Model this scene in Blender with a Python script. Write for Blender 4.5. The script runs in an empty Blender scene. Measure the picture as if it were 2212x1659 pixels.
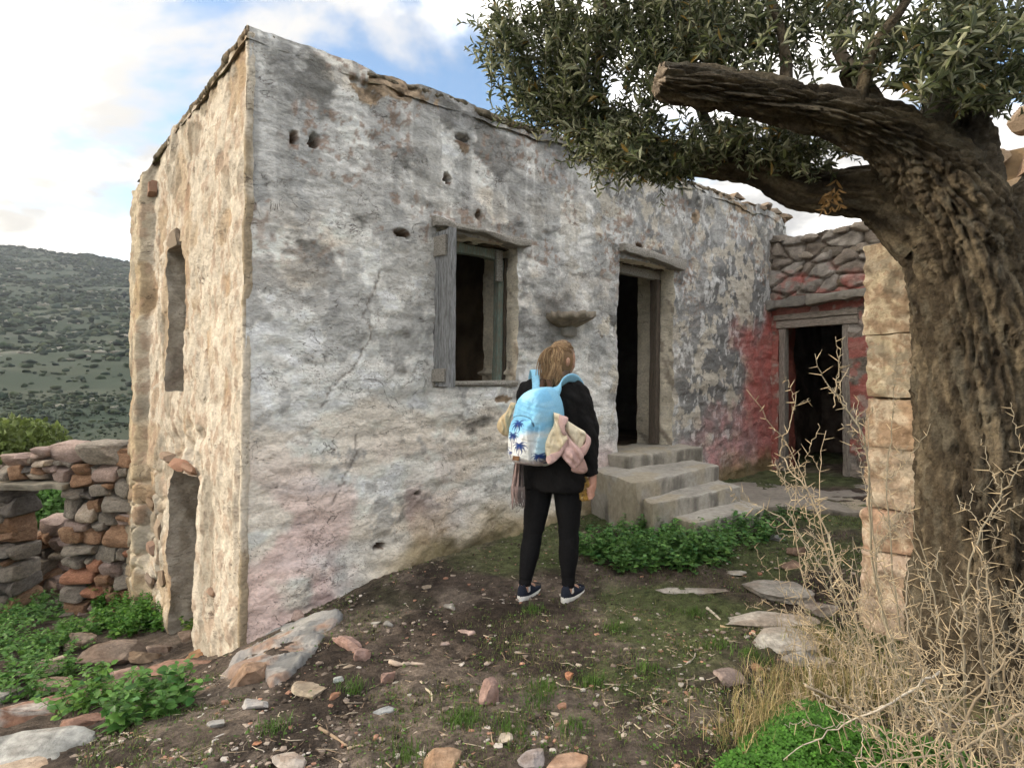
import bpy, bmesh, math, random
import numpy as np
from mathutils import Vector, Matrix, noise as mnoise

S = bpy.context.scene
COL = S.collection
rad = math.radians
EYE = 1.36          # camera height above the yard
FP = 1311.0         # focal length for a 2212 pixel wide frame

# ------------------------------------------------------------------ camera
cam_d = bpy.data.cameras.new('camera')
cam_d.sensor_width = 36.0
cam_d.lens = FP / 2212.0 * 36.0
cam_d.clip_start = 0.05
cam_d.clip_end = 6000
cam = bpy.data.objects.new('camera', cam_d)
cam.location = (0, 0, EYE)
cam.rotation_euler = (rad(90), 0, 0)
COL.objects.link(cam)
S.camera = cam

# ------------------------------------------------------------------ sun and sky
SUN_EL = rad(13.0)
SUN_DIR = Vector((-0.995 * math.cos(SUN_EL), 0.03 * math.cos(SUN_EL), math.sin(SUN_EL))).normalized()
sl = bpy.data.lights.new('sun', 'SUN')
sl.energy = 0.82
sl.angle = rad(5.0)
sl.color = (1.0, 0.87, 0.70)
sun = bpy.data.objects.new('sun', sl)
sun.rotation_euler = SUN_DIR.to_track_quat('Z', 'Y').to_euler()
COL.objects.link(sun)

W = bpy.data.worlds.new('World')
S.world = W
W.use_nodes = True
def build_world():
    nt = W.node_tree; nt.nodes.clear(); L = nt.links
    N = lambda t: nt.nodes.new(t)
    out = N('ShaderNodeOutputWorld'); bg = N('ShaderNodeBackground'); bg.inputs['Strength'].default_value = 0.13
    L.new(bg.outputs[0], out.inputs[0])
    sky = N('ShaderNodeTexSky'); sky.sky_type = 'NISHITA'; sky.sun_disc = False
    sky.sun_elevation = SUN_EL
    sky.sun_rotation = math.atan2(SUN_DIR.x, SUN_DIR.y)
    sky.air_density = 1.0; sky.dust_density = 1.2; sky.ozone_density = 2.0
    tc = N('ShaderNodeTexCoord')
    sep = N('ShaderNodeSeparateXYZ'); L.new(tc.outputs['Generated'], sep.inputs[0])
    def math_(op, a, b=None, c=None, clamp=False):
        m = N('ShaderNodeMath'); m.operation = op; m.use_clamp = clamp
        for i, v in enumerate((a, b, c)):
            if v is None: continue
            if isinstance(v, (int, float)): m.inputs[i].default_value = v
            else: L.new(v, m.inputs[i])
        return m.outputs[0]
    zz = math_('ADD', math_('MAXIMUM', sep.outputs['Z'], 0.0), 0.22)
    u = math_('DIVIDE', sep.outputs['X'], zz); v = math_('DIVIDE', sep.outputs['Y'], zz)
    cmb = N('ShaderNodeCombineXYZ'); L.new(u, cmb.inputs[0]); L.new(v, cmb.inputs[1]); cmb.inputs[2].default_value = 3.7
    def noise(scale, det, rough, off=0.0, dist=0.0):
        n = N('ShaderNodeTexNoise'); n.inputs['Scale'].default_value = scale; n.inputs['Detail'].default_value = det
        n.inputs['Roughness'].default_value = rough; n.inputs['Distortion'].default_value = dist
        mp = N('ShaderNodeMapping'); mp.inputs['Location'].default_value = (off, off * .7, off * 1.3)
        L.new(cmb.outputs[0], mp.inputs[0]); L.new(mp.outputs[0], n.inputs['Vector'])
        return n.outputs[0]
    n1 = noise(1.55, 6, .56, 7.9, .25); n2 = noise(2.2, 6, .56, 31.0, .15)
    def ramp(f, a, b):
        r = N('ShaderNodeMapRange'); r.interpolation_type = 'SMOOTHSTEP'
        r.inputs['From Min'].default_value = a; r.inputs['From Max'].default_value = b
        L.new(f, r.inputs['Value']); return r.outputs[0]
    # angle to the sun, for the glow of thin cloud around it
    dp = N('ShaderNodeVectorMath'); dp.operation = 'DOT_PRODUCT'
    L.new(tc.outputs['Generated'], dp.inputs[0]); dp.inputs[1].default_value = SUN_DIR
    dot = math_('MAXIMUM', dp.outputs['Value'], 0.0)
    glow = math_('POWER', dot, 7.0)
    veil = math_('POWER', dot, 2.2)
    # more cloud towards the sun
    cov = math_('ADD', n1, math_('MULTIPLY', veil, 0.15))
    mask = ramp(cov, 0.405, 0.53)
    dens = ramp(n2, 0.40, 0.76)
    def mix(f, a, b):
        m = N('ShaderNodeMix'); m.data_type = 'RGBA'
        if isinstance(f, float): m.inputs[0].default_value = f
        else: L.new(f, m.inputs[0])
        for i, c in ((6, a), (7, b)):
            if isinstance(c, tuple): m.inputs[i].default_value = c
            else: L.new(c, m.inputs[i])
        return m.outputs[2]
    cl0 = mix(dens, (1.0, .97, .93, 1), (5.4, 5.15, 4.75, 1))
    # overcast skies brighten towards the zenith
    cs = N('ShaderNodeVectorMath'); cs.operation = 'SCALE'; L.new(cl0, cs.inputs[0]); L.new(math_('MULTIPLY_ADD', math_('MAXIMUM', sep.outputs['Z'], 0.0), 1.9, 0.74), cs.inputs['Scale'])
    cloud = cs.outputs[0]
    blue = N('ShaderNodeVectorMath'); blue.operation = 'MULTIPLY'; L.new(sky.outputs[0], blue.inputs[0]); blue.inputs[1].default_value = (.50, .54, .57)
    col = mix(mask, blue.outputs[0], cloud)
    gl = N('ShaderNodeVectorMath'); gl.operation = 'SCALE'; gl.inputs[0].default_value = (5.0, 4.2, 2.8); L.new(glow, gl.inputs['Scale'])
    ad = N('ShaderNodeVectorMath'); ad.operation = 'ADD'; L.new(col, ad.inputs[0]); L.new(gl.outputs[0], ad.inputs[1])
    L.new(ad.outputs[0], bg.inputs['Color'])
build_world()
W.cycles.sampling_method = 'MANUAL'
W.cycles.sample_map_resolution = 512

S.view_settings.view_transform = 'Standard'
S.view_settings.look = 'None'
S.view_settings.exposure = 2.22
S.view_settings.gamma = 1.0
S.view_settings.use_curve_mapping = False
S.cycles.use_adaptive_sampling = True
S.cycles.adaptive_threshold = 0.025
S.cycles.max_bounces = 4
S.cycles.diffuse_bounces = 2
S.cycles.glossy_bounces = 2
S.cycles.transparent_max_bounces = 8
S.cycles.use_denoising = True

# ------------------------------------------------------------------ helpers
rng = np.random.default_rng(7)
random.seed(7)

def at(x, y, Y):
    """point at depth Y seen at pixel (x, y) of a 2212 x 1659 frame"""
    return np.array([(x - 1106.0) / FP * Y, Y, EYE + (829.5 - y) / FP * Y])

def on_plane(x, y, z):
    Y = FP * (EYE - z) / (y - 829.5)
    return np.array([(x - 1106.0) / FP * Y, Y, z])

_M = 2047
_pr = np.random.default_rng(99)
_PERM = _pr.permutation(_M + 1).astype(np.int32)
_VAL = _pr.random(_M + 1).astype(np.float32)
def _h(ix, iy, iz, seed):
    k = _PERM[(iz.astype(np.int32) + seed * 7) & _M] if isinstance(iz, np.ndarray) else int(_PERM[(int(iz) + seed * 7) & _M])
    return _VAL[(_PERM[(_PERM[(ix.astype(np.int32) + k) & _M] + iy.astype(np.int32)) & _M] + seed) & _M]

def vnoise(x, y, z=0.0, seed=0):
    if np.ndim(z) == 0:
        x, y = np.broadcast_arrays(np.asarray(x, np.float32), np.asarray(y, np.float32))
        sd = seed + int(abs(float(z)) * 13)
        ix, iy = np.floor(x), np.floor(y); fx, fy = x - ix, y - iy
        ix = ix.astype(np.int32); iy = iy.astype(np.int32)
        fx = fx * fx * fx * (fx * (fx * 6 - 15) + 10); fy = fy * fy * fy * (fy * (fy * 6 - 15) + 10)
        k = int(_PERM[(sd * 7) & _M])
        p0 = _PERM[(ix + k) & _M]; p1 = _PERM[(ix + 1 + k) & _M]
        g = lambda p, j: _VAL[(_PERM[(p + j) & _M] + sd) & _M]
        a = g(p0, iy); b = g(p1, iy); c = g(p0, iy + 1); d = g(p1, iy + 1)
        u = a + (b - a) * fx; v = c + (d - c) * fx
        return (u + (v - u) * fy) * 2 - 1
    x, y, z = np.broadcast_arrays(np.asarray(x, np.float32), np.asarray(y, np.float32), np.asarray(z, np.float32))
    ix, iy, iz = np.floor(x), np.floor(y), np.floor(z)
    fx, fy, fz = x - ix, y - iy, z - iz
    fx = fx * fx * (3 - 2 * fx); fy = fy * fy * (3 - 2 * fy); fz = fz * fz * (3 - 2 * fz)
    r = 0
    for a in (0, 1):
        wx = fx if a else 1 - fx
        for b in (0, 1):
            wy = fy if b else 1 - fy
            for c in (0, 1):
                wz = fz if c else 1 - fz
                r = r + wx * wy * wz * _h(ix + a, iy + b, iz + c, seed)
    return r * 2 - 1

def fbm(x, y, z=0.0, octv=4, seed=0, gain=.5, lac=2.03):
    r = 0; a = 1.0; t = 0; f = 1.0
    for i in range(octv):
        r = r + a * vnoise(np.asarray(x) * f + 17.3 * i, np.asarray(y) * f - 9.1 * i, (z if np.ndim(z) == 0 else np.asarray(z) * f + 3.7 * i), seed + i * 31)
        t += a; a *= gain; f *= lac
    return r / t * 1.6

def ridged(x, y, z=0.0, octv=4, seed=0, gain=.5):
    r = 0; a = 1.0; t = 0; f = 1.0
    for i in range(octv):
        r = r + a * (1 - np.abs(vnoise(np.asarray(x) * f + 7 * i, np.asarray(y) * f, (z if np.ndim(z) == 0 else np.asarray(z) * f), seed + i * 13)) * 1.6)
        t += a; a *= gain; f *= 2.1
    return r / t

def worley(x, y, seed=0, jit=.9):
    ix, iy = np.floor(x), np.floor(y)
    f1 = np.full(np.shape(x), 9.0); f2 = f1.copy(); idd = np.zeros(np.shape(x))
    for a in (-1, 0, 1):
        for b in (-1, 0, 1):
            cx, cy = ix + a, iy + b
            z0 = np.zeros_like(cx)
            px = cx + .5 + jit * (_h(cx, cy, z0, seed) - .5); py = cy + .5 + jit * (_h(cx, cy, z0 + 1, seed) - .5)
            d = np.hypot(px - x, py - y)
            n1 = d < f1
            f2 = np.where(n1, f1, np.minimum(f2, d))
            idd = np.where(n1, _h(cx, cy, z0 + 2, seed), idd)
            f1 = np.where(n1, d, f1)
    return f1, f2, idd

def sst(a, b, x):
    t = np.clip((np.asarray(x, float) - a) / (b - a), 0, 1)
    return t * t * (3 - 2 * t)

def lerp3(c0, c1, m):
    return c0 * (1 - m[..., None]) + np.asarray(c1, float) * m[..., None]

def mk(name, V, F, mat=None, parent=None, smooth=True, col=None, uv=None, link=True, sharp=None):
    """one mesh object from numpy vertices and a list of face arrays"""
    V = np.asarray(V, float).reshape(-1, 3)
    if isinstance(F, np.ndarray): F = [F]
    F = [np.asarray(f, np.int64) for f in F if len(f)]
    me = bpy.data.meshes.new(name)
    me.vertices.add(len(V)); me.vertices.foreach_set('co', V.astype(np.float32).ravel())
    nl = sum(f.size for f in F); npoly = sum(len(f) for f in F)
    me.loops.add(nl); me.polygons.add(npoly)
    li = np.concatenate([f.ravel() for f in F]).astype(np.int32)
    me.loops.foreach_set('vertex_index', li)
    tot = np.concatenate([np.full(len(f), f.shape[1], np.int32) for f in F])
    st = np.concatenate([[0], np.cumsum(tot)[:-1]]).astype(np.int32)
    me.polygons.foreach_set('loop_start', st)
    me.polygons.foreach_set('loop_total', tot)
    me.polygons.foreach_set('use_smooth', np.full(npoly, bool(smooth)))
    if col is not None:
        a = me.color_attributes.new('Col', 'FLOAT_COLOR', 'POINT')
        c = np.ones((len(V), 4), np.float32); c[:, :3] = col
        a.data.foreach_set('color', c.ravel())
    me.update(calc_edges=True)
    me.validate()
    if sharp: me.set_sharp_from_angle(angle=rad(sharp))
    if mat is not None: me.materials.append(mat)
    if not link: return me
    return ob(name, me, parent)

def ob(name, me, parent=None):
    o = bpy.data.objects.new(name, me)
    COL.objects.link(o)
    if parent is not None: o.parent = parent
    return o

def empty(name, loc=(0, 0, 0)):
    o = bpy.data.objects.new(name, None)
    o.empty_display_size = .1
    o.location = loc
    COL.objects.link(o)
    return o

def tag(o, label=None, cat=None, group=None, kind=None):
    if label: o['label'] = label
    if cat: o['category'] = cat
    if group: o['group'] = group
    if kind: o['kind'] = kind
    return o

def adopt(child, parent):
    """parent without moving (parents only have a location)"""
    child.parent = parent
    child.matrix_parent_inverse = Matrix.Translation(-Vector(parent.location))
    return child

_gf = {}
def grid_faces(nu, nv, closed_u=False):
    """faces for vertices indexed [v*nu+u]"""
    key = (nu, nv, closed_u)
    if key in _gf: return _gf[key]
    uu = np.arange(nu if closed_u else nu - 1); vv = np.arange(nv - 1)
    U, Vv = np.meshgrid(uu, vv)
    U = U.ravel(); Vv = Vv.ravel(); U2 = (U + 1) % nu
    r = np.stack([Vv * nu + U, Vv * nu + U2, (Vv + 1) * nu + U2, (Vv + 1) * nu + U], 1)
    if len(r) < 2000: _gf[key] = r
    return r

def spline(P, n):
    """Catmull-Rom through the rows of P (any width), n samples"""
    P = np.asarray(P, float); m = len(P)
    Q = np.vstack([2 * P[0] - P[1], P, 2 * P[-1] - P[-2]])
    t = np.linspace(0, m - 1, n); i = np.minimum(t.astype(int), m - 2); f = (t - i)[:, None]
    a, b, c, d = Q[i], Q[i + 1], Q[i + 2], Q[i + 3]
    return .5 * ((2 * b) + (c - a) * f + (2 * a - 5 * b + 4 * c - d) * f ** 2 + (3 * b - a - 3 * c + d) * f ** 3)

def cross3(a, b):
    return np.stack([a[..., 1] * b[..., 2] - a[..., 2] * b[..., 1], a[..., 2] * b[..., 0] - a[..., 0] * b[..., 2], a[..., 0] * b[..., 1] - a[..., 1] * b[..., 0]], -1)

def frames(P):
    T = np.empty_like(P); T[1:-1] = P[2:] - P[:-2]; T[0] = P[1] - P[0]; T[-1] = P[-1] - P[-2]
    T /= np.sqrt((T * T).sum(1))[:, None] + 1e-12
    ref = np.array([0, 0, 1.0]) if abs(T[0][2]) < .9 else np.array([1.0, 0, 0])
    if len(P) <= 8:
        A = cross3(T, ref[None]); A /= np.sqrt((A * A).sum(1))[:, None] + 1e-12
        return T, A, cross3(T, A)
    A = np.zeros_like(P); B = np.zeros_like(P)
    a = np.cross(T[0], ref); a /= np.linalg.norm(a)
    for i in range(len(P)):
        a = a - T[i] * a.dot(T[i]); a /= math.sqrt(a.dot(a)) + 1e-12
        A[i] = a
    return T, A, cross3(T, A)

def tube(P, R, ns=8, cap=True, sq=None):
    """vertices and faces of a swept tube; R per sample (or pair rx, ry)"""
    P = np.asarray(P, float); R = np.asarray(R, float)
    if R.ndim == 0: R = np.full(len(P), R)
    T, A, B = frames(P)
    th = np.arange(ns) / ns * 2 * np.pi
    V = P[:, None, :] + R[:, None, None] * (np.cos(th)[None, :, None] * A[:, None, :] + np.sin(th)[None, :, None] * B[:, None, :])
    V = V.reshape(-1, 3); F = [grid_faces(ns, len(P), True)]
    if cap:
        n = len(V); V = np.vstack([V, P[0], P[-1]])
        k = np.arange(ns); k2 = (k + 1) % ns
        F.append(np.stack([k2, k, np.full(ns, n)], 1))
        o = (len(P) - 1) * ns
        F.append(np.stack([o + k, o + k2, np.full(ns, n + 1)], 1))
    return V, F

class Bag:
    """collects several pieces into one mesh"""
    def __init__(self): self.V = []; self.F = {3: [], 4: []}; self.C = []; self.n = 0
    def add(self, V, F, col=None):
        V = np.asarray(V, float).reshape(-1, 3)
        if isinstance(F, np.ndarray): F = [F]
        for f in F:
            f = np.asarray(f)
            if len(f): self.F[f.shape[1]].append(f + self.n)
        if col is not None:
            c = np.asarray(col, float)
            self.C.append(np.broadcast_to(c, (len(V), 3)))
        self.V.append(V); self.n += len(V)
    def build(self, name, mat, parent=None, smooth=True, link=True):
        F = [np.concatenate(v) for v in self.F.values() if v]
        return mk(name, np.vstack(self.V), F, mat, parent, smooth, np.vstack(self.C) if self.C else None, link=link)

def box_vf(lo, hi):
    x0, y0, z0 = lo; x1, y1, z1 = hi
    V = np.array([[x0, y0, z0], [x1, y0, z0], [x1, y1, z0], [x0, y1, z0], [x0, y0, z1], [x1, y0, z1], [x1, y1, z1], [x0, y1, z1]], float)
    F = np.array([[0, 3, 2, 1], [4, 5, 6, 7], [0, 1, 5, 4], [1, 2, 6, 5], [2, 3, 7, 6], [3, 0, 4, 7]])
    return V, F

_ico = {}
def ico(sub):
    if sub not in _ico:
        bm = bmesh.new(); bmesh.ops.create_icosphere(bm, subdivisions=sub, radius=1.0)
        V = np.array([v.co[:] for v in bm.verts]); F = np.array([[v.index for v in f.verts] for f in bm.faces]); bm.free()
        _ico[sub] = (V, F)
    V, F = _ico[sub]
    return V.copy(), F

def rock_vf(seed, sub=2, boxy=.55, cuts=9, rough=.10, cut=(.55, .9)):
    """unit rock, about 2 wide"""
    r = np.random.default_rng(seed)
    V, F = ico(sub)
    n = V.copy()
    V = np.sign(V) * np.abs(V) ** boxy
    V /= np.abs(V).max(axis=0)
    for i in range(cuts):
        d = r.normal(size=3); d /= np.linalg.norm(d)
        lim = r.uniform(*cut) * (np.abs(V @ d)).max()
        e = V @ d - lim
        V = V - np.where(e > 0, e, 0)[:, None] * d
    q = fbm(V[:, 0] * 1.6 + seed, V[:, 1] * 1.6, V[:, 2] * 1.6, 3, seed)
    V = V * (1 + rough * q)[:, None]
    if sub > 3: V = V * (1 + .03 * fbm(V[:, 0] * 5 + seed, V[:, 1] * 5, V[:, 2] * 5, 3, seed + 3))[:, None]
    V /= np.abs(V).max(axis=0)
    return V, F

# ------------------------------------------------------------------ materials
def new_mat(name):
    m = bpy.data.materials.new(name); m.use_nodes = True
    nt = m.node_tree; nt.nodes.clear()
    o = nt.nodes.new('ShaderNodeOutputMaterial'); b = nt.nodes.new('ShaderNodeBsdfPrincipled')
    nt.links.new(b.outputs[0], o.inputs[0])
    b.inputs['Specular IOR Level'].default_value = .25
    return m, nt, b, o

def surf(name, color=None, rough=.9, var=.25, scale=25.0, bump=.3, bscale=60.0, bdist=.01, rand=None, spec=.2,
         tint=None, tscale=4.0, stretch=None, transl=None, coords='Object', speck=None, backside=None):
    """general surface: colour attribute or colour or random ramp, times noise, with fine relief"""
    m, nt, b, o = new_mat(name); L = nt.links
    N = lambda t: nt.nodes.new(t)
    b.inputs['Roughness'].default_value = rough
    b.inputs['Specular IOR Level'].default_value = spec
    tc = N('ShaderNodeTexCoord'); vec = tc.outputs[coords]
    if stretch:
        mp = N('ShaderNodeMapping'); mp.inputs['Scale'].default_value = stretch; L.new(vec, mp.inputs[0]); vec = mp.outputs[0]
    if rand:
        oi = N('ShaderNodeObjectInfo'); rp = N('ShaderNodeValToRGB'); rp.color_ramp.interpolation = 'LINEAR'
        els = rp.color_ramp.elements
        while len(els) < len(rand): els.new(.5)
        for i, c in enumerate(rand):
            els[i].position = i / (len(rand) - 1); els[i].color = (*c, 1)
        L.new(oi.outputs['Random'], rp.inputs[0]); base = rp.outputs[0]
        ad = N('ShaderNodeVectorMath'); ad.operation = 'ADD'; L.new(vec, ad.inputs[0])
        sc = N('ShaderNodeVectorMath'); sc.operation = 'SCALE'; sc.inputs[0].default_value = (31, 17, 53); L.new(oi.outputs['Random'], sc.inputs['Scale'])
        L.new(sc.outputs[0], ad.inputs[1]); vec = ad.outputs[0]
    elif color is None:
        at_ = N('ShaderNodeAttribute'); at_.attribute_name = 'Col'; base = at_.outputs['Color']
    else:
        rg = N('ShaderNodeRGB'); rg.outputs[0].default_value = (*color, 1); base = rg.outputs[0]
    def noise(s, d=5, r=.6):
        n = N('ShaderNodeTexNoise'); n.inputs['Scale'].default_value = s; n.inputs['Detail'].default_value = d; n.inputs['Roughness'].default_value = r
        L.new(vec, n.inputs['Vector']); return n.outputs[0]
    def rngmap(f, a, b_, c, d, clamp=True):
        r = N('ShaderNodeMapRange'); r.clamp = clamp
        for k, v in zip(('From Min', 'From Max', 'To Min', 'To Max'), (a, b_, c, d)): r.inputs[k].default_value = v
        L.new(f, r.inputs['Value']); return r.outputs[0]
    if tint:
        mx = N('ShaderNodeMix'); mx.data_type = 'RGBA'
        L.new(rngmap(noise(tscale, 6, .65), .42, .62, 0, 1), mx.inputs[0]); L.new(base, mx.inputs[6]); mx.inputs[7].default_value = (*tint, 1)
        base = mx.outputs[2]
    if speck:
        mx = N('ShaderNodeMix'); mx.data_type = 'RGBA'
        L.new(rngmap(noise(speck[1], 3, .6), speck[2], speck[2] + .05, 0, speck[3]), mx.inputs[0]); L.new(base, mx.inputs[6]); mx.inputs[7].default_value = (*speck[0], 1)
        base = mx.outputs[2]
    if var:
        f = rngmap(noise(scale), .25, .75, 1 - var, 1 + var)
        vm = N('ShaderNodeVectorMath'); vm.operation = 'SCALE'; L.new(base, vm.inputs[0]); L.new(f, vm.inputs['Scale']); base = vm.outputs[0]
    L.new(base, b.inputs['Base Color'])
    if bump:
        bp = N('ShaderNodeBump'); bp.inputs['Strength'].default_value = bump; bp.inputs['Distance'].default_value = bdist
        L.new(noise(bscale, 6, .65), bp.inputs['Height']); L.new(bp.outputs[0], b.inputs['Normal'])
    if transl:
        t = N('ShaderNodeBsdfTranslucent'); mxs = N('ShaderNodeMixShader'); mxs.inputs[0].default_value = transl
        L.new(base, t.inputs['Color']); L.new(b.outputs[0], mxs.inputs[1]); L.new(t.outputs[0], mxs.inputs[2]); L.new(mxs.outputs[0], o.inputs[0])
    return m
# ------------------------------------------------------------------ terrain
_cp = np.array([
    (.24, 3.8, 0), (-.5, 3.3, 0), (.5, 2.3, .02), (0, 1.5, .0), (1.5, 1.5, .02), (2.2, 2.5, .02), (1.0, 4.4, .06), (-1.2, 3.1, -.02),
    (-1.1, 4.0, -.02), (-1.35, 2.75, -.05), (-2.29, 4.44, -.62), (-1.75, 3.6, -.30), (-2.09, 3.4, -.36), (-2.75, 3.6, -.52), (-2.7, 3.0, -.40), (-2.02, 2.4, -.14), (-1.86, 2.1, -.06),
    (-4.2, 5.2, -.78), (-3.75, 6.1, -.88), (-4.5, 6.2, -1.0), (-5.2, 6.2, -.95), (-6, 5, -.95), (-4, 3, -.62), (-3.5, 1.5, -.35), (-3, 0, -.1), (0, 0, 0), (3, 0, .05),
    (2.2, 5.0, .13), (2.0, 6.3, .15), (1.5, 5.5, .12), (3, 7, .2), (3.4, 5.5, .2), (4.5, 4, .2), (2.8, 3.6, .08), (.02, 5.12, .09), (-.75, 4.45, .03), (-5, 8, -1.2), (-7, 7, -1.3), (0, 8, .1), (5, 7.5, .25), (6, 2, .15)], float)
def _tps_fit(P, z):
    n = len(P); d = np.hypot(P[:, None, 0] - P[None, :, 0], P[:, None, 1] - P[None, :, 1])
    K = np.where(d > 0, d * d * np.log(d + 1e-12), 0) + np.eye(n) * .02
    A = np.zeros((n + 3, n + 3)); A[:n, :n] = K; A[:n, n] = 1; A[:n, n + 1:] = P; A[n, :n] = 1; A[n + 1:, :n] = P.T
    return np.linalg.solve(A, np.concatenate([z, [0, 0, 0]]))
_tw = _tps_fit(_cp[:, :2], _cp[:, 2])
def near_z(x, y):
    x = np.asarray(x, float); y = np.asarray(y, float)
    r = _tw[-3] + _tw[-2] * x + _tw[-1] * y
    for i in range(len(_cp)):
        d = np.hypot(x - _cp[i, 0], y - _cp[i, 1]); r = r + _tw[i] * np.where(d > 0, d * d * np.log(d + 1e-12), 0)
    return r
def far_z(x, y):
    H = np.clip(99 - .149 * (x + 354), 18, 170)
    p = np.clip((y - 48) / 372.0, 0, 1.0)
    back = np.clip((y - 420) / 900.0, 0, 1)
    z = -5 + (H + 5) * (p ** 1.06) * (1 - .5 * back)
    z = z + 2.4 * fbm(x / 45, y / 45, 0, 4, 3) * sst(40, 140, y) + .7 * fbm(x / 9, y / 9, 0, 3, 5) * sst(20, 60, y)
    side = sst(-10, 60, x)
    return z * (1 - side) + (z * .4 + 1) * side
def gz(x, y):
    x = np.asarray(x, float); y = np.asarray(y, float)
    r = np.hypot(x, y - 4)
    w = sst(8.5, 34, r)
    k = np.where(r > 8.5, 8.5 / np.maximum(r, 1e-6), 1.0)
    zn = near_z(x * k, 4 + (y - 4) * k)
    zn = zn + .025 * fbm(x * 1.7, y * 1.7, 0, 3, 11)
    return zn * (1 - w) + far_z(x, y) * w
_lx = np.linspace(-7, 7, 281); _ly = np.linspace(0, 12, 241); _lz = gz(*np.meshgrid(_lx, _ly))
def gzf(x, y):
    """height of the near ground, from a table"""
    if not (-6.9 < x < 6.9 and .1 < y < 11.9): return float(gz(np.array([x]), np.array([y]))[0])
    u = (x + 7) / .05; v = y / .05; i = int(u); j = int(v); u -= i; v -= j
    return float((_lz[j, i] * (1 - u) + _lz[j, i + 1] * u) * (1 - v) + (_lz[j + 1, i] * (1 - u) + _lz[j + 1, i + 1] * u) * v)

def axis(parts):
    out = [np.array([parts[0][0]])]
    for a, b, n in parts: out.append(np.linspace(a, b, n + 1)[1:])
    return np.concatenate(out)
gx = np.concatenate([-np.geomspace(1500, 6.0, 64), axis([(-6.0, -3.0, 60), (-3.0, 3.0, 250), (3.0, 6, 40)])[1:], np.geomspace(6.05, 1500, 24)])
gy = np.concatenate([-np.geomspace(1500, 1.0, 16), axis([(-1, 1.6, 16), (1.6, 5.0, 190), (5.0, 9, 70)])[1:], np.geomspace(9.05, 2600, 105)])
GX, GY = np.meshgrid(gx, gy)
GZ = gz(GX, GY)
_nr = 1 - sst(8, 14, np.hypot(GX, GY - 4))
soil = .012 * fbm(GX * 9, GY * 9, 0, 4, 21) + .008 * ridged(GX * 22, GY * 22, 0, 2, 23) + .006 * fbm(GX * 45, GY * 45, 0, 2, 29)
GZ = GZ + soil * _nr
gc = np.zeros(GX.shape + (3,)) + np.array([.086, .066, .052])
gc = lerp3(gc, (.155, .123, .098), sst(-.1, .6, fbm(GX * 1.6, GY * 1.6, 0, 4, 33)))
gc = lerp3(gc, (.048, .036, .028), sst(.1, .6, fbm(GX * 2.3 + 9, GY * 2.3, 0, 4, 35)))
gc = lerp3(gc, (.085, .11, .038), .72 * sst(-.1, .5, fbm(GX * 1.1 - 4, GY * 1.1, 0, 4, 37) + .35 * sst(-.6, 1.0, GX)) * sst(-1.2, .2, GX))
gc = lerp3(gc, (.15, .115, .06), .7 * sst(1.0, 2.0, GX) * sst(3.4, 2.4, GY))
gc = gc * (1 + .5 * fbm(GX * 30, GY * 30, 0, 3, 41))[..., None]
_hl = 1 - _nr
hc = np.zeros_like(gc) + np.array([.028, .041, .025])
hc = lerp3(hc, (.048, .057, .036), sst(.05, .5, fbm(GX / 20, GY / 8, 0, 5, 45)))
hc = lerp3(hc, (.024, .040, .024), sst(0, .5, fbm(GX / 30, GY / 18, 0, 5, 47)))
_tr = np.abs(((GZ + 1.5 * fbm(GX / 60, GY / 60, 0, 3, 49)) / 7.5) % 1 - .5)
hc = lerp3(hc, (.12, .118, .095), sst(.44, .49, _tr) * sst(-.1, .3, fbm(GX / 25, GY / 25, 0, 3, 51)) * .8)
gc = gc * (1 - _hl[..., None]) + hc * _hl[..., None]
m_ground = surf('ground_soil', None, .95, .5, 75, 1.0, 70, .022)
ground = mk('ground', np.stack([GX, GY, GZ], -1).reshape(-1, 3), grid_faces(len(gx), len(gy)), m_ground, None, True, gc.reshape(-1, 3))
tag(ground, kind='structure')

# ------------------------------------------------------------------ house frame
A1 = rad(48.7)
D1 = np.array([math.sin(A1), math.cos(A1)])      # along the front wall
D2 = np.array([-D1[1], D1[0]])                   # into the house along the side wall
NF = -D2                                         # front wall looks this way
NL = -D1                                         # side wall looks this way
F0 = np.array([-1.622, 3.68])
TH = .5                                          # wall thickness
def fpt(t, s, z):                                # house coordinates to world
    t = np.asarray(t, float); s = np.asarray(s, float); z = np.asarray(z, float)
    lean = .012 * (z - 1.4)
    return np.stack([F0[0] + D1[0] * (t + lean) + D2[0] * s, F0[1] + D1[1] * (t + lean) + D2[1] * s, z + 0 * t], -1)
house = empty('stone_house', (F0[0], F0[1], 0))
tag(house, 'old flat roofed stone house with flaking grey and white lime plaster', 'house')

def segs(a0, a1, brk, step):
    pts = sorted(set([a0, a1] + [b for b in brk if a0 < b < a1])); out = [np.array([a0])]
    for p, q in zip(pts[:-1], pts[1:]):
        n = max(1, int(math.ceil((q - p) / step))); out.append(np.linspace(p, q, n + 1)[1:])
    return np.concatenate(out)

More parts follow.
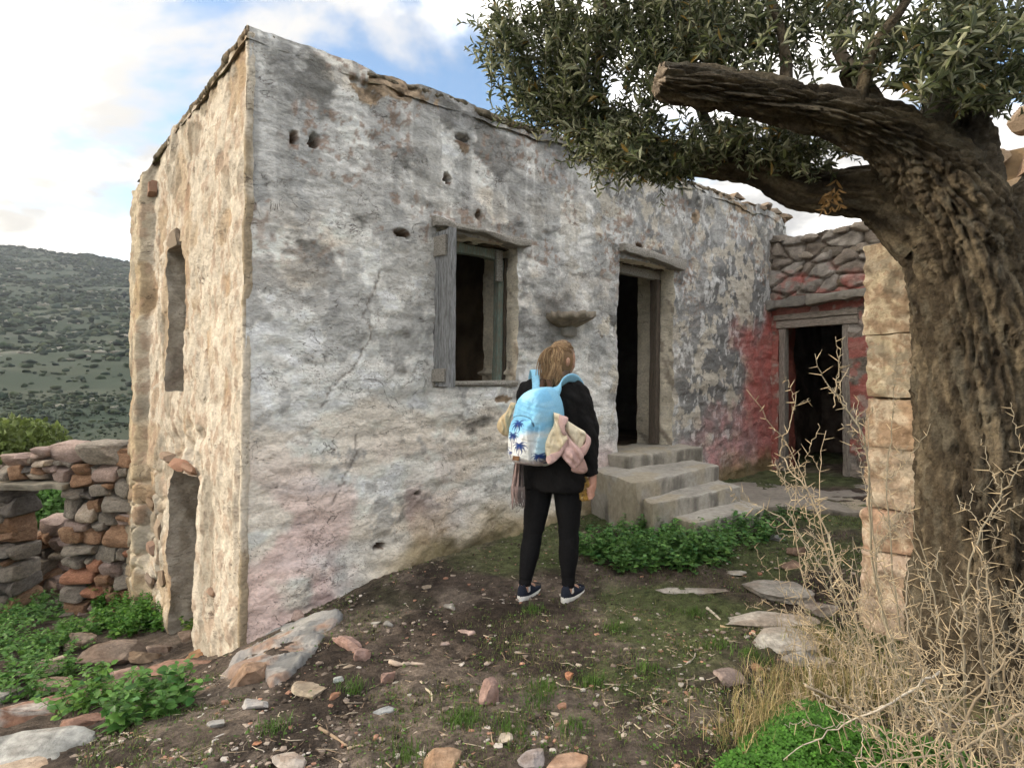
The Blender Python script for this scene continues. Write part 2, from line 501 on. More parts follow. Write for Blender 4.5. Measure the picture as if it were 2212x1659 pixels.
def panel(name, place, ar, zr, step, openings, disp, colour, topoff, mat, parent, edge_j=.012, seed=0, rev_depth=TH, rev_col=(.5, .45, .37), rev_splay=.0, jag=None, rev_amp=.022):
    """displaced wall skin with openings and their reveals. place(a, out, z) gives world points."""
    aa = segs(ar[0], ar[1], [v for o in openings for v in o[:2]], step)
    zz = segs(zr[0], zr[1], [v for o in openings for v in o[2:4]], step)
    Aq, Zq = np.meshgrid(aa, zz)
    ja = edge_j * fbm(Aq * 7, Zq * 7, 0, 3, seed + 1); jz = edge_j * fbm(Aq * 7 + 40, Zq * 7, 0, 3, seed + 2)
    inn = sst(0, .06, Aq - ar[0]) * sst(0, .06, ar[1] - Aq)
    A_ = Aq + ja * inn; Z_ = Zq + jz
    if jag is not None: A_, Z_ = jag(A_, Z_, Aq, Zq)
    h = disp(A_, Z_, Aq, Zq)
    Zt = Z_ + topoff(A_) * sst(zr[1] - .7, zr[1], Zq)
    P = place(A_, h, Zt)
    c = colour(A_, Zt, h)
    nu, nv = len(aa), len(zz)
    F = grid_faces(nu, nv)
    ca = .5 * (aa[1:] + aa[:-1]); cz = .5 * (zz[1:] + zz[:-1]); CA, CZ = np.meshgrid(ca, cz)
    keep = np.ones(CA.shape, bool)
    for o in openings: keep &= ~((CA > o[0]) & (CA < o[1]) & (CZ > o[2]) & (CZ < o[3]))
    F = F[keep.ravel()]
    w = mk(name, P.reshape(-1, 3), F, mat, None, True, c.reshape(-1, 3)); adopt(w, parent)
    idx = np.arange(nu * nv).reshape(nv, nu)
    revs = []
    for o in openings:
        i0, i1 = np.searchsorted(aa, o[0] - 1e-6), np.searchsorted(aa, o[1] - 1e-6)
        j0, j1 = np.searchsorted(zz, o[2] - 1e-6), np.searchsorted(zz, o[3] - 1e-6)
        loop = np.concatenate([idx[j0, i0:i1], idx[j0:j1, i1], idx[j1, i1:i0:-1], idx[j1:j0:-1, i0]])
        A0 = A_.ravel()[loop]; Z0 = Zt.ravel()[loop]; H0 = h.ravel()[loop]
        k = 15; D = np.linspace(0, 1, k) ** 1.0
        AA = np.repeat(A0[None], k, 0); ZZ = np.repeat(Z0[None], k, 0); HH = H0[None] * (1 - D[:, None]) - rev_depth * D[:, None]
        cx = .5 * (o[0] + o[1]); cz_ = .5 * (o[2] + o[3])
        # outward direction from the opening, so that noise pushes the jamb in and out
        du = np.clip((AA - cx) / (.5 * (o[1] - o[0])), -1, 1); dv = np.clip((ZZ - cz_) / (.5 * (o[3] - o[2])), -1, 1)
        nn = fbm(AA * 5 + HH * 6 + 3, ZZ * 5 - HH * 4, HH * 5, 4, seed + 9) * rev_amp * sst(0, .12, D)[:, None]
        ed = np.abs(du) > .97
        AA = AA + np.where(ed, np.sign(du) * (nn + rev_splay * D[:, None]), 0); ZZ = ZZ + np.where(~ed, np.sign(dv) * nn, 0)
        PV = place(AA, HH, ZZ)
        cc = np.zeros(AA.shape + (3,)) + np.array(rev_col)
        st = sst(.05, .5, fbm(AA * 4 + HH * 4, ZZ * 4, HH * 3, 4, seed + 15))
        cc = lerp3(cc, np.array(rev_col) * np.array([.5, .48, .46]), st * .3)
        cc = lerp3(cc, (.26, .21, .17), sst(.5, .65, fbm(AA * 6, ZZ * 6 + HH * 6, HH * 3, 4, seed + 19)) * .7)
        n_ = len(loop)
        FF = grid_faces(n_, k, True)
        r = mk('reveal', PV.reshape(-1, 3), FF, mat, None, True, cc.reshape(-1, 3)); adopt(r, parent); revs.append(r)
    return w, revs

def plaster_mat(name):
    m, nt, b, o = new_mat(name); L = nt.links; N = lambda t: nt.nodes.new(t)
    b.inputs['Roughness'].default_value = .95; b.inputs['Specular IOR Level'].default_value = .12
    tc = N('ShaderNodeTexCoord'); mp = N('ShaderNodeMapping'); mp.inputs['Scale'].default_value = (1, 1, 1.7); L.new(tc.outputs['Object'], mp.inputs[0]); vec = mp.outputs[0]
    def noise(s, d=6, r=.62, dist=0.0, off=0.0):
        n = N('ShaderNodeTexNoise'); n.inputs['Scale'].default_value = s; n.inputs['Detail'].default_value = d; n.inputs['Roughness'].default_value = r; n.inputs['Distortion'].default_value = dist
        if off:
            q = N('ShaderNodeVectorMath'); q.operation = 'ADD'; L.new(vec, q.inputs[0]); q.inputs[1].default_value = (off, off * .3, off * .7); L.new(q.outputs[0], n.inputs['Vector'])
        else: L.new(vec, n.inputs['Vector'])
        return n.outputs[0]
    def mr(f, a, c, d, e):
        r = N('ShaderNodeMapRange'); r.interpolation_type = 'SMOOTHSTEP'
        for k, v in zip(('From Min', 'From Max', 'To Min', 'To Max'), (a, c, d, e)): r.inputs[k].default_value = v
        L.new(f, r.inputs['Value']); return r.outputs[0]
    def mt(op, a, c=None):
        q = N('ShaderNodeMath'); q.operation = op
        for i, v in enumerate((a, c)):
            if v is None: continue
            if isinstance(v, (int, float)): q.inputs[i].default_value = v
            else: L.new(v, q.inputs[i])
        return q.outputs[0]
    def mix(f, a, c, mode='MIX'):
        q = N('ShaderNodeMix'); q.data_type = 'RGBA'; q.blend_type = mode; L.new(f, q.inputs[0]); L.new(a, q.inputs[6])
        if isinstance(c, tuple): q.inputs[7].default_value = (*c, 1)
        else: L.new(c, q.inputs[7])
        return q.outputs[2]
    at_ = N('ShaderNodeAttribute'); at_.attribute_name = 'Col'; base = at_.outputs['Color']
    n9 = noise(7, 7, .66, .4); n30 = noise(34, 4, .6)
    light = N('ShaderNodeVectorMath'); light.operation = 'SCALE'; L.new(base, light.inputs[0]); light.inputs['Scale'].default_value = 1.18
    dark = N('ShaderNodeVectorMath'); dark.operation = 'SCALE'; L.new(base, dark.inputs[0]); dark.inputs['Scale'].default_value = .77
    c = mix(mr(n9, .545, .565, 0, .55), base, light.outputs[0])
    c = mix(mr(noise(11, 6, .66, .3, 7.3), .575, .60, 0, .6), c, dark.outputs[0])
    c = mix(mr(n30, .44, .60, .0, .62), c, dark.outputs[0])
    pits = mt('MULTIPLY', mr(noise(75, 2, .6), .60, .66, 0, 1), mr(noise(3.2, 5, .6, 0, 3.1), .50, .60, 0, .75))
    c = mix(pits, c, (.20, .135, .10))
    # hairline cracks: level lines of a warped noise, broken up by another
    cr = mt('ABSOLUTE', mt('SUBTRACT', noise(3.6, 5, .55, .9, 11.0), .5))
    crk = mt('MULTIPLY', mr(cr, .0, .0065, 1, 0), mr(noise(2.1, 3, .5, 0, 5.0), .50, .58, 0, 1))
    c = mix(mt('MULTIPLY', crk, .75), c, (.12, .09, .075))
    L.new(c, b.inputs['Base Color'])
    # relief: flaked coats with sharp lips, grain, pits and cracks
    nf = noise(5.2, 6, .6, .5, 2.2); tr = mt('MULTIPLY', nf, 11.0); fl = mt('FLOOR', tr); fr = mt('SUBTRACT', tr, fl); step_ = mt('ADD', fl, mr(fr, 0, .10, 0, 1))
    hgt = mt('ADD', mt('MULTIPLY', step_, .13), mt('MULTIPLY', n30, .28)); hgt = mt('ADD', hgt, mt('MULTIPLY', n9, .12)); hgt = mt('SUBTRACT', hgt, mt('MULTIPLY', pits, .25)); hgt = mt('SUBTRACT', hgt, mt('MULTIPLY', crk, .5))
    bp = N('ShaderNodeBump'); bp.inputs['Strength'].default_value = .75; bp.inputs['Distance'].default_value = .035; L.new(hgt, bp.inputs['Height']); L.new(bp.outputs[0], b.inputs['Normal'])
    return m
m_plaster = plaster_mat('lime_plaster')

# openings of the front wall: along, along, low, high
WIN = (1.37, 2.21, 1.335, 2.53)
DOOR = (3.55, 4.51, .64, 2.62)
FLEN = 7.2
def polyline_dist(A, Z, pts):
    d = np.full(A.shape, 9.0)
    for (x0, y0), (x1, y1) in zip(pts[:-1], pts[1:]):
        L2 = (x1 - x0) ** 2 + (y1 - y0) ** 2
        u = np.clip(((A - x0) * (x1 - x0) + (Z - y0) * (y1 - y0)) / L2, 0, 1)
        d = np.minimum(d, np.hypot(A - x0 - u * (x1 - x0), Z - y0 - u * (y1 - y0)))
    return d
def ftz(x, y):
    """front wall coordinates of a pixel"""
    u = (x - 1106.0) / FP
    t = (u * F0[1] - F0[0]) / (D1[0] - u * D1[1]); Y = F0[1] + D1[1] * t
    return t, EYE + (829.5 - y) / FP * Y
def wig(pts, seed, amp=.012):
    r = np.random.default_rng(seed); out = [pts[0]]
    for p, q in zip(pts[:-1], pts[1:]):
        n = 7
        for k in range(1, n + 1):
            f = k / n; out.append((p[0] + (q[0] - p[0]) * f + (r.normal() * amp if k < n else 0), p[1] + (q[1] - p[1]) * f + (r.normal() * amp if k < n else 0)))
    return out
CR1 = wig([ftz(*p) for p in ((815, 588), (800, 640), (785, 672), (798, 730), (770, 785), (738, 815), (708, 850), (700, 876))], 1)
CR2 = wig([ftz(*p) for p in ((772, 940), (768, 985), (745, 1030), (735, 1062), (722, 1090))], 2)
HOLES = [(ftz(628, 299), .026, .045), (ftz(671, 305), .026, .042), (ftz(962, 386), .034, .036), (ftz(992, 308), .055, .018), (ftz(862, 505), .06, .022), (ftz(1028, 462), .02, .035), (ftz(905, 1065), .025, .015), (ftz(820, 1178), .04, .02), (ftz(1378, 533), .05, .04)]
SCAR = [(ftz(650, 730), .16, .05, -.5)]
# patches where the render has fallen and the brown stone shows: pixel centre, half sizes in metres
BARE = [((850, 190), .24, .085), ((772, 200), .11, .07), ((1000, 320), .06, .05), ((1090, 862), .13, .03), ((1500, 470), .1, .08), ((1600, 450), .2, .06), ((1560, 420), .2, .05)]

_memo = {}
def memo(fn):
    def g(A, Z):
        k = (fn.__name__, A.shape, float(A.ravel()[::997].sum()), float(Z.ravel()[::997].sum()))
        if k not in _memo: _memo[k] = fn(A, Z)
        return _memo[k]
    return g
@memo
def f_base(A, Z):
    """relief of the rubble under the plaster, and of the flaking coats"""
    wx = A + .05 * fbm(A * 3, Z * 3, 0, 2, 61); wz = Z + .05 * fbm(A * 3 + 9, Z * 3, 0, 2, 62)
    f1, f2, idd = worley(wx / .30, wz / .19, 63)
    stones = .016 * (sst(.0, .45, f2 - f1)) + .012 * (idd - .5)
    und = .022 * fbm(A * 1.3, Z * 1.6, 0, 3, 64) + .007 * fbm(A * 6, Z * 9, 0, 3, 65)
    n = fbm(A * 1.7 + .6 * fbm(A * 2, Z * 2, 0, 2, 70), Z * 4.4, 0, 5, 66, .55) * 3.4
    k = np.floor(n); fr = n - k
    ledge = .0085 * (k + sst(0, .13, fr))
    n2 = fbm(A * 5, Z * 9, 3, 4, 67) * 2.6
    k2 = np.floor(n2); ledge2 = .0045 * (k2 + sst(0, .12, n2 - k2))
    return stones, und, ledge, ledge2, idd, f2 - f1

@memo
def bare_mask(A, Z):
    m = np.zeros(A.shape)
    e = .6 * fbm(A * 7, Z * 9, 0, 5, 71, .6)
    for (px, py), ra, rz in BARE:
        t, z = ftz(px, py)
        d = np.hypot((A - t) / ra, (Z - z) / rz) + e
        m = np.maximum(m, sst(1.04, .93, d))
    return m

def f_disp(A, Z, Aq, Zq):
    st, und, l1, l2, idd, dd = f_base(A, Z)
    h = st * .28 + und * .32 + l1 * .5 + l2 * .9
    b = bare_mask(A, Z)
    h = h * (1 - b) + b * (-.014 + st * 1.2 + .014 * fbm(A * 14, Z * 18, 0, 4, 72))
    for pts in (CR1, CR2):
        h = h - .012 * sst(.009, .003, polyline_dist(A, Z, pts))
    for (t, z), ra, rz in HOLES:
        d = np.hypot((A - t) / ra, (Z - z) / rz) + .55 * fbm(A * 24, Z * 24, 0, 3, 73)
        h = h - .10 * sst(1.0, .80, d)
    # a rough foot
    h = h + .05 * sst(.35, -.2, Z) * (1 + fbm(A * 3, Z * 3, 0, 3, 75))
    edge = sst(0, .10, Aq)
    corner = .018 * fbm(Z * 2.2, 0 * Z + 5, 0, 4, 77)
    return h * edge + corner * (1 - edge)

def f_col(A, Z, h):
    st, und, l1, l2, idd, dd = f_base(A, Z)
    W_ = np.zeros(A.shape + (3,)) + np.array([.72, .70, .662])
    W_ = W_ * (1 + .09 * fbm(A * 9, Z * 14, 0, 4, 81))[..., None]
    W_ = lerp3(W_, (.68, .57, .44), sst(.12, .55, fbm(A * .9 + 3, Z * 2.2, 0, 5, 82)) * .5)
    W_ = lerp3(W_, (.80, .78, .74), sst(.1, .5, fbm(A * 2.2 + 5, Z * 3.1, 0, 5, 83)) * .6)
    # bluish grey second coat: upper part and all of the right end
    up = sst(1.2, 2.9, Z) * .30 + sst(2.2, 4.6, A) * .62 - .30 * sst(2.0, .8, Z) * sst(3.2, 2.0, A)
    g = fbm(A * 1.25, Z * 1.05, 0, 6, 84, .58) + up
    gm = sst(.16, .30, g + .10 * fbm(A * 14, Z * 14, 0, 3, 85))
    W_ = lerp3(W_, (.42, .415, .405), gm * .62)
    g2 = fbm(A * 3.1 + 11, Z * 2.3, 0, 6, 86, .6) + .25 * up
    W_ = lerp3(W_, (.34, .34, .335), sst(.34, .46, g2) * .65)
    # dark lichen below the coping and sooty smears
    tp = sst(2.75, 3.55, Z)
    W_ = lerp3(W_, (.13, .125, .115), sst(.12, .5, fbm(A * 2.6, Z * 4.0, 0, 6, 87, .6) + .5 * tp - .32) * .8)
    W_ = lerp3(W_, (.24, .235, .23), sst(.38, .62, fbm(A * 1.9 + 30, Z * 2.6, 0, 5, 88, .6)) * .6 * (.25 + .75 * sst(.9, 1.7, Z)))
    # drips running down from the top
    dr = fbm(A * 9, Z * .55, 0, 4, 89) * sst(1.9, 3.4, Z)
    W_ = lerp3(W_, (.27, .265, .255), sst(.12, .42, dr) * .55)
    W_ = lerp3(W_, (.19, .188, .183), sst(4.2, 5.1, A + .3 * fbm(A * 1.5, Z * 1.5, 0, 4, 187)) * sst(3.4, 2.6, Z + .5 * fbm(A * 1.2, Z * 1.2, 0, 4, 188)) * .8)
    W_ = W_ * (1 - .22 * sst(2.6, 4.2, A))[..., None]
    # white flecks on the grey right end
    fl = sst(.30, .36, fbm(A * 13, Z * 8, 0, 4, 90, .6)) * sst(2.3, 4.0, A)
    W_ = lerp3(W_, (.58, .57, .55), fl * .8)
    fl2 = sst(.33, .38, fbm(A * 4.2, Z * 4.2, 0, 5, 95, .6)) * sst(2.0, 3.6, A)
    W_ = lerp3(W_, (.52, .47, .39), fl2 * .8)
    # iron red speckle where the top coat is eaten
    sp = sst(.30, .40, fbm(A * 24, Z * 24, 0, 3, 91)) * sst(.05, .35, fbm(A * 2 + 8, Z * 2.4, 0, 4, 92)) * sst(1.8, 2.6, Z)
    W_ = lerp3(W_, (.28, .19, .14), sp * .7)
    # pink wash low down on the left
    pk = sst(.05, .45, fbm(A * 2.1 + 17, Z * 2.1, 0, 4, 93) + .30) * sst(1.15, .35, Z) * sst(2.3, .2, A)
    W_ = lerp3(W_, (.66, .45, .42), pk * .6)
    # red limewash by the corner with the annex
    rr = sst(5.75, 6.45, A + .35 * fbm(A * 2.4, Z * 2.0, 0, 5, 94)) * sst(2.45, 1.85, Z + .3 * fbm(A * 3, Z * 3, 0, 3, 96))
    W_ = lerp3(W_, (.44, .135, .115), rr * (.88 + .15 * fbm(A * 8, Z * 8, 0, 3, 97)))
    pr = sst(4.55, 5.5, A + .5 * fbm(A * 2.4 + 5, Z * 2.4, 0, 5, 98)) * sst(1.15, .72, Z + .25 * fbm(A * 3 + 9, Z * 3, 0, 4, 99))
    W_ = lerp3(W_, (.56, .31, .30), pr * (1 - .75 * rr) * (.65 + .4 * fbm(A * 7, Z * 7, 0, 4, 100)))
    pr2 = sst(3.0, 3.3, A) * sst(3.6, 3.4, A) * sst(.9, .65, Z)
    W_ = lerp3(W_, (.50, .33, .32), pr2 * .5)
    # ochre, damp foot
    oc = sst(.42, .02, Z - .12 * sst(0, 3, A) + .12 * fbm(A * 3, Z * 3, 0, 4, 101)) * sst(.5, 1.2, A)
    W_ = lerp3(W_, (.38, .27, .12), oc * .75)
    W_ = lerp3(W_, (.11, .10, .05), sst(.12, .0, Z - .05 * A + .07 * fbm(A * 6, Z * 6, 0, 3, 102)) * sst(.9, 1.4, A) * .7)
    # soot above the corbel
    tc_, zc_ = ftz(1195, 690)
    so = sst(1.25, .2, np.hypot((A - tc_) / .42, (Z - zc_) / .34) + .35 * fbm(A * 5, Z * 5, 0, 3, 103))
    W_ = lerp3(W_, (.12, .118, .115), so * .72)
    b = bare_mask(A, Z)
    br = np.zeros_like(W_) + np.array([.30, .225, .155]); br = br * (1 + .55 * fbm(A * 16, Z * 20, 0, 4, 104))[..., None]
    W_ = lerp3(W_, np.array([.10, .085, .07]), b); W_ = W_ * (1 - b[..., None]) + br * b[..., None]
    for (t, z), ra, rz in HOLES:
        d = np.hypot((A - t) / ra, (Z - z) / rz)
        W_ = lerp3(W_, (.16, .11, .08), sst(1.3, .9, d + .3 * fbm(A * 20, Z * 20, 0, 2, 73)))
    for pts in (CR1, CR2):
        W_ = lerp3(W_, (.24, .20, .17), sst(.008, .002, polyline_dist(A, Z, pts)) * .7)
    return np.clip(W_ * 1.16, .02, .82)

def f_top(A):
    return .17 * A / FLEN + .02 + .011 * fbm(A * 2.2, 0 * A, 0, 3, 110) - .06 * sst(6.7, 7.1, A) - .08 * sst(5.9, 6.0, A) * sst(6.4, 6.3, A) * .4
f_place = lambda a, h, z: fpt(a, -h, z)
front_wall, (win_rev, door_rev) = panel('front_wall', f_place, (0, FLEN), (-.5, 3.52), .0138, [WIN, DOOR], f_disp, f_col, f_top, m_plaster, house, seed=5, rev_depth=.52, rev_col=(.82, .75, .62), rev_splay=.05, rev_amp=.014)

# ------------------------------------------------------------------ side wall, towards the evening light
SLEN = 3.36
SWIN = (1.47, 2.02, 1.30, 2.50)
SDOOR = (1.0, 1.84, -1.0, .66)
@memo
def s_base(A, Z):
    wx = A + .06 * fbm(A * 3, Z * 3, 0, 2, 161); wz = Z + .06 * fbm(A * 3 + 9, Z * 3, 0, 2, 162)
    f1, f2, idd = worley(wx / .26, wz / .21, 163)
    return f1, f2 - f1, idd
@memo
def s_show(A, Z):
    """where the stones stand bare of plaster"""
    f1, dd, idd = s_base(A, Z)
    low = .55 * sst(1.9, 2.5, A) * sst(.75, .3, Z)
    m = sst(.84, .90, idd + low + .10 * fbm(A * 1.4, Z * 1.4, 0, 3, 165)) * sst(.10, .17, dd)
    pat = sst(.42, .50, fbm(A * 1.3 + 7, Z * .9, 0, 5, 166, .6) + .45 * sst(.28, .05, A) * sst(2.6, 2.0, Z) * .6)
    return m, pat
def s_disp(A, Z, Aq, Zq):
    f1, dd, idd = s_base(A, Z); m, pat = s_show(A, Z)
    n = fbm(A * 4.0, Z * 2.4, 0, 5, 167, .55) * 3.2; k = np.floor(n)
    ledge = .007 * (k + sst(0, .15, n - k))
    h = .007 * sst(0, .3, dd) * (.4 + idd) + .012 * fbm(A * 1.5, Z * 1.2, 0, 3, 168) + ledge + .006 * fbm(A * 16, Z * 9, 0, 3, 169) - .012 * pat
    h = h - .014 * m
    low = sst(1.9, 2.4, A) * sst(.8, .4, Z)
    h = h + low * (.045 * sst(.02, .2, dd) - .03)
    # buttress strip at the back edge
    h = h + .055 * sst(2.62, 2.74, A + .03 * fbm(Z * 2, A * 0, 0, 3, 170)) + .05 * sst(3.05, 2.85, A) * sst(2.66, 2.75, A)
    # broken plaster over the low doorway
    brk = sst(.28, .0, np.abs(Z - .80 - .10 * fbm(A * 4, Z * 4, 0, 3, 171))) * sst(.8, 1.05, A) * sst(2.25, 1.9, A)
    h = h - .05 * brk + brk * .04 * fbm(A * 9, Z * 9, 0, 3, 172)
    edge = sst(0, .10, Aq)
    corner = .012 * fbm(Z * 2.2, 0 * Z + 45, 0, 4, 177)
    return h * edge + corner * (1 - edge)
def s_col(A, Z, h):
    f1, dd, idd = s_base(A, Z); m, pat = s_show(A, Z)
    W_ = np.zeros(A.shape + (3,)) + np.array([.54, .48, .395])
    W_ = W_ * (1 + .14 * fbm(A * 16, Z * 7, 0, 4, 181))[..., None]
    W_ = lerp3(W_, (.64, .57, .47), sst(.05, .45, fbm(A * 3, Z * 2, 0, 5, 182)) * .7)
    W_ = lerp3(W_, (.42, .32, .215), sst(.2, .55, fbm(A * 2 + 4, Z * 1.3, 0, 5, 183)) * .75)
    W_ = lerp3(W_, (.36, .26, .16), pat * .7)
    W_ = lerp3(W_, (.44, .35, .20), sst(2.6, 2.75, A) * .4)
    sp = sst(.26, .36, fbm(A * 15, Z * 9, 0, 4, 184))
    W_ = lerp3(W_, (.36, .25, .18), sp * .55)
    W_ = lerp3(W_, (.22, .20, .16), sst(.36, .5, fbm(A * 2.6 + 21, Z * 1.8, 0, 5, 185)) * .55)
    st = np.zeros_like(W_) + np.array([.27, .16, .095])
    st = lerp3(st, (.20, .165, .12), sst(.4, .6, (idd * 37.3) % 1)); st = lerp3(st, (.36, .24, .13), sst(.6, .8, (idd * 91.7) % 1))
    st = st * (1 + .3 * fbm(A * 18, Z * 18, 0, 4, 186))[..., None]
    W_ = W_ * (1 - .55 * m[..., None]) + st * .55 * m[..., None]
    tp = sst(2.9, 3.5, Z)
    W_ = lerp3(W_, (.20, .17, .12), sst(.1, .5, fbm(A * 4, Z * 5, 0, 5, 187) + .3 * tp - .2) * tp * .7)
    # raised plaster corner
    W_ = lerp3(W_, (.62, .55, .46), sst(.1, .03, A) * .5)
    return np.clip(W_, .03, .8)
def s_top(A): return .02 - .09 * A / SLEN - .12 * sst(2.62, 2.72, A) + .015 * fbm(A * 3, 0 * A, 0, 3, 190)
s_place = lambda a, h, z: fpt(-h, a, z)
# the side wall runs the other way round, so mirror its faces with a reversed axis
side_wall, (swin_rev, sdoor_rev) = panel('side_wall', lambda a, h, z: s_place(SLEN - a, h, z), (0, SLEN), (-1.6, 3.52), .016,
    [(SLEN - SWIN[1], SLEN - SWIN[0], SWIN[2], SWIN[3]), (SLEN - SDOOR[1], SLEN - SDOOR[0], SDOOR[2], SDOOR[3])],
    lambda A, Z, Aq, Zq: s_disp(SLEN - A, Z, SLEN - Aq, Zq), lambda A, Z, h: s_col(SLEN - A, Z, h), lambda A: s_top(SLEN - A), m_plaster, house, seed=55, rev_depth=.5, rev_col=(.42, .375, .31), rev_amp=.06, edge_j=.007)

# plaster bead along the corner of the two walls
zb = np.linspace(-.75, 3.50, 240); V, F = tube(fpt(.012 + 0 * zb, .012 + 0 * zb, zb), np.full(240, .027), 12)
V = V + np.stack([.013 * fbm(V[:, 0] * 5 + k * 7, V[:, 1] * 5, V[:, 2] * 7, 5, 195 + k, .6) for k in range(2)] + [0 * V[:, 0]], 1)
cb = lerp3(np.zeros((len(V), 3)) + np.array([.62, .55, .45]), (.36, .29, .2), sst(0, .4, fbm(V[:, 0] * 3, V[:, 1] * 3, V[:, 2] * 3.1, 4, 198)))
adopt(mk('corner_bead', V, F, m_plaster, None, True, cb), house)

# ------------------------------------------------------------------ inside, back and roof
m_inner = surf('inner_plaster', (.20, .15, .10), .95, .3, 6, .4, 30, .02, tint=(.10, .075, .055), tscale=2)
m_roof = surf('roof_earth', (.17, .14, .10), .95, .3, 8, .6, 30, .03, tint=(.09, .10, .04), tscale=3)
def hbox(name, t0, t1, s0, s1, z0, z1, mat, parent, smooth=False):
    V, F = box_vf((t0, s0, z0), (t1, s1, z1)); V = fpt(V[:, 0], V[:, 1], V[:, 2])
    return adopt(mk(name, V, F, mat, None, smooth), parent)
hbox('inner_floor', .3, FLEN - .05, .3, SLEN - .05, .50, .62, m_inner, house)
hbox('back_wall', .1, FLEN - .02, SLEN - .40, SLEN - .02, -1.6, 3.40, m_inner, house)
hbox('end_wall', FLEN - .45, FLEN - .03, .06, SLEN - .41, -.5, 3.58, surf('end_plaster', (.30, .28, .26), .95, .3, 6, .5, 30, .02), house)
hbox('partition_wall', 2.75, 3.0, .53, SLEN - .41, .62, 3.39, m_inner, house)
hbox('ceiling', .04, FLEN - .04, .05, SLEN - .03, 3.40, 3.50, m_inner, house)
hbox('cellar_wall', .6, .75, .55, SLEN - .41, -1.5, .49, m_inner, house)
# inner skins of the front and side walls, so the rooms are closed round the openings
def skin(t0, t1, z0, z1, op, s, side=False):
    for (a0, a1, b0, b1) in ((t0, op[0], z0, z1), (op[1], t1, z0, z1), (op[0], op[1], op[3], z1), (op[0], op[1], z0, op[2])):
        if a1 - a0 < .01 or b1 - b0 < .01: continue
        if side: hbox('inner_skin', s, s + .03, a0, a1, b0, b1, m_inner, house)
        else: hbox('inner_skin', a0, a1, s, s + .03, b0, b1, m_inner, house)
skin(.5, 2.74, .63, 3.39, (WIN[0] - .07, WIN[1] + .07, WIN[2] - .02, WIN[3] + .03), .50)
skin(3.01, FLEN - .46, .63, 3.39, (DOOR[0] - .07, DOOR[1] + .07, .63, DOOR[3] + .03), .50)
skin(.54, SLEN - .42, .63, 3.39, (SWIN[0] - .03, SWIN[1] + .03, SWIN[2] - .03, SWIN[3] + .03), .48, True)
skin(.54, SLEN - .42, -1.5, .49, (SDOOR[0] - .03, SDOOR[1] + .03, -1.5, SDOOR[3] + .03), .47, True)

# roof: earth sheet with a lumpy mossy edge along the two walls in view
ra = np.linspace(-.02, FLEN, 220); rs = np.linspace(-.02, SLEN, 100)
RA, RS = np.meshgrid(ra, rs)
rz = 3.47 + f_top(RA) * 1.0 * sst(SLEN, 0, RS) + .05 + .03 * fbm(RA * 3, RS * 3, 0, 4, 201) - .10 * sst(.05, .0, np.minimum(np.minimum(RA, RS), SLEN - RS))
RV = fpt(RA, RS, rz)
roof = adopt(mk('roof', RV.reshape(-1, 3), grid_faces(len(ra), len(rs)), m_roof, None, True), house)
m_moss = surf('mossy_coping', None, .95, .4, 60, .8, 90, .02)
def coping(name, pts, r0, seed):
    P = spline(np.array(pts), 520)
    V, F = tube(P, np.full(len(P), r0), 14)
    n = fbm(V[:, 0] * 6, V[:, 1] * 6, V[:, 2] * 6, 4, seed); n2 = fbm(V[:, 0] * 26, V[:, 1] * 26, V[:, 2] * 26, 3, seed + 4)
    ax = np.vstack([np.repeat(P, 14, 0), P[:1], P[-1:]])
    n0 = fbm(V[:, 0] * 1.4 + 3, V[:, 1] * 1.4, V[:, 2] * 1.4, 3, seed + 2); n3 = fbm(ax[:, 0] * 5, ax[:, 1] * 5, ax[:, 2] * 5 + 9, 3, seed + 6)
    V = ax + (V - ax) * np.clip(.95 + .75 * n0 + .35 * n + .40 * n2, .25, 2.2)[:, None]; V[:, 2] += .018 * n3 - .01
    c = np.zeros((len(V), 3)) + np.array([.20, .165, .115])
    c = lerp3(c, (.075, .085, .025), sst(-.1, .3, fbm(V[:, 0] * 4 + 7, V[:, 1] * 4, V[:, 2] * 4, 4, seed + 8)) * sst(-.02, .03, V[:, 2] - ax[:, 2]))
    c = lerp3(c, (.24, .18, .12), sst(.2, .4, fbm(V[:, 0] * 7 + 7, V[:, 1] * 7, V[:, 2] * 7, 3, seed + 9)))
    c = lerp3(c, (.05, .045, .03), sst(.15, .4, n2) * .7)
    return adopt(mk(name, V, F, m_moss, None, True, c), house)
tt = np.linspace(-.02, 5.9, 40)
coping('coping', fpt(tt, np.full(40, .012), 3.508 + f_top(tt)), .022, 210)
ss = np.linspace(.02, 2.66, 24)
coping('coping', fpt(np.full(24, .008), ss, 3.508 + s_top(ss)), .022, 220)

# loose stones along the broken right end of the parapet
m_stone = surf('house_stone', None, .92, .3, 14, .6, 40, .02, rand=[(.22, .17, .12), (.30, .21, .14), (.25, .22, .18), (.34, .19, .13), (.38, .31, .23)])
ROCKS = [mk('rock_mesh', *rock_vf(300 + i, 4, .40, 13, .05, (.46, .82)), m_stone, link=False, sharp=24) for i in range(10)]
def stone_on(parent, name, loc, size, rot, k, mat=None):
    o = bpy.data.objects.new(name, ROCKS[k % len(ROCKS)]); COL.objects.link(o)
    o.location = Vector(loc) - Vector(parent.location); o.scale = size; o.rotation_euler = rot; o.parent = parent
    if mat is not None:
        o.material_slots[0].link = 'OBJECT'; o.material_slots[0].material = mat
    return o
r_ = np.random.default_rng(5)
t = 5.85
i = 0
while t < FLEN:
    w = r_.uniform(.13, .30)
    p = fpt(t + w / 2, .08, 3.54 + float(f_top(np.array([t]))[0]) + r_.uniform(-.01, .02))
    stone_on(house, 'coping_stone', p, (w / 2 * 1.1, .16, r_.uniform(.035, .06)), (r_.uniform(-.05, .05), r_.uniform(-.06, .06), math.pi / 2 - A1), i); t += w * 1.0; i += 1
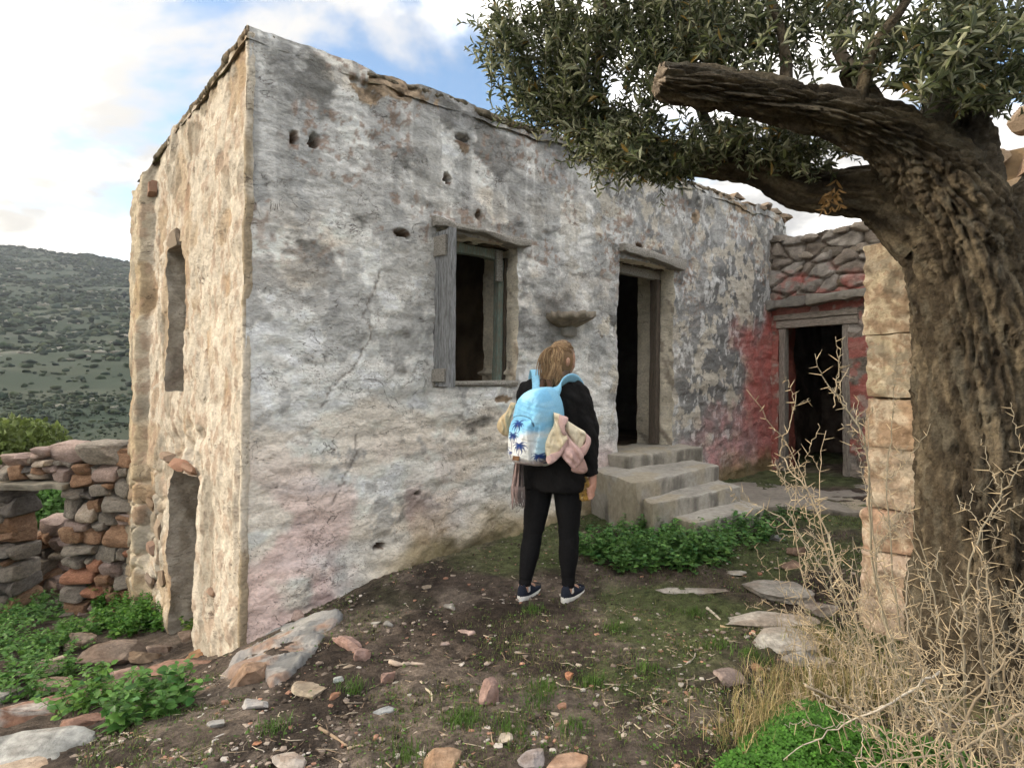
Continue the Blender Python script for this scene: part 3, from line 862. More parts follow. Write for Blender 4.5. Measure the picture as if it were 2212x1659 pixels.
# quoin and loose stones at the end of the parapet
for k in range(4):
    p = fpt(FLEN + .0, .16, 3.62 - .15 * k); stone_on(house, 'coping_stone', p, (.12, .2, .085), (0, 0, math.pi / 2 - A1 + .1 * k), k + 3)
# stones standing out of the plaster on the side wall
for (s, z, a, b) in [(2.66, 3.16, .10, .09), (2.95, 3.12, .13, .08), (1.73, 2.55, .28, .075), (1.95, .73, .10, .05), (1.55, .72, .2, .05), (1.2, .71, .14, .045), (2.3, .45, .11, .07), (2.5, .25, .10, .07), (2.2, .1, .12, .08), (2.45, -.15, .12, .08), (2.1, -.3, .09, .08), (2.5, -.45, .11, .08), (2.3, -.6, .12, .08), (.55, -.05, .05, .04)]:
    stone_on(house, 'wall_stone', fpt(-.0, s, z), (a, .05, b), (0, r_.uniform(-.1, .1), math.pi - A1 + r_.uniform(-.1, .1)), int(r_.integers(10)))

# ------------------------------------------------------------------ timber: lintels, frames, shutter
m_wood = surf('weathered_wood', (.235, .215, .185), .85, .45, 9, .7, 14, .012, stretch=(1, 1, 1), tint=(.13, .115, .10), tscale=5)
def wood_mat(name, col, tint, stretch):
    return surf(name, col, .85, .4, 7, .7, 9, .01, stretch=stretch, tint=tint, tscale=3)
mw_h = wood_mat('grey_timber_long', (.38, .355, .315), (.22, .20, .175), (3, 30, 30))
mw_v = wood_mat('grey_timber_upright', (.30, .305, .31), (.16, .16, .16), (30, 30, 3))
mw_g = wood_mat('green_painted_timber', (.22, .29, .25), (.24, .21, .17), (30, 30, 3))
mw_d = wood_mat('dark_timber', (.12, .095, .07), (.06, .05, .04), (30, 30, 3))
def beam(name, place, p0, p1, w, d, mat, parent, seed=0, wob=.012, n=26, bend=0.0, ends=0.0):
    """hewn timber between two points in (a, out, z) wall coordinates; w across the wall face, d out of the wall"""
    p0 = np.array(p0, float); p1 = np.array(p1, float)
    ax = p1 - p0; Ln = np.linalg.norm(ax); ax /= Ln
    outv = np.array([0, 1.0, 0]); up = np.cross(ax, outv); up /= np.linalg.norm(up)
    prof = np.array([(-1, -1), (-.33, -1), (.33, -1), (1, -1), (1, -.33), (1, .33), (1, 1), (.33, 1), (-.33, 1), (-1, 1), (-1, .33), (-1, -.33)], float)
    prof = np.sign(prof) * np.minimum(np.abs(prof), 1); prof[[0, 3, 6, 9]] *= .93
    V = []
    for i in range(n):
        f = i / (n - 1); c = p0 + ax * Ln * f
        c = c + up * bend * math.sin(math.pi * f)
        wa = 1 + wob / w * 2 * float(fbm(f * Ln * 4, seed * 3.1, 0, 3, 301)); wb = 1 + wob / d * 2 * float(fbm(f * Ln * 4 + 9, seed * 3.1, 0, 3, 302))
        for k, (a, b) in enumerate(prof):
            j = wob * .35 * float(vnoise(f * Ln * 9, k * 1.7, seed, 303))
            V.append(c + up * (a * w / 2 * wa + j) + outv * (b * d / 2 * wb + j))
    V = np.array(V); m = len(prof)
    F = [grid_faces(m, n, True)]
    nV = len(V); V = np.vstack([V, p0, p1]); k = np.arange(m); k2 = (k + 1) % m
    F.append(np.stack([k2, k, np.full(m, nV)], 1)); o = (n - 1) * m; F.append(np.stack([o + k, o + k2, np.full(m, nV + 1)], 1))
    Q = place(V[:, 0], V[:, 1], V[:, 2])
    return adopt(mk(name, Q, F, mat, None, True, sharp=32), parent)
# window
beam('window_lintel', f_place, (1.33, -.02, 2.58), (2.30, -.02, 2.555), .05, .17, mw_h, house, 1, .016)
beam('window_lintel', f_place, (1.34, -.20, 2.55), (2.28, -.20, 2.545), .05, .16, mw_d, house, 2, .01)
def frame_piece(name, p0, p1, w, d, mat, seed, par=house, place=f_place, wob=.006): return beam(name, place, p0, p1, w, d, mat, par, seed, wob)
frame_piece('window_head', (1.40, -.20, 2.475), (2.19, -.20, 2.47), .085, .07, mw_g, 3)
frame_piece('window_post', (2.165, -.20, 1.39), (2.175, -.20, 2.43), .065, .07, mw_g, 4)
frame_piece('window_post', (2.205, -.175, 1.36), (2.215, -.17, 2.45), .035, .05, mw_d, 14)
frame_piece('window_post', (1.41, -.20, 1.39), (1.41, -.20, 2.43), .065, .07, mw_g, 5)
frame_piece('window_sill', (1.36, -.13, 1.362), (2.21, -.13, 1.365), .05, .30, mw_h, 6)
frame_piece('hanging_batten', (2.13, -.15, 2.24), (2.125, -.145, 2.50), .07, .025, mw_h, 7)
# shutter: two boards on battens, standing open at right angles
shut = empty('shutter'); shut.parent = house; shut.location = Vector(fpt(1.40, 0, 1.35)) - Vector(house.location)
place_sh = lambda a, h, z: fpt(1.395 + h, -a, z)     # a runs out of the wall, h along it
def shb(name, p0, p1, w, d, mat, seed):
    o = beam(name, place_sh, p0, p1, w, d, mat, house, seed, .004)
    o.parent = shut; o.matrix_parent_inverse = Matrix.Translation(-(Vector(shut.location) + Vector(house.location))); return o
shb('board', (-.125, -.012, 1.345), (-.125, -.012, 2.505), .115, .026, mw_v, 21)
shb('board', (-.005, -.012, 1.345), (-.005, -.012, 2.505), .115, .026, mw_v, 22)
shb('board', (.115, -.012, 1.34), (.115, -.012, 2.50), .115, .026, mw_v, 23)
shb('stile', (.185, .002, 1.335), (.185, .002, 2.51), .032, .062, mw_v, 24)
shb('batten', (-.16, -.034, 2.40), (.165, -.034, 2.385), .15, .022, mw_h, 25)
shb('batten', (-.16, -.034, 1.42), (.165, -.034, 1.425), .10, .022, mw_h, 26)
# house door
beam('door_lintel', f_place, (3.55, .015, 2.715), (4.62, .02, 2.665), .105, .16, mw_h, house, 8, .014)
beam('door_lintel', f_place, (3.56, -.22, 2.66), (4.6, -.22, 2.66), .08, .2, mw_d, house, 9, .01)
frame_piece('door_head', (3.57, -.21, 2.57), (4.50, -.21, 2.565), .10, .07, mw_h, 10)
frame_piece('door_post', (4.465, -.215, .70), (4.47, -.21, 2.52), .075, .10, wood_mat('brown_timber', (.15, .12, .095), (.09, .075, .06), (30, 30, 3)), 11)
frame_piece('door_post', (3.60, -.215, .70), (3.60, -.21, 2.52), .06, .08, mw_d, 12)
m_conc = surf('worn_concrete', None, .9, .25, 22, .5, 60, .01)
def slab(name, place, lo, hi, mat, parent, seed, col, amp=.012, step=.03, r=.022):
    """soft edged, uneven block in a local frame; six displaced faces"""
    lo = np.array(lo, float); hi = np.array(hi, float); n = np.maximum(2, np.ceil((hi - lo) / step).astype(int))
    B = Bag()
    for ax in range(3):
        u, v = [(1, 2), (2, 0), (0, 1)][ax]
        uu = np.linspace(0, 1, n[u] + 1); vv = np.linspace(0, 1, n[v] + 1); UU, VV = np.meshgrid(uu, vv)
        for sgn in (0, 1):
            P = np.zeros(UU.shape + (3,)); P[..., u] = UU; P[..., v] = VV; P[..., ax] = sgn
            F = grid_faces(n[u] + 1, n[v] + 1)
            if not sgn: F = F[:, ::-1]
            B.add(P.reshape(-1, 3), F)
    V = np.vstack(B.V); size = hi - lo
    Q = lo + V * size; c = (lo + hi) / 2
    # round the edges
    q = np.abs(Q - c) - (size / 2 - r); qq = np.maximum(q, 0); ln = np.linalg.norm(qq, axis=1); k = np.where(ln > r, r / np.maximum(ln, 1e-9), 1)
    inner = np.clip(Q - c, -(size / 2 - r), size / 2 - r); off = (Q - c) - inner
    Q = c + inner + off * k[:, None]
    for a in range(3): Q[:, a] += amp * fbm(Q[:, 0] * 5 + a * 11, Q[:, 1] * 5, Q[:, 2] * 5 + seed, 4, 320 + a)
    cc = np.zeros((len(Q), 3)) + np.array(col); cc = cc * (1 + .25 * fbm(Q[:, 0] * 3, Q[:, 1] * 3, Q[:, 2] * 3 + seed, 5, 331))[:, None]
    # dark vertical streaks on upright faces
    vert = (V[:, 2] > .001) & (V[:, 2] < .999)
    streak = sst(-.1, .45, fbm(Q[:, 0] * 9, Q[:, 1] * 9, Q[:, 2] * 1.2 + seed, 4, 333)) * vert
    cc = lerp3(cc, np.array(col) * .38, streak * .8)
    cc = lerp3(cc, (.36, .30, .20), sst(.2, .5, fbm(Q[:, 0] * 2.5 + 4, Q[:, 1] * 2.5, Q[:, 2] * 2.5, 4, 335)) * .5)
    Q = place(Q)
    return mk(name, Q, [np.concatenate(v) for v in B.F.values() if v], mat, parent, True, cc)
# corbel: a small bowl shaped stone bracket on the front wall
def corbel():
    tL, zT = ftz(1178, 672); tR, _ = ftz(1268, 672)
    cx = (tL + tR) / 2; hw = (tR - tL) / 2
    n = 40; rows = 16
    V = []
    for j in range(rows):
        f = j / (rows - 1)
        for i in range(n):
            a = math.pi * i / (n - 1)
            # half bowl: flat rim, tapering below
            k = 1 - .62 * f ** 1.5
            u = -math.cos(a) * hw * k; o = math.sin(a) ** .7 * .21 * (1 - .75 * f ** 1.2)
            nz = float(fbm(u * 9, f * 3, o * 9, 3, 401))
            V.append((cx + u * (1 + .08 * nz), o * (1 + .12 * nz) - .01, zT - .045 - f * .085 + .012 * nz + .02 * (u / hw)))
    V = np.array(V); F = [grid_faces(n, rows)]
    # rim top
    rim = V[:n].copy(); rim[:, 2] += .045; inner = rim.copy(); inner[:, 0] = cx + (rim[:, 0] - cx) * .78; inner[:, 1] *= .72; inner[:, 2] -= .004
    b = len(V); V = np.vstack([V, rim, inner, [[cx, .02, zT - .03]]])
    i = np.arange(n - 1)
    F.append(np.stack([i + 1, i, b + i, b + i + 1], 1)); F.append(np.stack([b + i + 1, b + i, b + n + i, b + n + i + 1], 1))
    F.append(np.stack([b + n + i + 1, b + n + i, np.full(n - 1, b + 2 * n)], 1))
    P = f_place(V[:, 0], V[:, 1], V[:, 2])
    c = np.zeros((len(P), 3)) + np.array([.24, .205, .16]); c = c * (1 + .4 * fbm(P[:, 0] * 14, P[:, 1] * 14, P[:, 2] * 14, 4, 403))[:, None]
    o = adopt(mk('corbel', P, F, m_conc, None, True, c), house); o['label'] = 'half round brown stone bracket above the person'
    V2, F2 = rock_vf(405, 2, .5, 5, .1); V2 = V2 * np.array([.10, .045, .06]) + np.array([cx + .01, .0, zT - .155])
    adopt(mk('corbel_foot', f_place(V2[:, 0], V2[:, 1], V2[:, 2]), F2, m_conc, None, True, np.zeros((len(V2), 3)) + np.array([.30, .28, .25])), house)
corbel()

# ------------------------------------------------------------------ steps to the house door
steps = empty('concrete_steps', (1.5, 5.3, 0)); tag(steps, 'worn grey concrete steps up to the open house door', 'steps')
def quad_place(A, B, C, D):
    """A back left, B front left, C front right, D back right -> maps local x 0..1.5, y 0..1 to the quad"""
    A, B, C, D = [np.array(p, float) for p in (A, B, C, D)]
    def f(Q):
        u = (Q[:, 0] / 1.5)[:, None]; v = (Q[:, 1])[:, None]
        p = (1 - v) * ((1 - u) * A + u * D) + v * ((1 - u) * B + u * C)
        return np.column_stack([p, Q[:, 2]])
    return f
CC = (.35, .325, .285)
adopt(slab('landing', quad_place((.72, 5.84), (1.0, 4.88), (2.05, 5.99), (1.86, 6.84)), (0, 0, -.1), (1.5, 1, .56), m_conc, None, 1, CC), steps)
adopt(slab('tread', quad_place((1.03, 5.2), (1.10, 4.74), (2.12, 5.61), (1.99, 6.25)), (0, 0, -.1), (1.5, 1, .42), m_conc, None, 2, CC), steps)
adopt(slab('tread', quad_place((1.20, 5.1), (1.42, 4.68), (2.22, 5.33), (2.1, 5.85)), (0, 0, -.1), (1.5, 1, .285), m_conc, None, 3, CC), steps)
adopt(slab('threshold', lambda Q: fpt(Q[:, 0], -Q[:, 1], Q[:, 2]), (3.42, -.45, .40), (4.70, .26, .685), m_conc, None, 4, (.31, .285, .24)), steps)

# ------------------------------------------------------------------ annex with the red doorway
J0 = F0 + D1 * 6.80
annex = empty('red_annex', (J0[0], J0[1], 0)); tag(annex, 'low stone annex with a red limewashed doorway and grey door frame', 'annex')
def a_place(r, h, z):
    r = np.asarray(r, float); h = np.asarray(h, float)
    return np.stack([J0[0] - D2[0] * r - D1[0] * h, J0[1] - D2[1] * r - D1[1] * h, np.asarray(z, float) + 0 * r], -1)
ADOOR = (.10, .97, .10, 2.22)
def an_disp(A, Z, Aq, Zq):
    wx = A + .05 * fbm(A * 3, Z * 3, 0, 2, 461); wz = Z + .04 * fbm(A * 3 + 9, Z * 3, 0, 2, 462)
    f1, f2, idd = worley(wx / .27, wz / .17, 463)
    up = sst(2.35, 2.55, Z)
    n = fbm(A * 2, Z * 4, 0, 4, 466) * 3; k = np.floor(n)
    return up * (.055 * sst(.0, .28, f2 - f1) - .03 + .03 * idd) + .02 * fbm(A * 2, Z * 2, 0, 3, 464) + .006 * (k + sst(0, .2, n - k)) + .006 * fbm(A * 14, Z * 14, 0, 3, 465)
def an_col(A, Z, h):
    wx = A + .05 * fbm(A * 3, Z * 3, 0, 2, 461); wz = Z + .04 * fbm(A * 3 + 9, Z * 3, 0, 2, 462)
    f1, f2, idd = worley(wx / .27, wz / .17, 463)
    c = np.zeros(A.shape + (3,)) + np.array([.23, .195, .165])
    c = lerp3(c, (.31, .28, .25), sst(.5, .8, idd)); c = lerp3(c, (.15, .125, .105), sst(.10, .0, f2 - f1))
    c = c * (1 + .35 * fbm(A * 12, Z * 12, 0, 4, 470))[..., None]
    rd = sst(2.72, 2.45, Z + .28 * fbm(A * 3, Z * 3, 0, 4, 471))
    c = lerp3(c, (.40, .125, .105), rd * sst(-.35, .1, fbm(A * 4 + 2, Z * 5, 0, 5, 472)) * .85)
    c = lerp3(c, (.42, .20, .17), sst(.25, .4, fbm(A * 6 + 9, Z * 6, 0, 4, 473)) * sst(3.0, 2.6, Z) * .8)
    c = lerp3(c, (.50, .42, .37), sst(.30, .38, fbm(A * 9, Z * 7, 0, 4, 474)) * sst(2.7, 2.3, Z) * .7)
    return np.clip(c, .02, .8)
an_wall, _ = panel('annex_wall', a_place, (-.05, 2.7), (-.2, 3.30), .016, [ADOOR], an_disp, an_col, lambda A: -.02 * A + .03 * fbm(A * 3, 0 * A, 0, 3, 475), m_plaster, annex, seed=480, rev_depth=.5, rev_col=(.30, .10, .08))
def abox(name, r0, r1, h0, h1, z0, z1, mat):
    V, F = box_vf((r0, h0, z0), (r1, h1, z1)); return adopt(mk(name, a_place(V[:, 0], V[:, 1], V[:, 2]), F, mat, None, False), annex)
m_annex_in = surf('dark_annex_wall', (.085, .06, .05), .95, .4, 5, .5, 20, .02, tint=(.16, .12, .10), tscale=2.5)  # dark mottled brown for the annex interior
abox('back_wall', -.45, 2.7, -2.6, -2.4, -.2, 3.18, m_annex_in); abox('side_wall', -.46, -.3, -2.39, -.41, -.2, 3.18, m_annex_in); abox('side_wall', 2.5, 2.69, -2.39, -.03, -.2, 3.18, m_annex_in)
abox('roof', -.45, 2.72, -2.6, -.04, 3.19, 3.28, m_roof); abox('inner_floor', -.3, 2.5, -2.39, .3, -.1, .16, m_annex_in)
abox('inner_skin', -.3, ADOOR[0] - .02, -.53, -.5, .17, 3.17, m_annex_in); abox('inner_skin', ADOOR[1] + .02, 2.49, -.53, -.5, .17, 3.17, m_annex_in); abox('inner_skin', ADOOR[0] - .02, ADOOR[1] + .02, -.53, -.5, ADOOR[3] + .03, 3.17, m_annex_in)
beam('stone_lintel', a_place, (-.10, .07, 2.40), (.52, .07, 2.425), .13, .20, surf('grey_lintel', (.20, .185, .165), .92, .35, 12, .7, 40, .015), annex, 31, .02)
beam('stone_lintel', a_place, (.53, .075, 2.425), (1.28, .07, 2.45), .14, .21, surf('grey_lintel_b', (.23, .21, .18), .92, .35, 12, .7, 40, .015), annex, 32, .02)
mw_p = wood_mat('pale_timber', (.30, .265, .23), (.17, .15, .13), (30, 30, 3)); mw_p2 = wood_mat('pale_timber_long', (.33, .29, .25), (.19, .165, .14), (4, 4, 30))
beam('frame_head', a_place, (.05, -.02, 2.235), (1.08, -.02, 2.245), .075, .11, mw_p2, annex, 33, .006)
beam('frame_head', a_place, (.08, -.035, 2.145), (1.08, -.035, 2.15), .10, .12, mw_p2, annex, 34, .006)
beam('frame_post', a_place, (.145, -.05, .2), (.15, -.05, 2.09), .085, .12, mw_p, annex, 35, .006)
beam('frame_post', a_place, (.945, -.05, .2), (.935, -.05, 2.09), .085, .12, mw_p, annex, 36, .006)
# rubble of the annex parapet
for k, (r, z, a, b) in enumerate([(.16, 3.27, .19, .065), (.50, 3.24, .20, .07), (.85, 3.26, .18, .06), (1.15, 3.24, .17, .07), (1.5, 3.22, .22, .08), (.12, 3.05, .16, .09), (.45, 3.03, .15, .08), (.78, 3.02, .17, .10), (1.1, 3.0, .16, .09), (.30, 2.84, .17, .08), (.66, 2.82, .16, .09), (.98, 2.80, .15, .08), (.15, 2.66, .14, .07), (.50, 2.62, .15, .07), (1.2, 2.7, .15, .1), (.85, 2.61, .15, .06)]):
    stone_on(annex, 'wall_stone', a_place(r, -.012 if z < 3.2 else -.02, z), (a * .80, .050 if z < 3.2 else .16, b * (.76 if z < 3.2 else .92)), (0, r_.uniform(-.12, .12), -A1 + r_.uniform(-.1, .1)), k, surf('annex_rubble_%d' % k, tuple(np.array([.25, .22, .19]) * r_.uniform(.7, 1.35) * np.array([1, .97, .93])), .92, .4, 9, .7, 30, .02) if k < 14 else None)

# paved terrace before the annex
m_flag = surf('flagstone', None, .9, .3, 10, .5, 35, .012, rand=[(.27, .24, .20), (.33, .29, .24), (.22, .20, .18), (.36, .30, .25)])
terr = adopt(slab('terrace', quad_place((2.45, 7.1), (2.25, 5.75), (3.45, 5.35), (4.1, 6.9)), (0, 0, -.1), (1.5, 1, .215), m_conc, None, 7, (.23, .205, .175)), annex)

# ------------------------------------------------------------------ gate pier
m_pier = surf('sandy_pier_stone', None, .92, .3, 30, .9, 45, .016, speck=((.27, .195, .135), 30, .54, .7))
PX0 = np.array([at(1866, 900, 3.34)[0], 3.34])
pier = empty('stone_gate_pier', (PX0[0], PX0[1], 0)); tag(pier, 'tall pier of sandy cut stone blocks behind the olive trunk', 'pier')
pe = -D2      # along the lit face
pin = D1      # into the pier
def p_place(Q): return np.column_stack([PX0[0] + pe[0] * Q[:, 0] + pin[0] * Q[:, 1], PX0[1] + pe[1] * Q[:, 0] + pin[1] * Q[:, 1], Q[:, 2]])
zc = [-.15, .455, .685, 1.02, 1.285, 1.63, 2.13]
pcol = [(.50, .39, .31), (.42, .28, .20), (.46, .36, .27), (.38, .27, .18), (.40, .34, .24), (.50, .42, .30)]
for k in range(6):
    j = r_.uniform(-.012, .012, 2)
    V = slab('pier_block', lambda Q: Q, (0 + j[0], 0 + j[1], zc[k] + .0012), (.43, .46, zc[k + 1] - .0012), m_pier, None, 40 + k, pcol[k], .012, .018, .009)
    co = np.array([v.co[:] for v in V.data.vertices]); cl = np.zeros((len(co), 4), np.float32); V.data.color_attributes['Col'].data.foreach_get('color', cl.ravel())
    base = np.zeros((len(co), 3)) + np.array(pcol[k]); q = co
    base = base * (1 + .18 * fbm(q[:, 0] * 20, q[:, 1] * 20, q[:, 2] * 20, 4, 501 + k))[:, None]
    base = lerp3(base, (.23, .155, .10), sst(.10, .24, fbm(q[:, 0] * 11, q[:, 1] * 11, q[:, 2] * 16, 5, 511, .6)) * .8)
    base = lerp3(base, (.62, .54, .42), sst(.15, .35, fbm(q[:, 0] * 16 + 5, q[:, 1] * 16, q[:, 2] * 16, 4, 521)) * .6)
    base = lerp3(base, (.17, .15, .12), sst(.2, .4, fbm(q[:, 0] * 6 + 5, q[:, 1] * 6, q[:, 2] * 9, 5, 531)) * .5)
    a4 = np.ones((len(co), 4), np.float32); a4[:, :3] = base; V.data.color_attributes['Col'].data.foreach_set('color', a4.ravel())
    rel = .018 * fbm(q[:, 0] * 18, q[:, 1] * 25, q[:, 2] * 25, 3, 541)
    d = q - q.mean(0); d[:, 2] = 0; d /= np.linalg.norm(d, axis=1)[:, None] + 1e-9
    q = q + d * rel[:, None]
    V.data.vertices.foreach_set('co', p_place(q).astype(np.float32).ravel()); V.data.update()
    adopt(V, pier)

# ------------------------------------------------------------------ ruined wall behind the olive tree
ruin = empty('ruined_wall', (3.4, 4.0, 0)); tag(ruin, 'high ruined wall of ochre rubble behind the olive tree', 'wall')
R0 = np.array([2.78, 4.2]); RD = np.array([.88, -.475]); RN = np.array([-.475, -.88])
def r_place(a, h, z):
    a = np.asarray(a, float); h = np.asarray(h, float); return np.stack([R0[0] + RD[0] * a + RN[0] * h, R0[1] + RD[1] * a + RN[1] * h, np.asarray(z, float) + 0 * a], -1)
m_ruin = surf('ruin_rubble', None, .92, .3, 14, .6, 40, .02, rand=[(.34, .25, .17), (.38, .30, .21), (.28, .21, .15), (.40, .34, .25), (.31, .20, .14)])
V, F = box_vf((0, -.55, -.2), (3.0, -.12, 3.12)); V = r_place(V[:, 0], V[:, 1], V[:, 2] - .25 * sst(.9, 0, V[:, 0]))
adopt(mk('wall_core', V, F, surf('ruin_mortar', (.28, .20, .12), .95, .3, 10, .5, 30, .02), None, False), ruin)
z = -.1; row = 0
while z < 3.15:
    hgt = r_.uniform(.16, .26); a = r_.uniform(-.1, .05) ; 
    while a < 3.0:
        w = r_.uniform(.2, .42)
        top = 3.2 - .25 * (1 - min(1, max(0, a / .6)))
        if z + hgt * .5 < top and (z > 1.6 or a < .8):
            stone_on(ruin, 'wall_stone', r_place(a + w / 2, -.13 + r_.uniform(-.02, .03), z + hgt / 2), (w / 2 * 1.08, .15, hgt / 2 * 1.1), (0, r_.uniform(-.12, .12), math.atan2(RD[1], RD[0]) + r_.uniform(-.08, .08)), int(r_.integers(10)), m_ruin)
        a += w
    z += hgt * .97; row += 1

# ------------------------------------------------------------------ dry stone wall on the left
dry = empty('dry_stone_wall', (-4.6, 6.2, -1.0)); tag(dry, 'dry stone wall with a gap below a long lintel slab', 'wall')
cls = {'b': [(0.351, 0.209, 0.128), (0.405, 0.257, 0.162)], 'g': [(0.290, 0.250, 0.203), (0.338, 0.297, 0.250)], 'r': [(0.459, 0.223, 0.135), (0.405, 0.203, 0.135)], 'p': [(0.419, 0.311, 0.263), (0.378, 0.290, 0.257)], 't': [(0.567, 0.459, 0.351), (0.513, 0.432, 0.351)], 'd': [(0.176, 0.155, 0.135), (0.216, 0.189, 0.162)]}
m_cls = {}
for k, v in cls.items():
    m_cls[k] = surf('wall_stone_' + {'b': 'brown', 'g': 'grey', 'r': 'red', 'p': 'pink', 't': 'tan', 'd': 'dark'}[k], None, .9, .35, 9, .7, 30, .02, coords='Object', rand=v, tint=tuple(np.array(v[0]) * .72), tscale=3)
DS = [(10, 180, 210, 305, 'p'), (150, 195, 255, 275, 't'), (240, 135, 385, 210, 'p'), (250, 190, 380, 240, 'p'), (380, 90, 690, 260, 'p'), (630, 95, 985, 270, 'g'), (930, 150, 1160, 310, 'b'),
 (-40, 285, 60, 410, 'g'), (60, 285, 200, 415, 'b'), (195, 280, 285, 350, 'd'), (245, 240, 430, 300, 't'), (265, 290, 375, 355, 'b'), (365, 265, 480, 360, 'p'), (475, 255, 545, 305, 'g'), (530, 250, 625, 310, 'g'), (435, 290, 585, 420, 'p'), (195, 350, 390, 415, 't'), (595, 270, 750, 360, 'b'), (740, 275, 860, 350, 'g'), (785, 280, 1005, 440, 'p'), (995, 305, 1095, 380, 'g'), (590, 345, 775, 470, 'b'), (1095, 315, 1180, 450, 'b'),
 (510, 475, 660, 550, 'g'), (660, 500, 780, 580, 'd'), (745, 440, 910, 555, 'g'), (870, 440, 950, 490, 'b'), (945, 395, 1115, 565, 'g'), (1115, 455, 1185, 545, 'g'), (900, 490, 945, 530, 't'),
 (510, 550, 655, 750, 'g'), (640, 600, 790, 755, 't'), (730, 570, 855, 680, 'b'), (855, 540, 1185, 690, 'g'), (1100, 560, 1180, 640, 'p'), (820, 670, 975, 800, 'g'), (970, 690, 1100, 770, 'b'), (990, 700, 1185, 815, 'p'), (680, 725, 715, 765, 't'),
 (515, 750, 750, 825, 'p'), (755, 770, 890, 850, 'g'), (500, 820, 660, 960, 'b'), (660, 820, 850, 960, 'b'), (855, 785, 1185, 970, 'b'), (1105, 795, 1180, 865, 't'),
 (520, 960, 785, 1055, 'g'), (780, 955, 1000, 1110, 'g'), (985, 975, 1070, 1070, 'g'), (1035, 1000, 1115, 1095, 'r'), (1115, 985, 1185, 1085, 'g'),
 (520, 1060, 700, 1165, 'g'), (710, 1060, 780, 1100, 'g'), (705, 1100, 850, 1205, 'r'), (845, 1105, 1000, 1230, 'p'), (1000, 1090, 1185, 1225, 'g'),
 (500, 1170, 795, 1305, 'r'), (800, 1200, 950, 1290, 'b'), (950, 1210, 1180, 1335, 'g'), (820, 1285, 950, 1365, 'b'),
 (500, 1310, 690, 1430, 'g'), (690, 1315, 850, 1430, 'r'), (905, 1350, 1010, 1440, 'b'), (1010, 1340, 1180, 1450, 'r'),
 (505, 1425, 745, 1540, 'b'), (740, 1450, 800, 1500, 'p'), (750, 1470, 860, 1560, 'p'), (860, 1430, 1000, 1560, 'b'), (1000, 1450, 1180, 1600, 'g'), (500, 1530, 635, 1610, 'g'), (635, 1545, 715, 1620, 'p'), (715, 1540, 860, 1640, 'g'), (500, 1600, 700, 1700, 'b')]
DJ = [(-60, 490, 240, 600, 'd'), (-60, 600, 120, 770, 'g'), (105, 570, 310, 730, 'd'), (-120, 700, 320, 870, 'b'), (85, 800, 320, 965, 'b'), (-80, 880, 90, 980, 'p'), (-100, 970, 225, 1090, 'g'), (190, 985, 320, 1110, 'g'), (-60, 1080, 100, 1160, 'd'), (105, 1095, 195, 1135, 'b'), (-130, 1130, 325, 1300, 'g'), (170, 1260, 330, 1390, 'd'), (-80, 1290, 175, 1400, 'd'), (-60, 1390, 170, 1520, 'g'), (150, 1390, 320, 1520, 'b')]
DB = [(300, 740, 500, 870, 'p'), (330, 840, 420, 960, 'b'), (420, 890, 540, 1000, 'p'), (330, 970, 420, 1080, 'd'), (410, 1010, 540, 1090, 'g'), (370, 1080, 540, 1180, 'p'), (330, 1180, 410, 1250, 'b'), (330, 1240, 520, 1370, 'p'), (380, 760, 600, 850, 't'), (240, 860, 350, 1000, 'b'), (230, 1000, 340, 1120, 'd'), (240, 1110, 380, 1240, 'g'), (220, 1230, 350, 1370, 'b')]
def crop_px(cx, cy): return (cx * .2591) * .9831, (950 + cy * .2592) * .9831
DROCK = [mk('dry_stone_mesh', *rock_vf(700 + i, 4, .30, 8, .06, (.66, .93)), m_cls['g'], link=False, sharp=24) for i in range(12)]
def dry_stone(x0, y0, x1, y1, c, Y, k, thick=.20, rz=0.0):
    a = at(*crop_px(x0, y0), Y); b = at(*crop_px(x1, y1), Y)
    o = bpy.data.objects.new('stone', DROCK[k % 12]); COL.objects.link(o)
    sx, sz = abs(b[0] - a[0]) / 2, abs(a[2] - b[2]) / 2
    o.location = Vector(((a[0] + b[0]) / 2, Y + thick * .8, (a[2] + b[2]) / 2)) - Vector(dry.location)
    fl = 1 if (k * 7) % 3 else -1
    o.scale = (sx * 1.05 * fl, thick, sz * 1.08); o.rotation_euler = (r_.uniform(-.12, .12), r_.uniform(-.10, .10), rz + r_.uniform(-.12, .12)); o.parent = dry
    o.material_slots[0].link = 'OBJECT'; o.material_slots[0].material = m_cls[c]
    return o
for k, s in enumerate(DS): dry_stone(*s, 6.12 + r_.uniform(-.05, .05), k)
for k, s in enumerate(DJ): dry_stone(s[0] * .55 - 70, s[1], s[2] * .55 - 70, s[3], s[4], 6.1 + r_.uniform(-.04, .04), k + 5, .24, .05)
for k, s in enumerate(DB): dry_stone(*s, 7.0 + r_.uniform(-.15, .15), k + 3, .2)
# lintel slab over the gap
a = at(*crop_px(-150, 425), 6.1); b = at(*crop_px(592, 480), 6.1)
o = slab('lintel_slab', lambda Q: Q, (a[0], 6.02, b[2]), (b[0], 6.5, a[2]), m_conc, None, 60, (.24, .215, .17), .02, .04); adopt(o, dry)
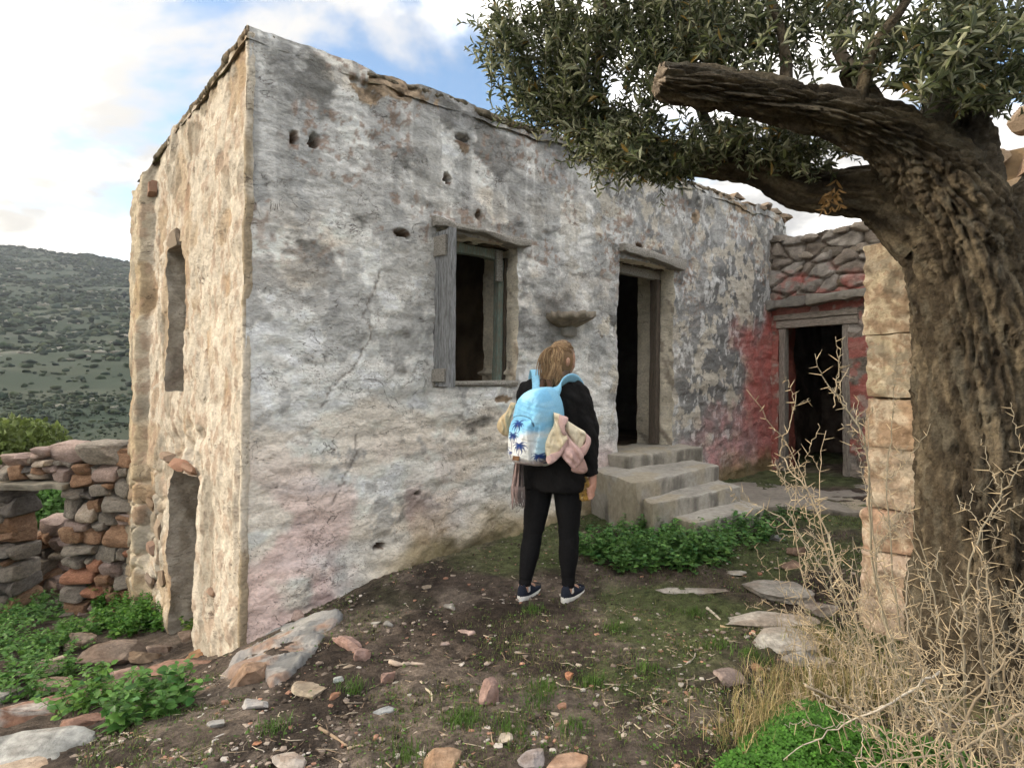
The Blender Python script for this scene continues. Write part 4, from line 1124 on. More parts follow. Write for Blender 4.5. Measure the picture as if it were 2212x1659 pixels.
# stones of the wall beyond the frame, and the packing behind
x = -5.35
for k in range(34):
    cx = -6.6 + (k % 6) * .24 + r_.uniform(-.03, .03); cz = -1.0 + (k // 6) * .235
    o = bpy.data.objects.new('stone', DROCK[(k * 5) % 12]); COL.objects.link(o); o.location = Vector((cx, 6.1, cz)) - Vector(dry.location); o.scale = (.14, .22, .125); o.rotation_euler = (r_.uniform(-.1, .1), r_.uniform(-.15, .15), r_.uniform(-.2, .2)); o.parent = dry
    o.material_slots[0].link = 'OBJECT'; o.material_slots[0].material = m_cls['bgprtg'[k % 6]]
m_core = surf('wall_packing', (.10, .075, .055), .95, .4, 14, .8, 40, .03)
def core(x0, y0, x1, y1, Y, d):
    a = at(*crop_px(x0, y0), Y); b = at(*crop_px(x1, y1), Y)
    V, F = box_vf((a[0], Y, b[2]), (b[0], Y + d, a[2])); adopt(mk('packing', V, F, m_core, None, False), dry)
core(590, 500, 1200, 1750, 6.30, .28); core(20, 250, 1190, 420, 6.30, .26); core(400, 170, 1190, 260, 6.30, .25); core(-900, 500, 30, 1750, 6.25, .24); core(-900, 300, 15, 425, 6.32, .24); core(200, 860, 600, 1700, 7.25, .2)
# ------------------------------------------------------------------ olive tree
tree = empty('olive_tree', (at(2120, 1480, 2.75)[0], 2.75, 0)); tag(tree, 'old gnarled olive tree with sawn off limbs over the yard', 'tree')
m_bark = surf('olive_bark', None, .95, .45, 60, 1.0, 65, .02)
def limb(path, n, ns, seed, bark=.02, lobe=.10, holes=(), name='limb'):
    pts = np.array([np.append(at(p[0], p[1], p[2]), p[3]) for p in path])
    Q = spline(pts, n); P = Q[:, :3]; R = Q[:, 3]
    T, A, B = frames(P)
    ln = np.concatenate([[0], np.cumsum(np.linalg.norm(np.diff(P, axis=0), axis=1))])
    th = np.arange(ns) / ns * 2 * np.pi
    TH_, LN = np.meshgrid(th, ln); RR = np.repeat(R[:, None], ns, 1)
    tw = TH_ + LN * .5
    cx, sx = np.cos(tw), np.sin(tw)
    k = RR / .3
    d = lobe * RR * fbm(cx * 1.3 + seed, sx * 1.3, LN * 1.6, 3, seed)
    d = d + .10 * lobe / .1 * RR * (ridged(cx * 2.2, sx * 2.2 + seed, LN * .9, 2, seed + 3) - .5)
    w1 = .55 * fbm(cx * 3, sx * 3, LN * 2.5, 3, seed + 4)
    v1 = vnoise(cx * 8.5 * k + w1 + seed, sx * 8.5 * k - w1, LN * 1.9, seed + 5); v2 = vnoise(cx * 17 * k + w1 * 2, sx * 17 * k + seed, LN * 4.6 + w1, seed + 6); v3 = vnoise(cx * 10 * k - w1, sx * 10 * k, LN * 11 + w1 * 3, seed + 11)
    d = d - bark * 1.0 * np.exp(-(v1 / .13) ** 2) - bark * .80 * np.exp(-(v2 / .14) ** 2) - bark * .55 * np.exp(-(v3 / .12) ** 2)
    pl = fbm(cx * 16 * k, sx * 16 * k, LN * 7, 3, seed + 6)
    d = d + bark * .30 * pl + bark * .22 * fbm(cx * 40 * k, sx * 40 * k, LN * 26, 2, seed + 7)
    V = P[:, None, :] + (RR + d)[..., None] * (cx[..., None] * 0 + np.cos(TH_)[..., None] * A[:, None, :] + np.sin(TH_)[..., None] * B[:, None, :])
    for (hx, hy, hY, hr, hd) in holes:
        c = at(hx, hy, hY); dist = np.linalg.norm((V - c) * np.array([1, .5, .62]), axis=-1)
        s_ = sst(hr, hr * .45, dist + .02 * pl)
        V = V + (P[:, None, :] - V) / (RR + d)[..., None] * (hd * s_)[..., None]
    c = np.zeros(V.shape) + np.array([.078, .061, .041])
    c = lerp3(c, (.172, .138, .092), sst(-.1, .5, fbm(cx * 9 * k, sx * 9 * k, LN * 6, 4, seed + 8)))
    c = lerp3(c, (.028, .022, .016), sst(.1, .5, fbm(cx * 5 * k, sx * 5 * k, LN * 4 + 7, 4, seed + 9)) * .7)
    c = lerp3(c, (.13, .115, .085), sst(.25, .5, fbm(cx * 12 * k, sx * 12 * k, LN * 8 + 17, 3, seed + 10)) * .6)
    o = mk(name, V.reshape(-1, 3), grid_faces(ns, n, True), m_bark, None, True, c.reshape(-1, 3)); adopt(o, tree)
    return P, R, T, A, B, V
HOL = [(2112, 700, 2.46, .085, .14), (2010, 385, 2.42, .06, .08), (2030, 880, 2.44, .09, .07), (2060, 560, 2.45, .05, .05), (1990, 1050, 2.5, .06, .06), (2085, 1250, 2.45, .10, .12), (2150, 1000, 2.45, .05, .05)]
tk = limb([(2150, 1640, 2.78, .42), (2145, 1500, 2.77, .35), (2140, 1300, 2.76, .305), (2135, 1050, 2.75, .285), (2128, 800, 2.75, .275), (2112, 620, 2.72, .25), (2075, 490, 2.70, .222), (2020, 385, 2.66, .188), (1945, 305, 2.60, .135), (1830, 254, 2.54, .102), (1700, 222, 2.48, .088), (1560, 196, 2.44, .080), (1424, 176, 2.40, .068)], 350, 160, 801, .028, .12, HOL, 'trunk')
lo_ = limb([(2010, 480, 2.78, .20), (1900, 420, 2.84, .135), (1800, 415, 2.92, .112), (1720, 405, 2.97, .102), (1630, 362, 3.02, .088), (1520, 350, 3.06, .08), (1400, 330, 3.10, .078), (1310, 300, 3.13, .072), (1243, 262, 3.15, .066)], 170, 80, 821, .014, .12, (), 'limb')
rt = limb([(2120, 820, 2.90, .20), (2165, 640, 2.90, .19), (2220, 500, 2.90, .17), (2310, 380, 2.92, .14), (2430, 240, 2.95, .11), (2520, 60, 3.0, .08)], 130, 80, 841, .018, .12, (), 'limb')
limb([(1990, 380, 2.72, .12), (2040, 220, 2.80, .085), (2070, 60, 2.85, .07), (2060, -160, 2.9, .055), (2120, -380, 2.95, .04)], 90, 40, 851, .01, .1, (), 'limb')
limb([(2040, 470, 2.72, .19), (2065, 350, 2.74, .16), (2078, 275, 2.76, .12), (2070, 235, 2.78, .07)], 60, 80, 855, .018, .16, (), 'limb')
limb([(1900, 290, 2.62, .10), (1855, 190, 2.62, .058), (1836, 150, 2.58, .05)], 40, 40, 861, .008, .12, (), 'limb')
limb([(1243, 262, 3.15, .03), (1210, 150, 3.1, .024), (1190, 0, 3.05, .018), (1180, -180, 3.0, .012)], 60, 16, 871, .004, .1, (), 'limb')
limb([(1560, 345, 3.05, .03), (1500, 190, 3.0, .025), (1480, 20, 2.95, .02), (1440, -200, 2.9, .014)], 60, 16, 872, .004, .1, (), 'limb')
limb([(1700, 215, 2.5, .03), (1690, 80, 2.6, .022), (1640, -80, 2.7, .016), (1600, -300, 2.7, .01)], 60, 16, 873, .004, .1, (), 'limb')
limb([(1330, 300, 3.1, .024), (1290, 180, 2.95, .02), (1300, 60, 2.85, .016), (1330, -150, 2.8, .01)], 60, 16, 874, .004, .1, (), 'limb')
limb([(1850, 270, 2.55, .03), (1880, 120, 2.45, .024), (1960, 0, 2.4, .018), (2040, -160, 2.4, .012)], 60, 16, 875, .004, .1, (), 'limb')
# sawn ends: pale wood discs with splits
m_cut = surf('sawn_wood', None, .9, .35, 30, .6, 60, .01)
def cut_end(L, seed, col):
    P, R, T, A, B, V = L
    rim = V[-1]; c = P[-1]; nr = 9; ns = len(rim); rows = []
    for j in range(nr):
        f = 1 - j / (nr - 1)
        q = c + (rim - c) * f + T[-1] * (.018 * (1 - f) + .012 * fbm(rim[:, 0] * 30, rim[:, 2] * 30 * f, np.full(ns, f * 3.0), 3, seed))[:, None]
        sp = sst(.72, .9, vnoise(np.arange(ns) / ns * 17, np.full(ns, 1.0), 0, seed)) * sst(.0, .3, f) 
        q = q - T[-1] * (.05 * sp)[:, None]
        rows.append(q)
    VV = np.array(rows); cc = np.zeros(VV.shape) + np.array(col); cc = cc * (1 + .3 * fbm(VV[..., 0] * 40, VV[..., 1] * 40, VV[..., 2] * 40, 3, seed + 1))[..., None]
    adopt(mk('sawn_end', VV.reshape(-1, 3), grid_faces(ns, nr, True), m_cut, None, True, cc.reshape(-1, 3)), tree)
cut_end(tk, 901, (.24, .195, .15)); cut_end(lo_, 903, (.27, .20, .14))
# dead pale stub rising from the upper limb
Vs, Fs = tube(spline(np.array([at(1838, 150, 2.6), at(1812, 105, 2.62), at(1830, 55, 2.66), at(1845, -10, 2.7)]), 40), np.linspace(.03, .012, 40), 10)
Vs += .006 * np.stack([fbm(Vs[:, 0] * 30 + a, Vs[:, 1] * 30, Vs[:, 2] * 30, 3, 911) for a in (0, 5, 9)], 1)
adopt(mk('dead_stub', Vs, Fs, surf('dead_wood', (.38, .31, .24), .9, .3, 20, .5, 50, .01), None, True), tree)

# ---- foliage
def leaf_mesh(base, d, nrm, ln, wd):
    """arrays of leaves: base points, direction, face normal, length, width -> V, F"""
    d = d / np.linalg.norm(d, axis=1)[:, None]
    s = np.cross(d, nrm); s /= np.linalg.norm(s, axis=1)[:, None] + 1e-9
    nn = np.cross(s, d)
    l = ln[:, None]; w = wd[:, None]
    cv = nn * (l * .10)
    p0 = base; p3 = base + d * l - cv * .8
    l1 = base + d * l * .28 + s * w * .85 + nn * w * .35 + cv * .5; l2 = base + d * l * .68 + s * w * .9 + nn * w * .35 + cv * .3
    r1 = base + d * l * .28 - s * w * .85 + nn * w * .35 + cv * .5; r2 = base + d * l * .68 - s * w * .9 + nn * w * .35 + cv * .3
    V = np.stack([p0, l1, l2, p3, r2, r1], 1).reshape(-1, 3)
    n = len(base); o = np.arange(n)[:, None] * 6
    F = np.concatenate([o + np.array([[0, 1, 2, 3]]), o + np.array([[3, 4, 5, 0]])])
    return V, F
def rand_unit(n, r):
    v = r.normal(size=(n, 3)); return v / np.linalg.norm(v, axis=1)[:, None]
rl = np.random.default_rng(21)
LV, LF, LC = [], [], []; lcount = 0
twB = Bag()
def add_twigs(n, cpx, half, hY, mean, spread, L=(.14, .34), ll=(.028, .066), gap=.022, tone=1.0, silver=.36):
    """n leafy shoots with their feet inside an ellipsoid given in pixels and metres of depth"""
    global lcount
    u = rl.normal(size=(n, 3)); u /= np.linalg.norm(u, axis=1)[:, None]; u *= rl.random((n, 1)) ** (1 / 2.4)
    n = int(n * 1.1); u = rl.normal(size=(n, 3)); u /= np.linalg.norm(u, axis=1)[:, None]; u *= rl.random((n, 1)) ** (1 / 2.4)
    base = np.array([at(cpx[0] + u[i, 0] * half[0], cpx[1] + u[i, 1] * half[1], cpx[2] + u[i, 2] * hY) for i in range(n)])
    dr = np.array(mean) + spread * rl.normal(size=(n, 3)); dr /= np.linalg.norm(dr, axis=1)[:, None]
    Ls = rl.uniform(L[0], L[1], n)
    curve = rl.normal(size=(n, 3)) * .25 + np.array([0, 0, -.12])
    base = base - dr * Ls[:, None] * .5
    ts = np.linspace(0, 1, 6)
    for i in range(n):
        pth = base[i] + dr[i] * Ls[i] * ts[:, None] + curve[i] * Ls[i] * .5 * (ts ** 2)[:, None]
        V, F = tube(pth, np.linspace(.0028, .0011, 6), 3, False)
        twB.add(V, F, (.13, .12, .085))
    m = int(max(L) / gap)
    for side in (0, 1):
        for j in range(m):
            f = (j + .5) * gap / Ls; ok = f < 1.02
            if not ok.any(): continue
            fi = f[ok][:, None]; b = base[ok] + dr[ok] * Ls[ok][:, None] * fi + curve[ok] * Ls[ok][:, None] * .5 * fi ** 2
            tang = dr[ok] + curve[ok] * fi; tang /= np.linalg.norm(tang, axis=1)[:, None]
            ref = np.cross(tang, np.array([.3, .2, 1.0])); ref /= np.linalg.norm(ref, axis=1)[:, None]
            ang = (j % 2) * (np.pi / 2) + side * np.pi + rl.normal(size=len(b)) * .35
            perp = ref * np.cos(ang)[:, None] + np.cross(tang, ref) * np.sin(ang)[:, None]
            op = rl.uniform(.55, 1.05, len(b))[:, None]
            d = tang * np.cos(op) + perp * np.sin(op) + np.array([0, 0, -.10])
            nrm = tang * .7 - perp * .4 + .5 * rand_unit(len(b), rl)
            lnn = rl.uniform(ll[0], ll[1], len(b)) * (1.05 - .35 * fi[:, 0]); wd = lnn * rl.uniform(.11, .165, len(b))
            V, F = leaf_mesh(b, d, nrm, lnn, wd)
            LV.append(V); LF.append(F + lcount); lcount += len(V)
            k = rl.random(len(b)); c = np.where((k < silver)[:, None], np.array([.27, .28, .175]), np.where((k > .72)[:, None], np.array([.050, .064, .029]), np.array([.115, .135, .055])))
            c = c * rl.uniform(.7, 1.35, len(b))[:, None] * tone  # raised tone paints sunlight into the leaf colour of a cluster
            yl = rl.random(len(b)) < .02; c[yl] = (.28, .19, .05)
            LC.append(np.repeat(c, 6, 0))
UPL = (-.25, -.1, .95)
add_twigs(46, (1100, 80, 2.95), (62, 120), .15, (-.30, 0, 1.0), .30, (.2, .4), tone=1.15)          # thin upright shoots at the left edge, sun put into a lighter leaf colour
add_twigs(26, (1135, 200, 3.0), (55, 70), .12, (-.6, 0, .8), .35, (.18, .34), tone=1.15)  # leaf colour lightened as sunlit here too
add_twigs(135, (1245, 70, 2.95), (105, 150), .28, UPL, .40)
add_twigs(80, (1215, 220, 3.0), (80, 85), .22, (-.5, -.2, .6), .5)
add_twigs(130, (1330, 300, 2.95), (115, 75), .25, (-.5, -.3, -.05), .6, (.14, .30), tone=1.25, silver=.42)   # drooping lower mass, caught light painted into paler leaf colour
add_twigs(75, (1430, 345, 3.0), (90, 45), .2, (-.3, -.3, -.35), .6, (.12, .26), tone=1.0, silver=.3)
add_twigs(170, (1430, 90, 2.9), (140, 130), .30, (-.1, 0, .9), .5)
add_twigs(125, (1570, 60, 2.8), (140, 110), .30, (-.1, 0, .8), .55)
add_twigs(85, (1600, 300, 2.85), (150, 55), .2, (-.3, -.2, .0), .6, (.12, .28))
add_twigs(50, (1740, 330, 2.9), (90, 50), .2, (-.2, -.2, .1), .6, (.12, .26))
add_twigs(52, (1720, 50, 2.7), (130, 95), .3, (0, 0, .8), .55)
add_twigs(32, (1870, 60, 2.55), (100, 100), .25, (.2, 0, .9), .5, ll=(.042, .068))
add_twigs(52, (2010, 120, 2.5), (120, 105), .25, (.3, 0, .8), .55, ll=(.044, .070))
add_twigs(52, (2150, 60, 2.5), (120, 120), .3, (.2, 0, .7), .6, ll=(.044, .070))
add_twigs(36, (2130, 190, 2.45), (60, 45), .15, (.3, 0, .2), .7, (.12, .24), ll=(.044, .070))
for cx in (1180, 1400, 1640, 1880, 2130, 2350):                                                    # crown above the frame
    add_twigs(42, (cx, -170, 2.85), (150, 130), .5, (0, 0, .8), .6)
add_twigs(120, (2350, 150, 2.8), (130, 200), .4, (.3, 0, .6), .6)
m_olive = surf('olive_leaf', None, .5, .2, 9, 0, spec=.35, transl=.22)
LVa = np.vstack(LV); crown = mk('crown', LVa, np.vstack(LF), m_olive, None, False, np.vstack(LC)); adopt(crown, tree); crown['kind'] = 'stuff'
tw_o = twB.build('twigs', surf('olive_twig', None, .9, .2, 30, 0), None); adopt(tw_o, tree); tw_o['kind'] = 'stuff'
# a few withered leaves hanging below the fork
LV, LF, LC = [], [], []; lcount = 0; twB = Bag()
add_twigs(7, (1800, 430, 2.75), (25, 25), .05, (-.2, 0, -1), .3, (.08, .14), (.04, .06), .035); 
dl = mk('withered_leaves', np.vstack(LV), np.vstack(LF), surf('withered_leaf', (.33, .20, .08), .7, .3, 20, 0, transl=.2), None, False); adopt(dl, tree)
# ------------------------------------------------------------------ thorn bush in the lower right
rb = np.random.default_rng(33)
m_thorn = surf('dry_thorn_wood', None, .85, .25, 30, .3, 60, .006)
thB = [Bag() for _ in range(3)]
def stem(B, P, r0, r1, col, thorns=True, depth=0, side=None):
    n = max(6, int(len(P) * 6)); Q = spline(P, n)
    Q[1:] += rb.normal(size=(n - 1, 3)) * .0035
    R = np.linspace(r0, r1, n)
    V, F = tube(Q, R, 5 if r0 > .004 else 4, True); c = np.array(col) * rb.uniform(.8, 1.2); B.add(V, F, c)
    ln = np.linalg.norm(np.diff(Q, axis=0), axis=1).sum()
    T = np.gradient(Q, axis=0); T /= np.linalg.norm(T, axis=1)[:, None] + 1e-9
    k = int(ln / (.042 if depth == 0 else .036))
    for j in range(k):
        f = (j + rb.uniform(.2, .8)) / k
        if f < .08: continue
        i = min(n - 1, int(f * (n - 1)))
        pr = rb.normal(size=3); pr -= T[i] * pr.dot(T[i]); pr /= np.linalg.norm(pr) + 1e-9
        d = T[i] * rb.uniform(.25, .6) + pr; d /= np.linalg.norm(d)
        if depth < 2 and rb.random() < (.22 if depth == 0 else .12) and f > .15:
            L = rb.uniform(.10, .30) * (1 - .5 * f) * (1 if depth == 0 else .6)
            e = d * .8 + T[i] * .4 + np.array([0, 0, .12]); e /= np.linalg.norm(e)
            stem(B, [Q[i], Q[i] + e * L * .5 + rb.normal(size=3) * .008, Q[i] + (e + np.array([0, 0, .2])) * L], R[i] * .6, .0012, col, True, depth + 1)
        else:
            L = rb.uniform(.016, .05)
            V, F = tube(np.array([Q[i], Q[i] + d * L * .6, Q[i] + d * L]), np.array([.0019, .0013, .0004]), 3, False)
            B.add(V, F, np.array([.46, .36, .23]) * rb.uniform(.8, 1.15))
STRAW = (.36, .29, .20); GREY = (.30, .26, .19)
SPX = [([(1930, 1560), (1800, 1200), (1720, 1000), (1615, 842)], 2.15, .0055, STRAW), ([(1745, 1060), (1690, 985), (1700, 930), (1724, 850)], 2.15, .004, STRAW), ([(1980, 1600), (1890, 1250), (1868, 960), (1800, 850), (1757, 768)], 2.2, .007, GREY),
 ([(1800, 880), (1812, 800), (1806, 728)], 2.2, .0035, STRAW), ([(1900, 1500), (1790, 1250), (1700, 1130), (1632, 1092)], 2.1, .0045, GREY), ([(1960, 1580), (1900, 1300), (1880, 1050), (1872, 900)], 2.25, .0065, GREY), ([(1950, 1500), (1760, 1300), (1720, 1150), (1722, 1000)], 2.15, .004, STRAW),
 ([(1900, 1450), (1800, 1230), (1770, 1100), (1780, 930)], 2.3, .005, STRAW), ([(1990, 1560), (1930, 1250), (1920, 1000), (1935, 820)], 2.2, .0055, GREY), ([(2010, 1600), (1880, 1350), (1790, 1200), (1745, 1080)], 2.05, .005, STRAW),
 ([(2100, 1659), (2080, 1400), (2100, 1200), (2180, 1050), (2230, 960)], 1.95, .007, GREY), ([(2060, 1659), (2040, 1450), (2010, 1250), (1960, 1080)], 2.0, .006, GREY), ([(2230, 1600), (2150, 1400), (2130, 1250), (2100, 1150)], 1.9, .006, STRAW), ([(2040, 1640), (2130, 1480), (2212, 1380), (2260, 1330)], 1.85, .007, STRAW), ([(1980, 1600), (2090, 1500), (2212, 1400)], 1.9, .006, STRAW),
 ([(2030, 1450), (1900, 1530), (1800, 1575), (1690, 1640)], 1.75, .0055, (.42, .37, .30)), ([(2212, 1540), (2050, 1620), (1900, 1650), (1830, 1680)], 1.7, .006, STRAW), ([(1740, 1480), (1850, 1540), (1960, 1620), (2040, 1690)], 1.8, .006, STRAW), ([(2190, 1680), (2140, 1500), (2110, 1350), (2120, 1200)], 1.8, .010, (.24, .20, .15)), ([(2230, 1690), (2220, 1450), (2200, 1300)], 1.75, .008, GREY), ([(2100, 1690), (2010, 1500), (1960, 1350), (1960, 1200)], 1.85, .008, (.26, .215, .16))]
for k, (px, Y, r, c) in enumerate(SPX):
    P = [at(x, y, Y + rb.uniform(-.06, .06)) for x, y in px]; stem(thB[0], P, r * .75, .0011, c)
def fan(B, n, x0, x1, tipx, tipy, Y0, Y1, col, rr=(.0014, .0034)):
    for i in range(n):
        Y = rb.uniform(Y0, Y1); bx = rb.uniform(x0, x1); X = (bx - 1106) / FP * Y
        b = np.array([X, Y, gzf(X, Y) - .02])
        tx = bx + rb.normal() * (tipx) - 40; ty = rb.uniform(*tipy); e = at(tx, ty, Y + rb.uniform(-.3, .25))
        m = (b + e) / 2 + rb.normal(size=3) * .05 + np.array([0, 0, .06])
        stem(B, [b, m, e], rb.uniform(*rr), .001, col if rb.random() < .6 else GREY)
fan(thB[1], 27, 1900, 2280, 130, (1080, 1480), 1.75, 2.25, STRAW)
fan(thB[1], 16, 1750, 1960, 70, (1150, 1450), 2.1, 2.6, STRAW)
fan(thB[2], 17, 1950, 2330, 160, (1300, 1640), 1.45, 1.85, STRAW)
thorn = empty('thorn_bush', (1.55, 2.0, .0)); tag(thorn, 'dry leafless thorn bush in front of the olive trunk', 'bush')
for b in thB:
    o = b.build('branches', m_thorn, None); adopt(o, thorn); o['kind'] = 'stuff'

# ------------------------------------------------------------------ leafy herbs
def herb_leaves(B, centers, normals, size, col, lobes=False, r=rb):
    """pointed oval leaves with a midrib fold"""
    n = len(centers)
    d = np.cross(normals, rand_unit(n, r)); d /= np.linalg.norm(d, axis=1)[:, None]
    leafs(B, centers, d, normals, size, col)
def leafs(B, base, d, nrm, size, col, wr=.30):
    d = d / np.linalg.norm(d, axis=1)[:, None]; s = np.cross(d, nrm); s /= np.linalg.norm(s, axis=1)[:, None] + 1e-9; nn = np.cross(s, d)
    l = size[:, None]; w = l * wr
    pts = []
    for (f, wf, dz) in ((0, 0, 0), (.18, .75, .05), (.42, 1.0, .06), (.72, .62, .0), (1.0, 0, -.12)):
        pts.append((f, wf, dz))
    c0 = [base + d * l * f + nn * l * dz for f, wf, dz in pts]
    Ls = [c0[i] + s * w * pts[i][1] + nn * l * .05 * pts[i][1] for i in (1, 2, 3)]; Rs = [c0[i] - s * w * pts[i][1] + nn * l * .05 * pts[i][1] for i in (1, 2, 3)]
    V = np.stack([c0[0], Ls[0], Ls[1], Ls[2], c0[4], Rs[2], Rs[1], Rs[0], c0[2]], 1).reshape(-1, 3)
    n = len(base); o = np.arange(n)[:, None] * 9
    F = [np.concatenate([o + np.array([[0, 1, 2, 8]]), o + np.array([[8, 2, 3, 4]]), o + np.array([[8, 4, 5, 6]]), o + np.array([[0, 8, 6, 7]])])]
    B.add(V, F, np.repeat(np.asarray(col) * np.ones((n, 3)), 9, 0))
m_leaf = surf('herb_leaf', None, .55, .2, 40, .0, spec=.3, transl=.28)
def clump(name, spots, hr, leaf, col, dens, parent=None, stems=True, lean=.35):
    """many upright leafy stems; spots: (x, y, radius) on the ground"""
    B = Bag()
    for (cx, cy, rad_, n) in spots:
        for i in range(n):
            a = rb.uniform(0, 2 * np.pi); q = rad_ * math.sqrt(rb.random()); x, y = cx + q * math.cos(a), cy + q * math.sin(a)
            z = gzf(x, y); h = rb.uniform(*hr) * (1.0 - .55 * (q / rad_) ** 2)
            tip = np.array([x + rb.normal() * lean * h + (x - cx) * .3, y + rb.normal() * lean * h * .6 + (y - cy) * .3, z + h])
            P = spline(np.array([[x, y, z - .01], [(x + tip[0]) / 2, (y + tip[1]) / 2, z + h * .6], tip]), 5)
            V, F = tube(P, np.linspace(.0025, .0015, 5), 3, False); B.add(V, F, np.array(col) * .9)
            k = max(3, int(h * dens)); f = np.linspace(.15, 1, k) 
            bs = np.array([P[min(4, int(v * 4))] for v in f]) * 1.0; idx = f * 4; i0 = np.minimum(idx.astype(int), 3); fr = (idx - i0)[:, None]
            bs = P[i0] * (1 - fr) + P[i0 + 1] * fr
            for sd in (0, 1):
                ang = np.arange(k) * 1.571 + sd * np.pi + a + rb.normal(size=k) * .4
                d = np.stack([np.cos(ang), np.sin(ang), rb.uniform(-.15, .45, k)], 1)
                nrm = np.array([0, 0, 1.0]) + .35 * rb.normal(size=(k, 3))
                sz = rb.uniform(.7, 1.2, k) * leaf * (1.1 - .45 * f)
                cc = np.array(col) * rb.uniform(.65, 1.35, (k, 1)) * (1 + .25 * rb.normal(size=(k, 1)) * np.array([1, .6, .4]))
                leafs(B, bs, d, nrm, sz, np.clip(cc, .008, .5))
    return B.build(name, m_leaf, parent, True)
NET = (.12, .25, .065)
spots = []
for (px, py, z, rr, n) in [(1300, 1185, .06, .20, 34), (1360, 1160, .08, .22, 40), (1420, 1150, .08, .24, 50), (1460, 1185, .07, .22, 46), (1520, 1185, .08, .22, 44), (1570, 1165, .09, .20, 34), (1400, 1200, .06, .22, 46), (1340, 1200, .05, .20, 36), (1620, 1150, .1, .16, 22), (1490, 1205, .06, .18, 32), (1270, 1180, .07, .13, 16)]:
    p = on_plane(px, py + 18, z); spots.append((p[0], p[1], rr, n))
nettle = clump('nettle_patch', spots, (.11, .25), .056, NET, 46); tag(nettle, 'dark green patch of nettles in front of the concrete steps', 'nettles', kind='stuff')
spots = []
for (px, py, z, rr, n) in [(1680, 1140, .12, .16, 26), (1715, 1120, .13, .14, 20), (1655, 1165, .1, .12, 16), (1640, 1130, .13, .1, 10)]:
    p = on_plane(px, py + 6, z); spots.append((p[0], p[1], rr, n))
o = clump('weed_patch', spots, (.06, .15), .045, (.055, .12, .03), 50); tag(o, 'low green weeds right of the bottom step', 'weeds', kind='stuff')
def ground_px(px, py):
    """ground point under a pixel, by marching along the view ray"""
    d = np.array([(px - 1106) / FP, 1.0, (829.5 - py) / FP]); Y = 1.2
    Ys = np.linspace(1.2, 12, 700); zz = EYE + d[2] * Ys; g = gz(d[0] * Ys, Ys); k = np.argmax(zz <= g)
    return np.array([d[0] * Ys[k], Ys[k], g[k]])
# greenery on the slope to the left
spots = []
for (px, py, rr, n) in [(20, 1350, .35, 70), (80, 1320, .3, 55), (10, 1420, .3, 60), (60, 1450, .22, 40), (20, 1490, .22, 40), (130, 1400, .22, 34), (200, 1360, .20, 36), (160, 1375, .2, 30), (30, 1300, .3, 50), (150, 1460, .10, 12), (100, 1470, .12, 16), (60, 1510, .12, 16), (-60, 1400, .4, 60)]:
    p = ground_px(px, py); spots.append((p[0], p[1], rr, n))
o = clump('slope_greens', spots, (.07, .19), .055, (.095, .215, .042), 44); tag(o, 'bright green weeds covering the slope at the left edge', 'weeds', kind='stuff')
spots = []
for (px, py, rr, n) in [(270, 1345, .20, 60), (320, 1345, .18, 60), (300, 1365, .2, 50), (235, 1320, .15, 30), (350, 1360, .12, 24)]:
    p = ground_px(px, py); spots.append((p[0], p[1], rr, n))
o = clump('grass_tuft', spots, (.14, .30), .05, (.095, .225, .036), 48); tag(o, 'lush green weeds at the foot of the house and dry wall', 'weeds', kind='stuff')
for (px, py, rr, n, hh, lab, cl) in [(190, 1530, .13, 26, (.14, .26), 'pale green leafy plant between the reddish slope rocks', (.12, .25, .05)), (320, 1548, .17, 42, (.14, .27), 'bushy green plant at the edge of the dark soil', (.095, .215, .046)), (410, 1365, .08, 10, (.08, .14), 'small yellow green plant by the low doorway', (.13, .21, .04))]:
    p = ground_px(px, py); B = Bag()
    root = empty('leafy_plant', tuple(p)); tag(root, lab, 'plant')
    o = clump('foliage', [(p[0], p[1], rr, n)], hh, .058, cl, 44); adopt(o, root)

# clover in the lower right corner
def clover(name, px_list, label):
    B = Bag()
    for (px, py, rr, n, hh) in px_list:
        c = ground_px(px, py)
        a = rb.uniform(0, 2 * np.pi, n); q = rr * np.sqrt(rb.random(n)); x = c[0] + q * np.cos(a); y = c[1] + q * np.sin(a) * .8
        z = gz(x, y) + hh * (1 - .75 * (q / rr) ** 2) * rb.uniform(.75, 1.1, n)
        for i in range(n):
            g0 = gzf(x[i], y[i]); V, F = tube(np.array([[x[i] + rb.normal() * .01, y[i], g0], [x[i], y[i], z[i]]]), np.array([.0011, .0009]), 3, False); B.add(V, F, (.10, .19, .05))
        tl = np.stack([rb.normal(size=n) * .3 + (x - c[0]) / rr * .3, rb.normal(size=n) * .3 - .25, np.ones(n)], 1); tl /= np.linalg.norm(tl, axis=1)[:, None]
        col = np.array([.075, .20, .025]) * rb.uniform(.65, 1.3, (n, 1)); ph = rb.uniform(0, 6.28, n)
        u = np.cross(tl, np.array([0, 1.0, 0])); u /= np.linalg.norm(u, axis=1)[:, None]; v = np.cross(tl, u)
        for k in range(3):
            an = ph + k * 2.094; d = u * np.cos(an)[:, None] + v * np.sin(an)[:, None]; s = np.cross(tl, d)
            L = rb.uniform(.010, .017, n)[:, None]; b = np.stack([x, y, z], 1)
            pts = [b, b + d * L * .55 + s * L * .42 + tl * L * .12, b + d * L * 1.0 + s * L * .40 + tl * L * .10, b + d * L * .84 + tl * L * -.02, b + d * L * 1.0 - s * L * .40 + tl * L * .10, b + d * L * .55 - s * L * .42 + tl * L * .12]
            o6 = np.arange(n)[:, None] * 6
            B.add(np.stack(pts, 1).reshape(-1, 3), [np.concatenate([o6 + np.array([[0, 1, 2, 3]]), o6 + np.array([[0, 3, 4, 5]])])], np.repeat(col, 6, 0))
    o = B.build(name, m_leaf, None, True); tag(o, label, 'clover', kind='stuff')
